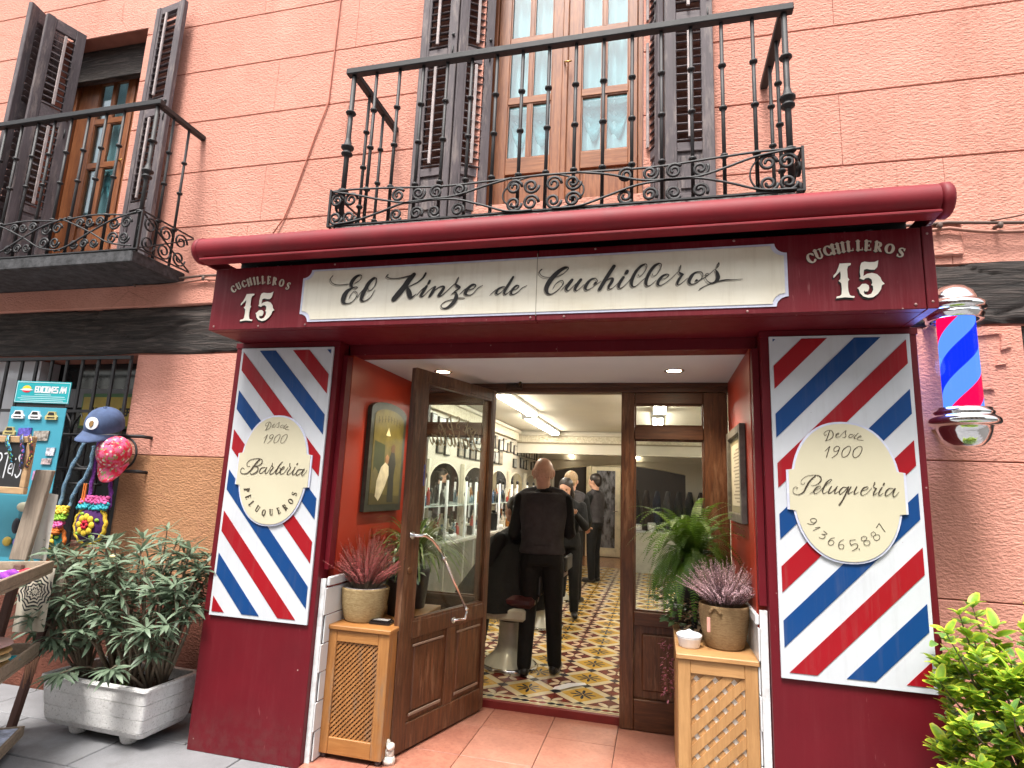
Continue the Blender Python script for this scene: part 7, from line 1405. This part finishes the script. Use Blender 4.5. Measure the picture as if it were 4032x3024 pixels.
for k, (x, z, c) in enumerate([(.07, 1.82, 0), (.225, 1.82, 1), (.375, 1.82, 2), (.02, 1.70, 2)]):
    MB(DT).slab([(x+p[0], z+p[1]) for p in car], -.010, .003).build('car_magnet', gold if c == 2 else M['white_plastic'], dc)
    MB(DT).slab([(x-.030, z+.010), (x+.030, z+.010), (x+.022, z+.030), (x-.022, z+.030)], -.0115, -.0101).build('car_magnet_window', M['dark'], dc); MB(DT).box(x-.035, x+.035, -.0115, -.0101, z-.012, z-.004).build('car_magnet_grille', M['dark'], dc)
for k, (x, z, w_, h_, c) in enumerate([(.155, 1.69, .06, .045, (.12, .10, .42)), (.31, 1.68, .07, .038, (.28, .25, .22)), (.42, 1.57, .038, .03, (.5, .5, .55)), (.40, 1.50, .045, .022, (.45, .35, .35)), (.36, 1.40, .06, .035, (.40, .22, .35)), (.42, 1.26, .04, .03, (.55, .55, .58)), (.41, 1.15, .035, .035, (.5, .5, .52)), (.39, 1.04, .04, .04, (.55, .5, .5)), (.38, .93, .035, .04, (.3, .5, .6))]):
    MB(DT).slab([(x-w_, z-h_), (x+w_*.9, z-h_*.9), (x+w_, z+h_), (x-w_*.95, z+h_*.85)], -.006, .003).build('magnet', simple('magnet_print_%s' % 'abcdefghi'[k], c, .35, var=.9, vs=40), dc)
lowb = thing('lower_display', 'lower turquoise display board with dark pouches behind the grey plank of the stall', 'display board', (-3.95, 2.95, 1.1))
MB().box(-4.25, -3.76, 2.98, 2.99, .88, 1.27).build('board', tq2, lowb)
for k, (x, z, w_, h_, c) in enumerate([(-3.90, 1.13, .05, .10, (.015, .013, .015)), (-3.80, 1.16, .03, .07, (.03, .01, .02)), (-3.86, .98, .035, .04, (.02, .16, .45)), (-3.96, .98, .04, .03, (.15, .12, .45)), (-3.97, 1.20, .05, .03, (.5, .48, .35)), (-4.00, 1.08, .03, .05, (.02, .02, .03)), (-3.83, 1.06, .03, .035, (.35, .02, .05)), (-3.92, 1.22, .04, .025, (.6, .58, .5)), (-4.05, .98, .035, .03, (.5, .35, .05)), (-3.80, .94, .03, .03, (.02, .02, .05))]):
    MB().ell((x, 2.965, z), w_, .014, h_, 14, 10).build('pouch', simple('pouch_%s' % 'abcdefghij'[k], c, .6), lowb)
# caps
def capshape(label, T, mat, patch=False):
    t = thing('baseball_cap', label, 'cap', tuple(T.translation), 'caps hung on the window grille')
    mb = MB(T); vs = []; n, m_ = 28, 10
    for j in range(m_+1):
        th = (pi/2)*j/m_
        for i in range(n):
            a = 2*pi*i/n; f = 1+.012*cos(6*a); vs.append((.098*f*sin(th)*cos(a), .112*f*sin(th)*sin(a), .125*cos(th)**.8 if j < m_ else 0))
    mb.add(vs, [(j*n+i, (j+1)*n+i, (j+1)*n+(i+1) % n, j*n+(i+1) % n) for j in range(m_) for i in range(n)], True); mb.ell((0, 0, .126), .010, .010, .006, 8, 6); mb.build('crown', mat, t)
    b = MB(T); vs = []; 
    for side in (0, 1):
        for j in range(6):
            for i in range(15):
                u = i/14*2-1; r_ = j/5; L_ = .085*(1-abs(u)**2.6*.95); y = -.112*sqrt(max(0, 1-(u*.92)**2))-L_*r_; vs.append((u*.090, y, .004-.022*r_-.016*u*u+(-.004 if side else 0)))
    for o_ in (0, 90):
        b.f += []
    b.add(vs, [(j*15+i, j*15+i+1, (j+1)*15+i+1, (j+1)*15+i) for j in range(5) for i in range(14)]+[(90+j*15+i+1, 90+j*15+i, 90+(j+1)*15+i, 90+(j+1)*15+i+1) for j in range(5) for i in range(14)]+[(75+i, 75+i+1, 165+i+1, 165+i) for i in range(14)], True); b.build('brim', mat, t)
    if patch:
        P = Matrix.Translation((0, 0, 0)); q = MB(T @ Matrix.Translation((0, -.097, .058)) @ Matrix.Rotation(radians(-24), 4, 'X'))
        q.slab([(.036*cos(a), .036*sin(a)) for a in [2*pi*i/24 for i in range(24)]], -.004, .012); q.build('patch', M['white_plastic'], t)
        q = MB(T @ Matrix.Translation((0, -.102, .058)) @ Matrix.Rotation(radians(-24), 4, 'X')); q.slab([(-.006, -.018), (.004, -.020), (.012, -.006), (.010, .010), (.002, .018), (-.009, .012), (-.012, -.002)], -.0035, .0005); q.build('patch_emblem', simple('brown_gold_emblem', (.26, .15, .05), .6, var=.9, vs=160), t)
    return t
den = simple('faded_navy_denim', (.055, .085, .17), .9, var=.3, vs=14, bs=160, bd=.001)
fl_m = NT('red_floral_cotton'); _v = fl_m.vor(34, v=fl_m.map((1, 1, 1))); _n = fl_m.noise(26, 3, .6)
_c = fl_m.mix(fl_m.ramp(_v, [(.24, 1), (.36, 0)]), fl_m.mix(fl_m.ramp(_n, [(.45, 0), (.55, 1)]), (.62, .015, .05), (.66, .12, .25)), (.72, .62, .55)); _c = fl_m.mix(fl_m.ramp(fl_m.noise(48, 2), [(.60, 0), (.64, 1)]), _c, (.20, .30, .10))
capshape('faded navy cap with round white patch, upper one on the grille', Matrix.Translation((-3.77, 3.27, 1.75)) @ Matrix.Rotation(radians(10), 4, 'Y') @ Matrix.Rotation(radians(14), 4, 'Z') @ Matrix.Rotation(radians(22), 4, 'X') @ Matrix.Scale(1.18, 4), den, True)
capshape('red and white floral cap, lower one on the grille', Matrix.Translation((-3.69, 3.31, 1.57)) @ Matrix.Rotation(radians(26), 4, 'Z') @ Matrix.Rotation(radians(62), 4, 'X') @ Matrix.Scale(1.08, 4), fl_m.pbr(_c, .8))
# crocheted bags
def yarn(c1, c2, nm_):
    t = NT(nm_); n = t.noise(85, 3, .7); return t.pbr(t.mix(t.ramp(n, [(.4, 0), (.6, 1)]), c1, c2), .9, 0, t.bump(n, 1, .01))
def ruffle(mb, x0, x1, y, z, amp, r, k): mb.tube([(x0+(x1-x0)*i/30, y+.012*sin(i*1.7+k), z+amp*sin(i*1.35+k)) for i in range(31)], r, 6)
def bag(label, straps, sm_, ruffles, disc, dcol, rim, petals, loc):
    t = thing('crochet_bag', label, 'bag', loc, 'crocheted bags hung on the window grille')
    for P in straps:
        q = cr([(p[0], p[2], p[1]) for p in P], 8); MB().tube([(a, y_+.004*sin(i*1.3), b) for i, (a, b, y_) in enumerate(q)], [.017+.003*sin(i*2.1) for i in range(len(q))], 7, ry=.008, up=(0, 1, 0)).build('strap', sm_, t)
    for k, (x0, x1, y, z, c) in enumerate(ruffles):
        mb = MB()
        for j in range(3): ruffle(mb, x0, x1, y-.006*j, z-.014*j, .008, .011, k+j*2.)
        mb.build('ruffle', PM[c], t)
    cx, cy, cz, r_ = disc
    MB().ell((cx, cy, cz), r_, .045, r_, 28, 16).build('round_body', dcol, t)
    MB().tube([(cx+r_*cos(a)*(1+.04*sin(a*14)), cy-.008, cz+r_*sin(a)*(1+.04*sin(a*14))) for a in [2*pi*i/60 for i in range(61)]], .013, 7, caps=False).build('rim', PM[rim], t)
    for k in range(8):
        a = 2*pi*k/8; MB().ell((cx+.052*cos(a), cy-.046, cz+.052*sin(a)), .024, .010, .024, 10, 8).build('petal', PM[petals[0]], t)
    for k in range(6):
        a = 2*pi*k/6; MB().ell((cx+.020*cos(a), cy-.054, cz+.020*sin(a)), .012, .008, .012, 8, 6).build('inner_petal', PM[petals[1]], t)
    for a in (.4, 2.2, 3.9, 5.3): MB().ell((cx+.088*cos(a), cy-.037, cz+.088*sin(a)), .020, .007, .012, 8, 6).build('leaf', PM[petals[2]], t)
bag('crocheted bag with blue grey strap, yellow and pink ruffles and orange rimmed teal disc', [[(-3.90, 3.30, 1.80), (-3.97, 3.30, 1.62), (-4.06, 3.30, 1.40), (-4.10, 3.31, 1.18)], [(-3.86, 3.29, 1.62), (-3.87, 3.29, 1.45), (-3.96, 3.29, 1.30), (-4.0, 3.30, 1.18)]], yarn((.05, .12, .20), (.16, .26, .34), 'blue_grey_yarn'),
    [(-4.14, -3.97, 3.27, 1.185, 'yellow'), (-4.15, -3.97, 3.265, 1.14, 'lime green'), (-4.17, -3.98, 3.26, 1.09, 'pink'), (-4.18, -3.99, 3.255, 1.045, 'orange')], (-4.085, 3.285, .955, .120), simple('teal_felt', (.02, .17, .17), .9, bs=80, bd=.004), 'orange', ('yellow', 'orange', 'lime green'), (-4.08, 3.3, 1.0))
bag('crocheted bag with purple strap and purple disc bearing a big yellow flower', [[(-3.84, 3.31, 1.70), (-3.845, 3.31, 1.5), (-3.85, 3.31, 1.30), (-3.83, 3.30, 1.19)], [(-3.79, 3.31, 1.50), (-3.70, 3.30, 1.42), (-3.66, 3.30, 1.30), (-3.655, 3.30, 1.19)], [(-3.86, 3.30, 1.235), (-3.76, 3.29, 1.21), (-3.65, 3.30, 1.235)]], yarn((.10, .01, .18), (.20, .04, .30), 'purple_yarn'),
    [(-3.87, -3.65, 3.28, 1.265, 'pink'), (-3.88, -3.64, 3.275, 1.225, 'turquoise')], (-3.765, 3.285, 1.085, .128), simple('aubergine_felt', (.06, .01, .10), .9, bs=80, bd=.004), 'yellow', ('yellow', 'red', 'lime green'), (-3.76, 3.3, 1.05))
tag(MB().box(-3.855, -3.845, 3.255, 3.262, 1.22, 1.36).box(-3.838, -3.828, 3.255, 3.262, 1.23, 1.36).build('orange_ribbon', PM['orange'], None, (-3.84, 3.26, 1.22)), 'short bright orange ribbon beside the purple bag strap', 'ribbon')
# ================================================================ PLANTS
def leaf_mesh(name, L_, W_, curl, mat, fold=.25, n=6, tip=1.0, rim=False):
    """one leaf along +X from the origin, curling down; 3 columns of vertices"""
    vs, at = [], []
    for i in range(n+1):
        u = i/n; w_ = W_*.5*(sin(pi*min(1, u**tip*.98+.02))**(.5 if rim else .8)) if 0 < i < n else W_*(.16 if rim and i else .03)
        a = curl*u; x = L_*(sin(a)/curl if abs(curl) > 1e-3 else u); z = -L_*((1-cos(a))/curl if abs(curl) > 1e-3 else 0)
        for s_ in (-1, -.5, 0, .5, 1) if rim else (-1, 0, 1): vs.append((x, s_*w_, z+abs(s_)*w_*fold)); at.append(1.0 if abs(s_) == 1 or i == n else 0.0)
    c = 5 if rim else 3
    fs = [(i*c+j, (i+1)*c+j, (i+1)*c+j+1, i*c+j+1) for i in range(n) for j in range(c-1)]
    m = bpy.data.meshes.new(name); m.from_pydata(vs, [], fs); m.polygons.foreach_set('use_smooth', [True]*len(fs)); m.materials.append(mat)
    if rim: a_ = m.attributes.new('rim', 'FLOAT', 'POINT'); a_.data.foreach_set('value', at)
    m.update(); return m, vs, fs, at
def aim(P, d, roll=0, s_=1):
    d = Vector(d).normalized(); u = Vector((0, 0, 1)); y = u.cross(d)
    y = y.normalized() if y.length > 1e-3 else Vector((0, 1, 0)); z = d.cross(y)
    Mx = Matrix(((d.x, y.x, z.x, P[0]), (d.y, y.y, z.y, P[1]), (d.z, y.z, z.z, P[2]), (0, 0, 0, 1)))
    return Mx @ Matrix.Rotation(roll, 4, 'X') @ Matrix.Scale(s_, 4)
def merge(name, items, mat, parent, rim=False):
    """items: (verts, faces, attr, matrix) joined into one foliage mesh"""
    V, F, A = [], [], []; o0 = ORG[parent.name]
    for vs, fs, at, Mx in items:
        n = len(V); V += [tuple(Mx @ Vector(v)-o0) for v in vs]; F += [tuple(i+n for i in f) for f in fs]; A += at
    m = bpy.data.meshes.new(name); m.from_pydata(V, [], F); m.polygons.foreach_set('use_smooth', [True]*len(F)); m.materials.append(mat)
    if rim: a_ = m.attributes.new('rim', 'FLOAT', 'POINT'); a_.data.foreach_set('value', A)
    m.update(); o = link(name, m, parent); o['kind'] = 'stuff'; return o
def shrub_leaves(t, leaves, mat, kinds, rim=False, nmax=290):
    cam_p = Vector((0, 0, 1.45)); leaves.sort(key=lambda l: (l[1].translation-cam_p).length); rest = []
    for i, (k, Mx) in enumerate(leaves):
        if i < nmax: inst('leaf', kinds[k][0], t, Mx)
        else: rest.append((kinds[k][1], kinds[k][2], kinds[k][3], Mx))
    if rest: merge('foliage', rest, mat, t, rim)
# oleander-like shrub in the left planter
R = random.Random(21)
ol = thing('potted_shrub', 'grey green shrub with long narrow leaves growing in the left planter', 'shrub', (-3.15, 3.08, .2))
om = leafmat('oleander_leaf', (.085, .135, .080), (.19, .25, .165), rough=.5, trans=.2)
ok_ = [leaf_mesh('leaf', .125, .022, .5, om), leaf_mesh('leaf', .115, .021, 1.1, om), leaf_mesh('leaf', .135, .021, .15, om), leaf_mesh('leaf', .10, .019, .7, om)]
bark = simple('grey_brown_twig', (.17, .13, .09), .8, var=.3, vs=30, bs=60, bd=.003)
leaves = []; stems = []
bases = [(-3.38, 3.08), (-3.20, 3.12), (-3.05, 3.05), (-2.98, 3.02), (-2.90, 3.06), (-2.86, 3.12), (-3.28, 3.18)]
tips = [(-3.78, 2.95, .66), (-3.70, 3.02, .92), (-3.62, 2.86, .80), (-3.55, 2.80, .60), (-3.52, 3.10, 1.00), (-3.42, 2.92, .93), (-3.36, 2.84, .70), (-3.30, 3.05, 1.02), (-3.44, 2.86, .48), (-3.24, 2.86, .86), (-3.15, 3.12, 1.04), (-3.10, 2.90, .92), (-3.06, 3.02, .98), (-3.00, 2.86, .78), (-2.96, 3.10, 1.10), (-2.90, 2.92, .90), (-2.84, 3.06, 1.03), (-2.80, 2.90, .80), (-2.74, 3.02, .95), (-2.68, 2.92, .82), (-2.64, 3.04, .90), (-2.66, 2.88, .62), (-2.76, 2.84, .60), (-2.62, 2.98, .70), (-3.60, 3.12, .78), (-3.20, 2.83, .55), (-3.12, 2.86, .66), (-2.92, 2.80, .38), (-3.26, 2.80, .32), (-3.50, 2.92, .72), (-3.66, 2.90, .50), (-3.74, 3.05, .78), (-2.90, 3.16, 1.00), (-3.34, 3.16, .90), (-2.72, 3.14, .84), (-3.02, 3.18, .84), (-3.46, 3.18, .86)]
for _k in range(44):
    tips.append((R.uniform(-3.76, -2.66), R.uniform(2.88, 3.25), R.uniform(.40, 1.02)))
for i, tp in enumerate(tips):
    b = min(bases, key=lambda q: (q[0]-tp[0])**2+R.random()*.05); B = Vector((b[0], b[1], .19)); Tp = Vector(tp)
    mid = B.lerp(Tp, .5)+Vector((R.uniform(-.05, .05), R.uniform(-.04, .04), .06)); pts = [B, B.lerp(mid, .5)+Vector((R.uniform(-.015, .015), 0, 0)), mid, mid.lerp(Tp, .5)+Vector((R.uniform(-.02, .02), 0, .02)), Tp]
    MB().tube(pts, [.010, .0085, .007, .0055, .003], 6).build('stem', bark, ol)
    d0 = (Tp-mid).normalized()
    for w_, (f, cnt) in enumerate(((1.0, 10), (.86, 7), (.66, 5), (.4, 3))):
        P = mid.lerp(Tp, f); a0 = R.random()*6
        for k in range(cnt):
            a = a0+2*pi*k/cnt+R.uniform(-.3, .3); side = Vector((cos(a), sin(a)*.9, R.uniform(-.45, .25))); dd = (side+d0*(.7 if w_ == 0 else .35)+Vector((0, 0, -.25 if R.random() < .5 else .15))).normalized()
            leaves.append((R.choice((0, 0, 1, 1, 2, 3)), aim(P, dd, R.uniform(-.5, .5), R.uniform(.75, 1.2))))
shrub_leaves(ol, leaves, om, ok_)
tag(MB().ell((-3.13, 2.90, .955), .022, .008, .010, 10, 6).build('dry_leaf', simple('dry_cream_leaf', (.62, .55, .30), .7), None, (-3.13, 2.9, .95)), 'pale withered leaf caught in the left shrub', 'leaf')
tag(leaf_mesh('fallen_leaf', .13, .022, .2, om)[0] and (lambda o: (setattr(o, 'matrix_world', aim((-2.18, 2.86, -.064), (.7, .6, 0), .1)), o)[1])(link('fallen_leaf', leaf_mesh('fallen_leaf', .13, .022, .1, leafmat('fallen_green_leaf', (.14, .20, .08), (.22, .28, .12)))[0])), 'fallen narrow green leaf lying on the pavement before the left pillar', 'leaf')
wd_ = thing('weed', 'small ferny weed growing in the soil of the left planter', 'weed', (-3.05, 2.98, .2)); wm = leafmat('weed_leaf', (.10, .22, .03), (.16, .30, .05)); wk = leaf_mesh('leaf', .05, .012, .6, wm)
for k in range(16):
    a = R.random()*6.3; inst('leaf', wk[0], wd_, aim((-3.05+.04*cos(a), 2.98+.03*sin(a), .205), (cos(a), sin(a), .8), 0, R.uniform(.7, 1.2)))
# variegated shrub on the right
ev = thing('variegated_shrub', 'bright yellow green shrub with small rounded leaves at the lower right corner', 'shrub', (1.66, 2.82, .2))
em = leafmat('variegated_leaf', (.14, .31, .03), (.30, .48, .05), edge=(.64, .66, .06), rough=.35, trans=.35, sc_=30)
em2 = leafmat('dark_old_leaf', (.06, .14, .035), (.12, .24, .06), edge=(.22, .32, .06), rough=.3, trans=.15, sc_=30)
ek = [leaf_mesh('leaf', .060, .033, .5, em, .3, 5, .85, True), leaf_mesh('leaf', .052, .030, .9, em, .35, 5, .85, True), leaf_mesh('leaf', .068, .036, .2, em, .25, 5, .85, True)]
dk = [leaf_mesh('leaf', .050, .026, .6, em2, .3, 5, .85, True)]
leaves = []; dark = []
tips = []
R = random.Random(8)
ctr = [(1.04, 2.62, .98), (1.12, 2.70, 1.04), (1.20, 2.78, 1.06), (1.02, 2.66, .80), (1.06, 2.56, .70), (.99, 2.60, .50), (.97, 2.58, .40), (1.10, 2.58, .55), (1.08, 2.70, .62), (1.14, 2.62, .88), (1.18, 2.52, .76)]
tips += ctr
for k in range(330):
    x = R.uniform(1.05, 2.0); z = R.uniform(.28, 1.08); y = 2.82-.42*sqrt(max(0, 1-((x-1.6)/.62)**2))*R.uniform(.35, 1)+R.uniform(0, .12)
    if z > 1.06-.3*abs(x-1.45)**2: continue
    tips.append((x, y, z))
for i, tp in enumerate(tips):
    Tp = Vector(tp); B = Vector((1.52+.25*(Tp.x-1.5), 2.84, .20)); mid = B.lerp(Tp, .55)+Vector((0, .02, .05)); 
    MB().tube([B, mid, mid.lerp(Tp, .5)+Vector((R.uniform(-.02, .02), 0, .015)), Tp], [.007, .005, .0035, .002], 5).build('stem', bark, ev) if i < 70 else None
    d0 = (Tp-mid).normalized(); 
    for w_, (f, cnt) in enumerate(((1.0, 5), (.90, 4), (.76, 3))):
        P = mid.lerp(Tp, f); a0 = R.random()*6
        for k in range(cnt):
            a = a0+2*pi*k/cnt; side = Vector((cos(a), sin(a), R.uniform(-.1, .5))); dd = side*.8+d0*(.7 if w_ == 0 else .2)+Vector((0, -.1, .25))
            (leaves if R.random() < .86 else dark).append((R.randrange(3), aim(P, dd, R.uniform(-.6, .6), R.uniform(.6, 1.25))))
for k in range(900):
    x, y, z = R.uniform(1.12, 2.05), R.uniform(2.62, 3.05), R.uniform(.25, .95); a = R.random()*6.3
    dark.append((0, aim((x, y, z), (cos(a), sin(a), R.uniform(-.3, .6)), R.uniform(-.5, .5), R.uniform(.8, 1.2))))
shrub_leaves(ev, leaves, em, ek, True)
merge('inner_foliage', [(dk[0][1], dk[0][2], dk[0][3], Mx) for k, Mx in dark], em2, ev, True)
# heather in the baskets
def heather(name, label, c, rad, hgt, n, ca, cb, seed):
    t = thing(name, label, 'plant', c, 'heather plants'); R = random.Random(seed); mt = leafmat(name+'_bloom', ca, cb, rough=.7, trans=.3, sc_=14); st = MB(); V, F = [], []
    for k in range(n):
        a = R.random()*2*pi; q = R.random()**.6; L_ = hgt*R.uniform(.72, 1.08)*(1-.12*q); lean_ = q*1.0
        b = Vector((c[0]+cos(a)*rad*.45*q, c[1]+sin(a)*rad*.45*q, c[2])); tp = b+Vector((cos(a)*sin(lean_), sin(a)*sin(lean_), cos(lean_)))*L_; mid = b.lerp(tp, .5)+Vector((0, 0, .02*q))
        st.tube([b, mid, tp], [.0014, .0011, .0006], 3, caps=False)
        for j in range(26):
            u = .22+.78*j/25; P = b.lerp(mid, u*2) if u < .5 else mid.lerp(tp, u*2-1)
            for m_ in range(3):
                an = R.random()*6.3; d = Vector((cos(an), sin(an), .5)); s_ = R.uniform(.0045, .0085)*(1.15-.5*u); w_ = d.cross(Vector((0, 0, 1))).normalized()*s_*.42; i0 = len(V)
                V += [P, P+d*s_*.6+w_, P+d*s_*1.3, P+d*s_*.6-w_]; F.append((i0, i0+1, i0+2, i0+3))
    st.build('stems', bark, t)['kind'] = 'stuff'; m = bpy.data.meshes.new('bloom'); o0 = ORG[t.name]; m.from_pydata([tuple(v-o0) for v in V], [], F); m.materials.append(mt); o = link('bloom', m, t); o['kind'] = 'stuff'
    return t
heather('pink_heather', 'crimson pink heather in the pale straw basket', (-1.700, 3.335, .822), .13, .33, 270, (.36, .055, .065), (.50, .15, .15), 4)
heather('mauve_heather', 'mauve heather in the brown basket on the right', (.325, 3.315, .885), .13, .25, 300, (.36, .19, .23), (.54, .38, .42), 5)
# fern
def fern(label, c, specs, seed):
    t = thing('fern', label, 'fern', c); R = random.Random(seed); mt = leafmat('fern_green', (.035, .10, .008), (.10, .19, .02), rough=.5, trans=.35, sc_=12)
    for n_, (a, el, L_, dr) in enumerate(specs):
        d = Vector((cos(a), sin(a), 0)); V, F = [], []; P = Vector(c); v = d*cos(el)+Vector((0, 0, sin(el))); st = L_/34; pts = [P.copy()]
        for j in range(34): v = (v+Vector((0, 0, -dr*(.4+j/34)))).normalized(); P = P+v*st; pts.append(P.copy())
        for j in range(2, 34):
            u = j/34; w_ = .031*sin(pi*min(1, u*1.02)**.8)**.7+.003; tn = (pts[j+1 if j < 34 else j]-pts[j-1]).normalized(); s_ = tn.cross(Vector((0, 0, 1))).normalized()
            for sg in (-1, 1):
                e = (s_*sg+tn*.35+Vector((0, 0, -.12))).normalized()*w_; hw = tn*st*.27; i0 = len(V); V += [pts[j]-hw, pts[j]+hw, pts[j]+e*.8+hw*.7, pts[j]+e, pts[j]+e*.8-hw*.7]; F.append((i0, i0+1, i0+2, i0+3, i0+4))
        m = bpy.data.meshes.new('frond'); o0 = ORG[t.name]; m.from_pydata([tuple(q-o0) for q in V], [], F); m.materials.append(mt); link('frond', m, t)
    MB().lathe((c[0], c[1], c[2]-.20), [(0, 0), (.075, 0), (.10, .17), (.108, .17), (.108, .19), (.095, .19), (0, .17)], 22).build('pot', M['grey_plastic'], t)
    return t
R = random.Random(2); sp = []
for k in range(130):
    a = R.uniform(0, 2*pi); sp.append((a, R.uniform(.2, 1.35), R.uniform(.24, .42), R.uniform(.08, .15)))
for k in range(50):
    a = R.uniform(0, 2*pi); sp.append((a, R.uniform(1.0, 1.4), R.uniform(.38, .60), R.uniform(.065, .11)))
for a in (2.9, 3.1, 3.3, 3.5, 3.7, 4.0, 4.2, 4.4, 4.7, 5.0): sp.append((a, .4, R.uniform(.40, .50), .14))
fern('large drooping green fern between the right cabinet and the side window', (.19, 3.66, 1.06), sp, 2)
tag(MB().lathe((.20, 3.66, .701), [(0, 0), (.085, 0), (.085, .012), (.02, .02), (.02, .12), (.07, .15), (0, .158)], 20).build('plant_stand', M['black_iron'], None, (.2, 3.66, .7)), 'small dark stand lifting the fern pot on the right cabinet', 'plant stand')
# trailing plants
def bushlet(name, label, c, n, rad, hgt, km, mat, seed, pot=None, dz=.3, group=None, zmin=None):
    t = thing(name, label, 'plant', c, group); R = random.Random(seed); it = []
    for k in range(n):
        a, q, h_ = R.random()*6.3, R.random()**.5, R.random(); P = (c[0]+cos(a)*q*rad, c[1]+sin(a)*q*rad, c[2]+h_*hgt)
        it.append((km[1], km[2], km[3], aim(P, (cos(a+R.uniform(-.8, .8)), sin(a), R.uniform(-dz, .6)), R.uniform(-.5, .5), R.uniform(.6, 1.2))))
    merge('foliage', it, mat, t)
    if pot: MB().lathe((c[0], c[1], pot[0]), [(0, 0), (pot[1]*.8, 0), (pot[1], pot[2]), (pot[1]+.006, pot[2]), (pot[1]+.006, pot[2]-.02), (pot[1]-.01, pot[2]-.01), (0, pot[2]-.02)], 22).build('pot', M['grey_plastic'], t)
    return t
sm1 = leafmat('striped_silver_leaf', (.30, .38, .30), (.10, .17, .09), rough=.4, trans=.2, sc_=60); k1 = leaf_mesh('leaf', .062, .020, .7, sm1)
bushlet('trailing_plant', 'silvery striped trailing plant in a charcoal pot behind the pink heather', (-1.565, 3.56, .86), 60, .12, .20, k1, sm1, 3, (.639, .098, .22), .9)
it = []; R = random.Random(14)
gm2 = leafmat('dull_green_leaf', (.05, .10, .035), (.10, .17, .06), rough=.5, trans=.2); k2 = leaf_mesh('leaf', .055, .026, .5, gm2)
bushlet('leafy_plant', 'low leafy plant at the left end of the right cabinet', (.135, 3.66, .72), 110, .09, .16, k2, gm2, 6)
bushlet('window_plant', 'low spreading green plant at the back of the right cabinet by the side window', (.135, 3.86, .76), 130, .17, .16, k2, gm2, 9, (.701, .07, .10))
rb = leafmat('reddish_trailing_leaf', (.15, .03, .045), (.24, .07, .09), rough=.6); k3 = leaf_mesh('leaf', .022, .010, .5, rb)
bushlet('reddish_trailer', 'thin reddish sprigs trailing down the left side of the right cabinet', (.052, 3.72, .30), 130, .035, .32, k3, rb, 12, None, .9)
bk2 = leafmat('brown_dry_leaf', (.11, .07, .04), (.18, .12, .07), rough=.7); k4 = leaf_mesh('leaf', .04, .016, .6, bk2)
bushlet('dry_plant', 'brownish dry plant behind the white bowl', (.205, 3.47, .71), 150, .075, .18, k4, bk2, 17)
# grass-leaved plant behind the open door
def spider(label, c, n, L0, seed, pot):
    t = thing('grassy_plant', label, 'plant', c); R = random.Random(seed); mt = leafmat('grassy_leaf', (.045, .10, .018), (.13, .20, .05), rough=.45, trans=.25); 
    for k in range(n):
        a = R.random()*6.3; L_ = L0*R.uniform(.7, 1.15); d = Vector((cos(a), sin(a), 0)); el = R.uniform(.75, 1.4); v = d*cos(el)+Vector((0, 0, sin(el))); P = Vector(c); V, F = [], []; s_ = Vector((-d.y, d.x, 0))
        for j in range(15):
            w_ = .0055*sin(pi*(j+1)/16)**.5; V += [P-s_*w_, P+s_*w_]; v = (v+Vector((0, 0, -.085-.012*j))).normalized(); P = P+v*(L_/14)
            if j: F.append((2*j-2, 2*j-1, 2*j+1, 2*j))
        m = bpy.data.meshes.new('blade'); o0 = ORG[t.name]; m.from_pydata([tuple(q-o0) for q in V], [], F); m.materials.append(mt); link('blade', m, t)
    MB().lathe((c[0], c[1], c[2]-pot), [(0, 0), (.09, 0), (.115, pot*.9), (.12, pot*.9), (.12, pot), (.10, pot), (0, pot*.9)], 22).build('pot', M['grey_plastic'], t)
spider('arching grass leaved plant behind the glass of the open door', (-1.60, 3.80, .90), 260, .46, 5, .26)
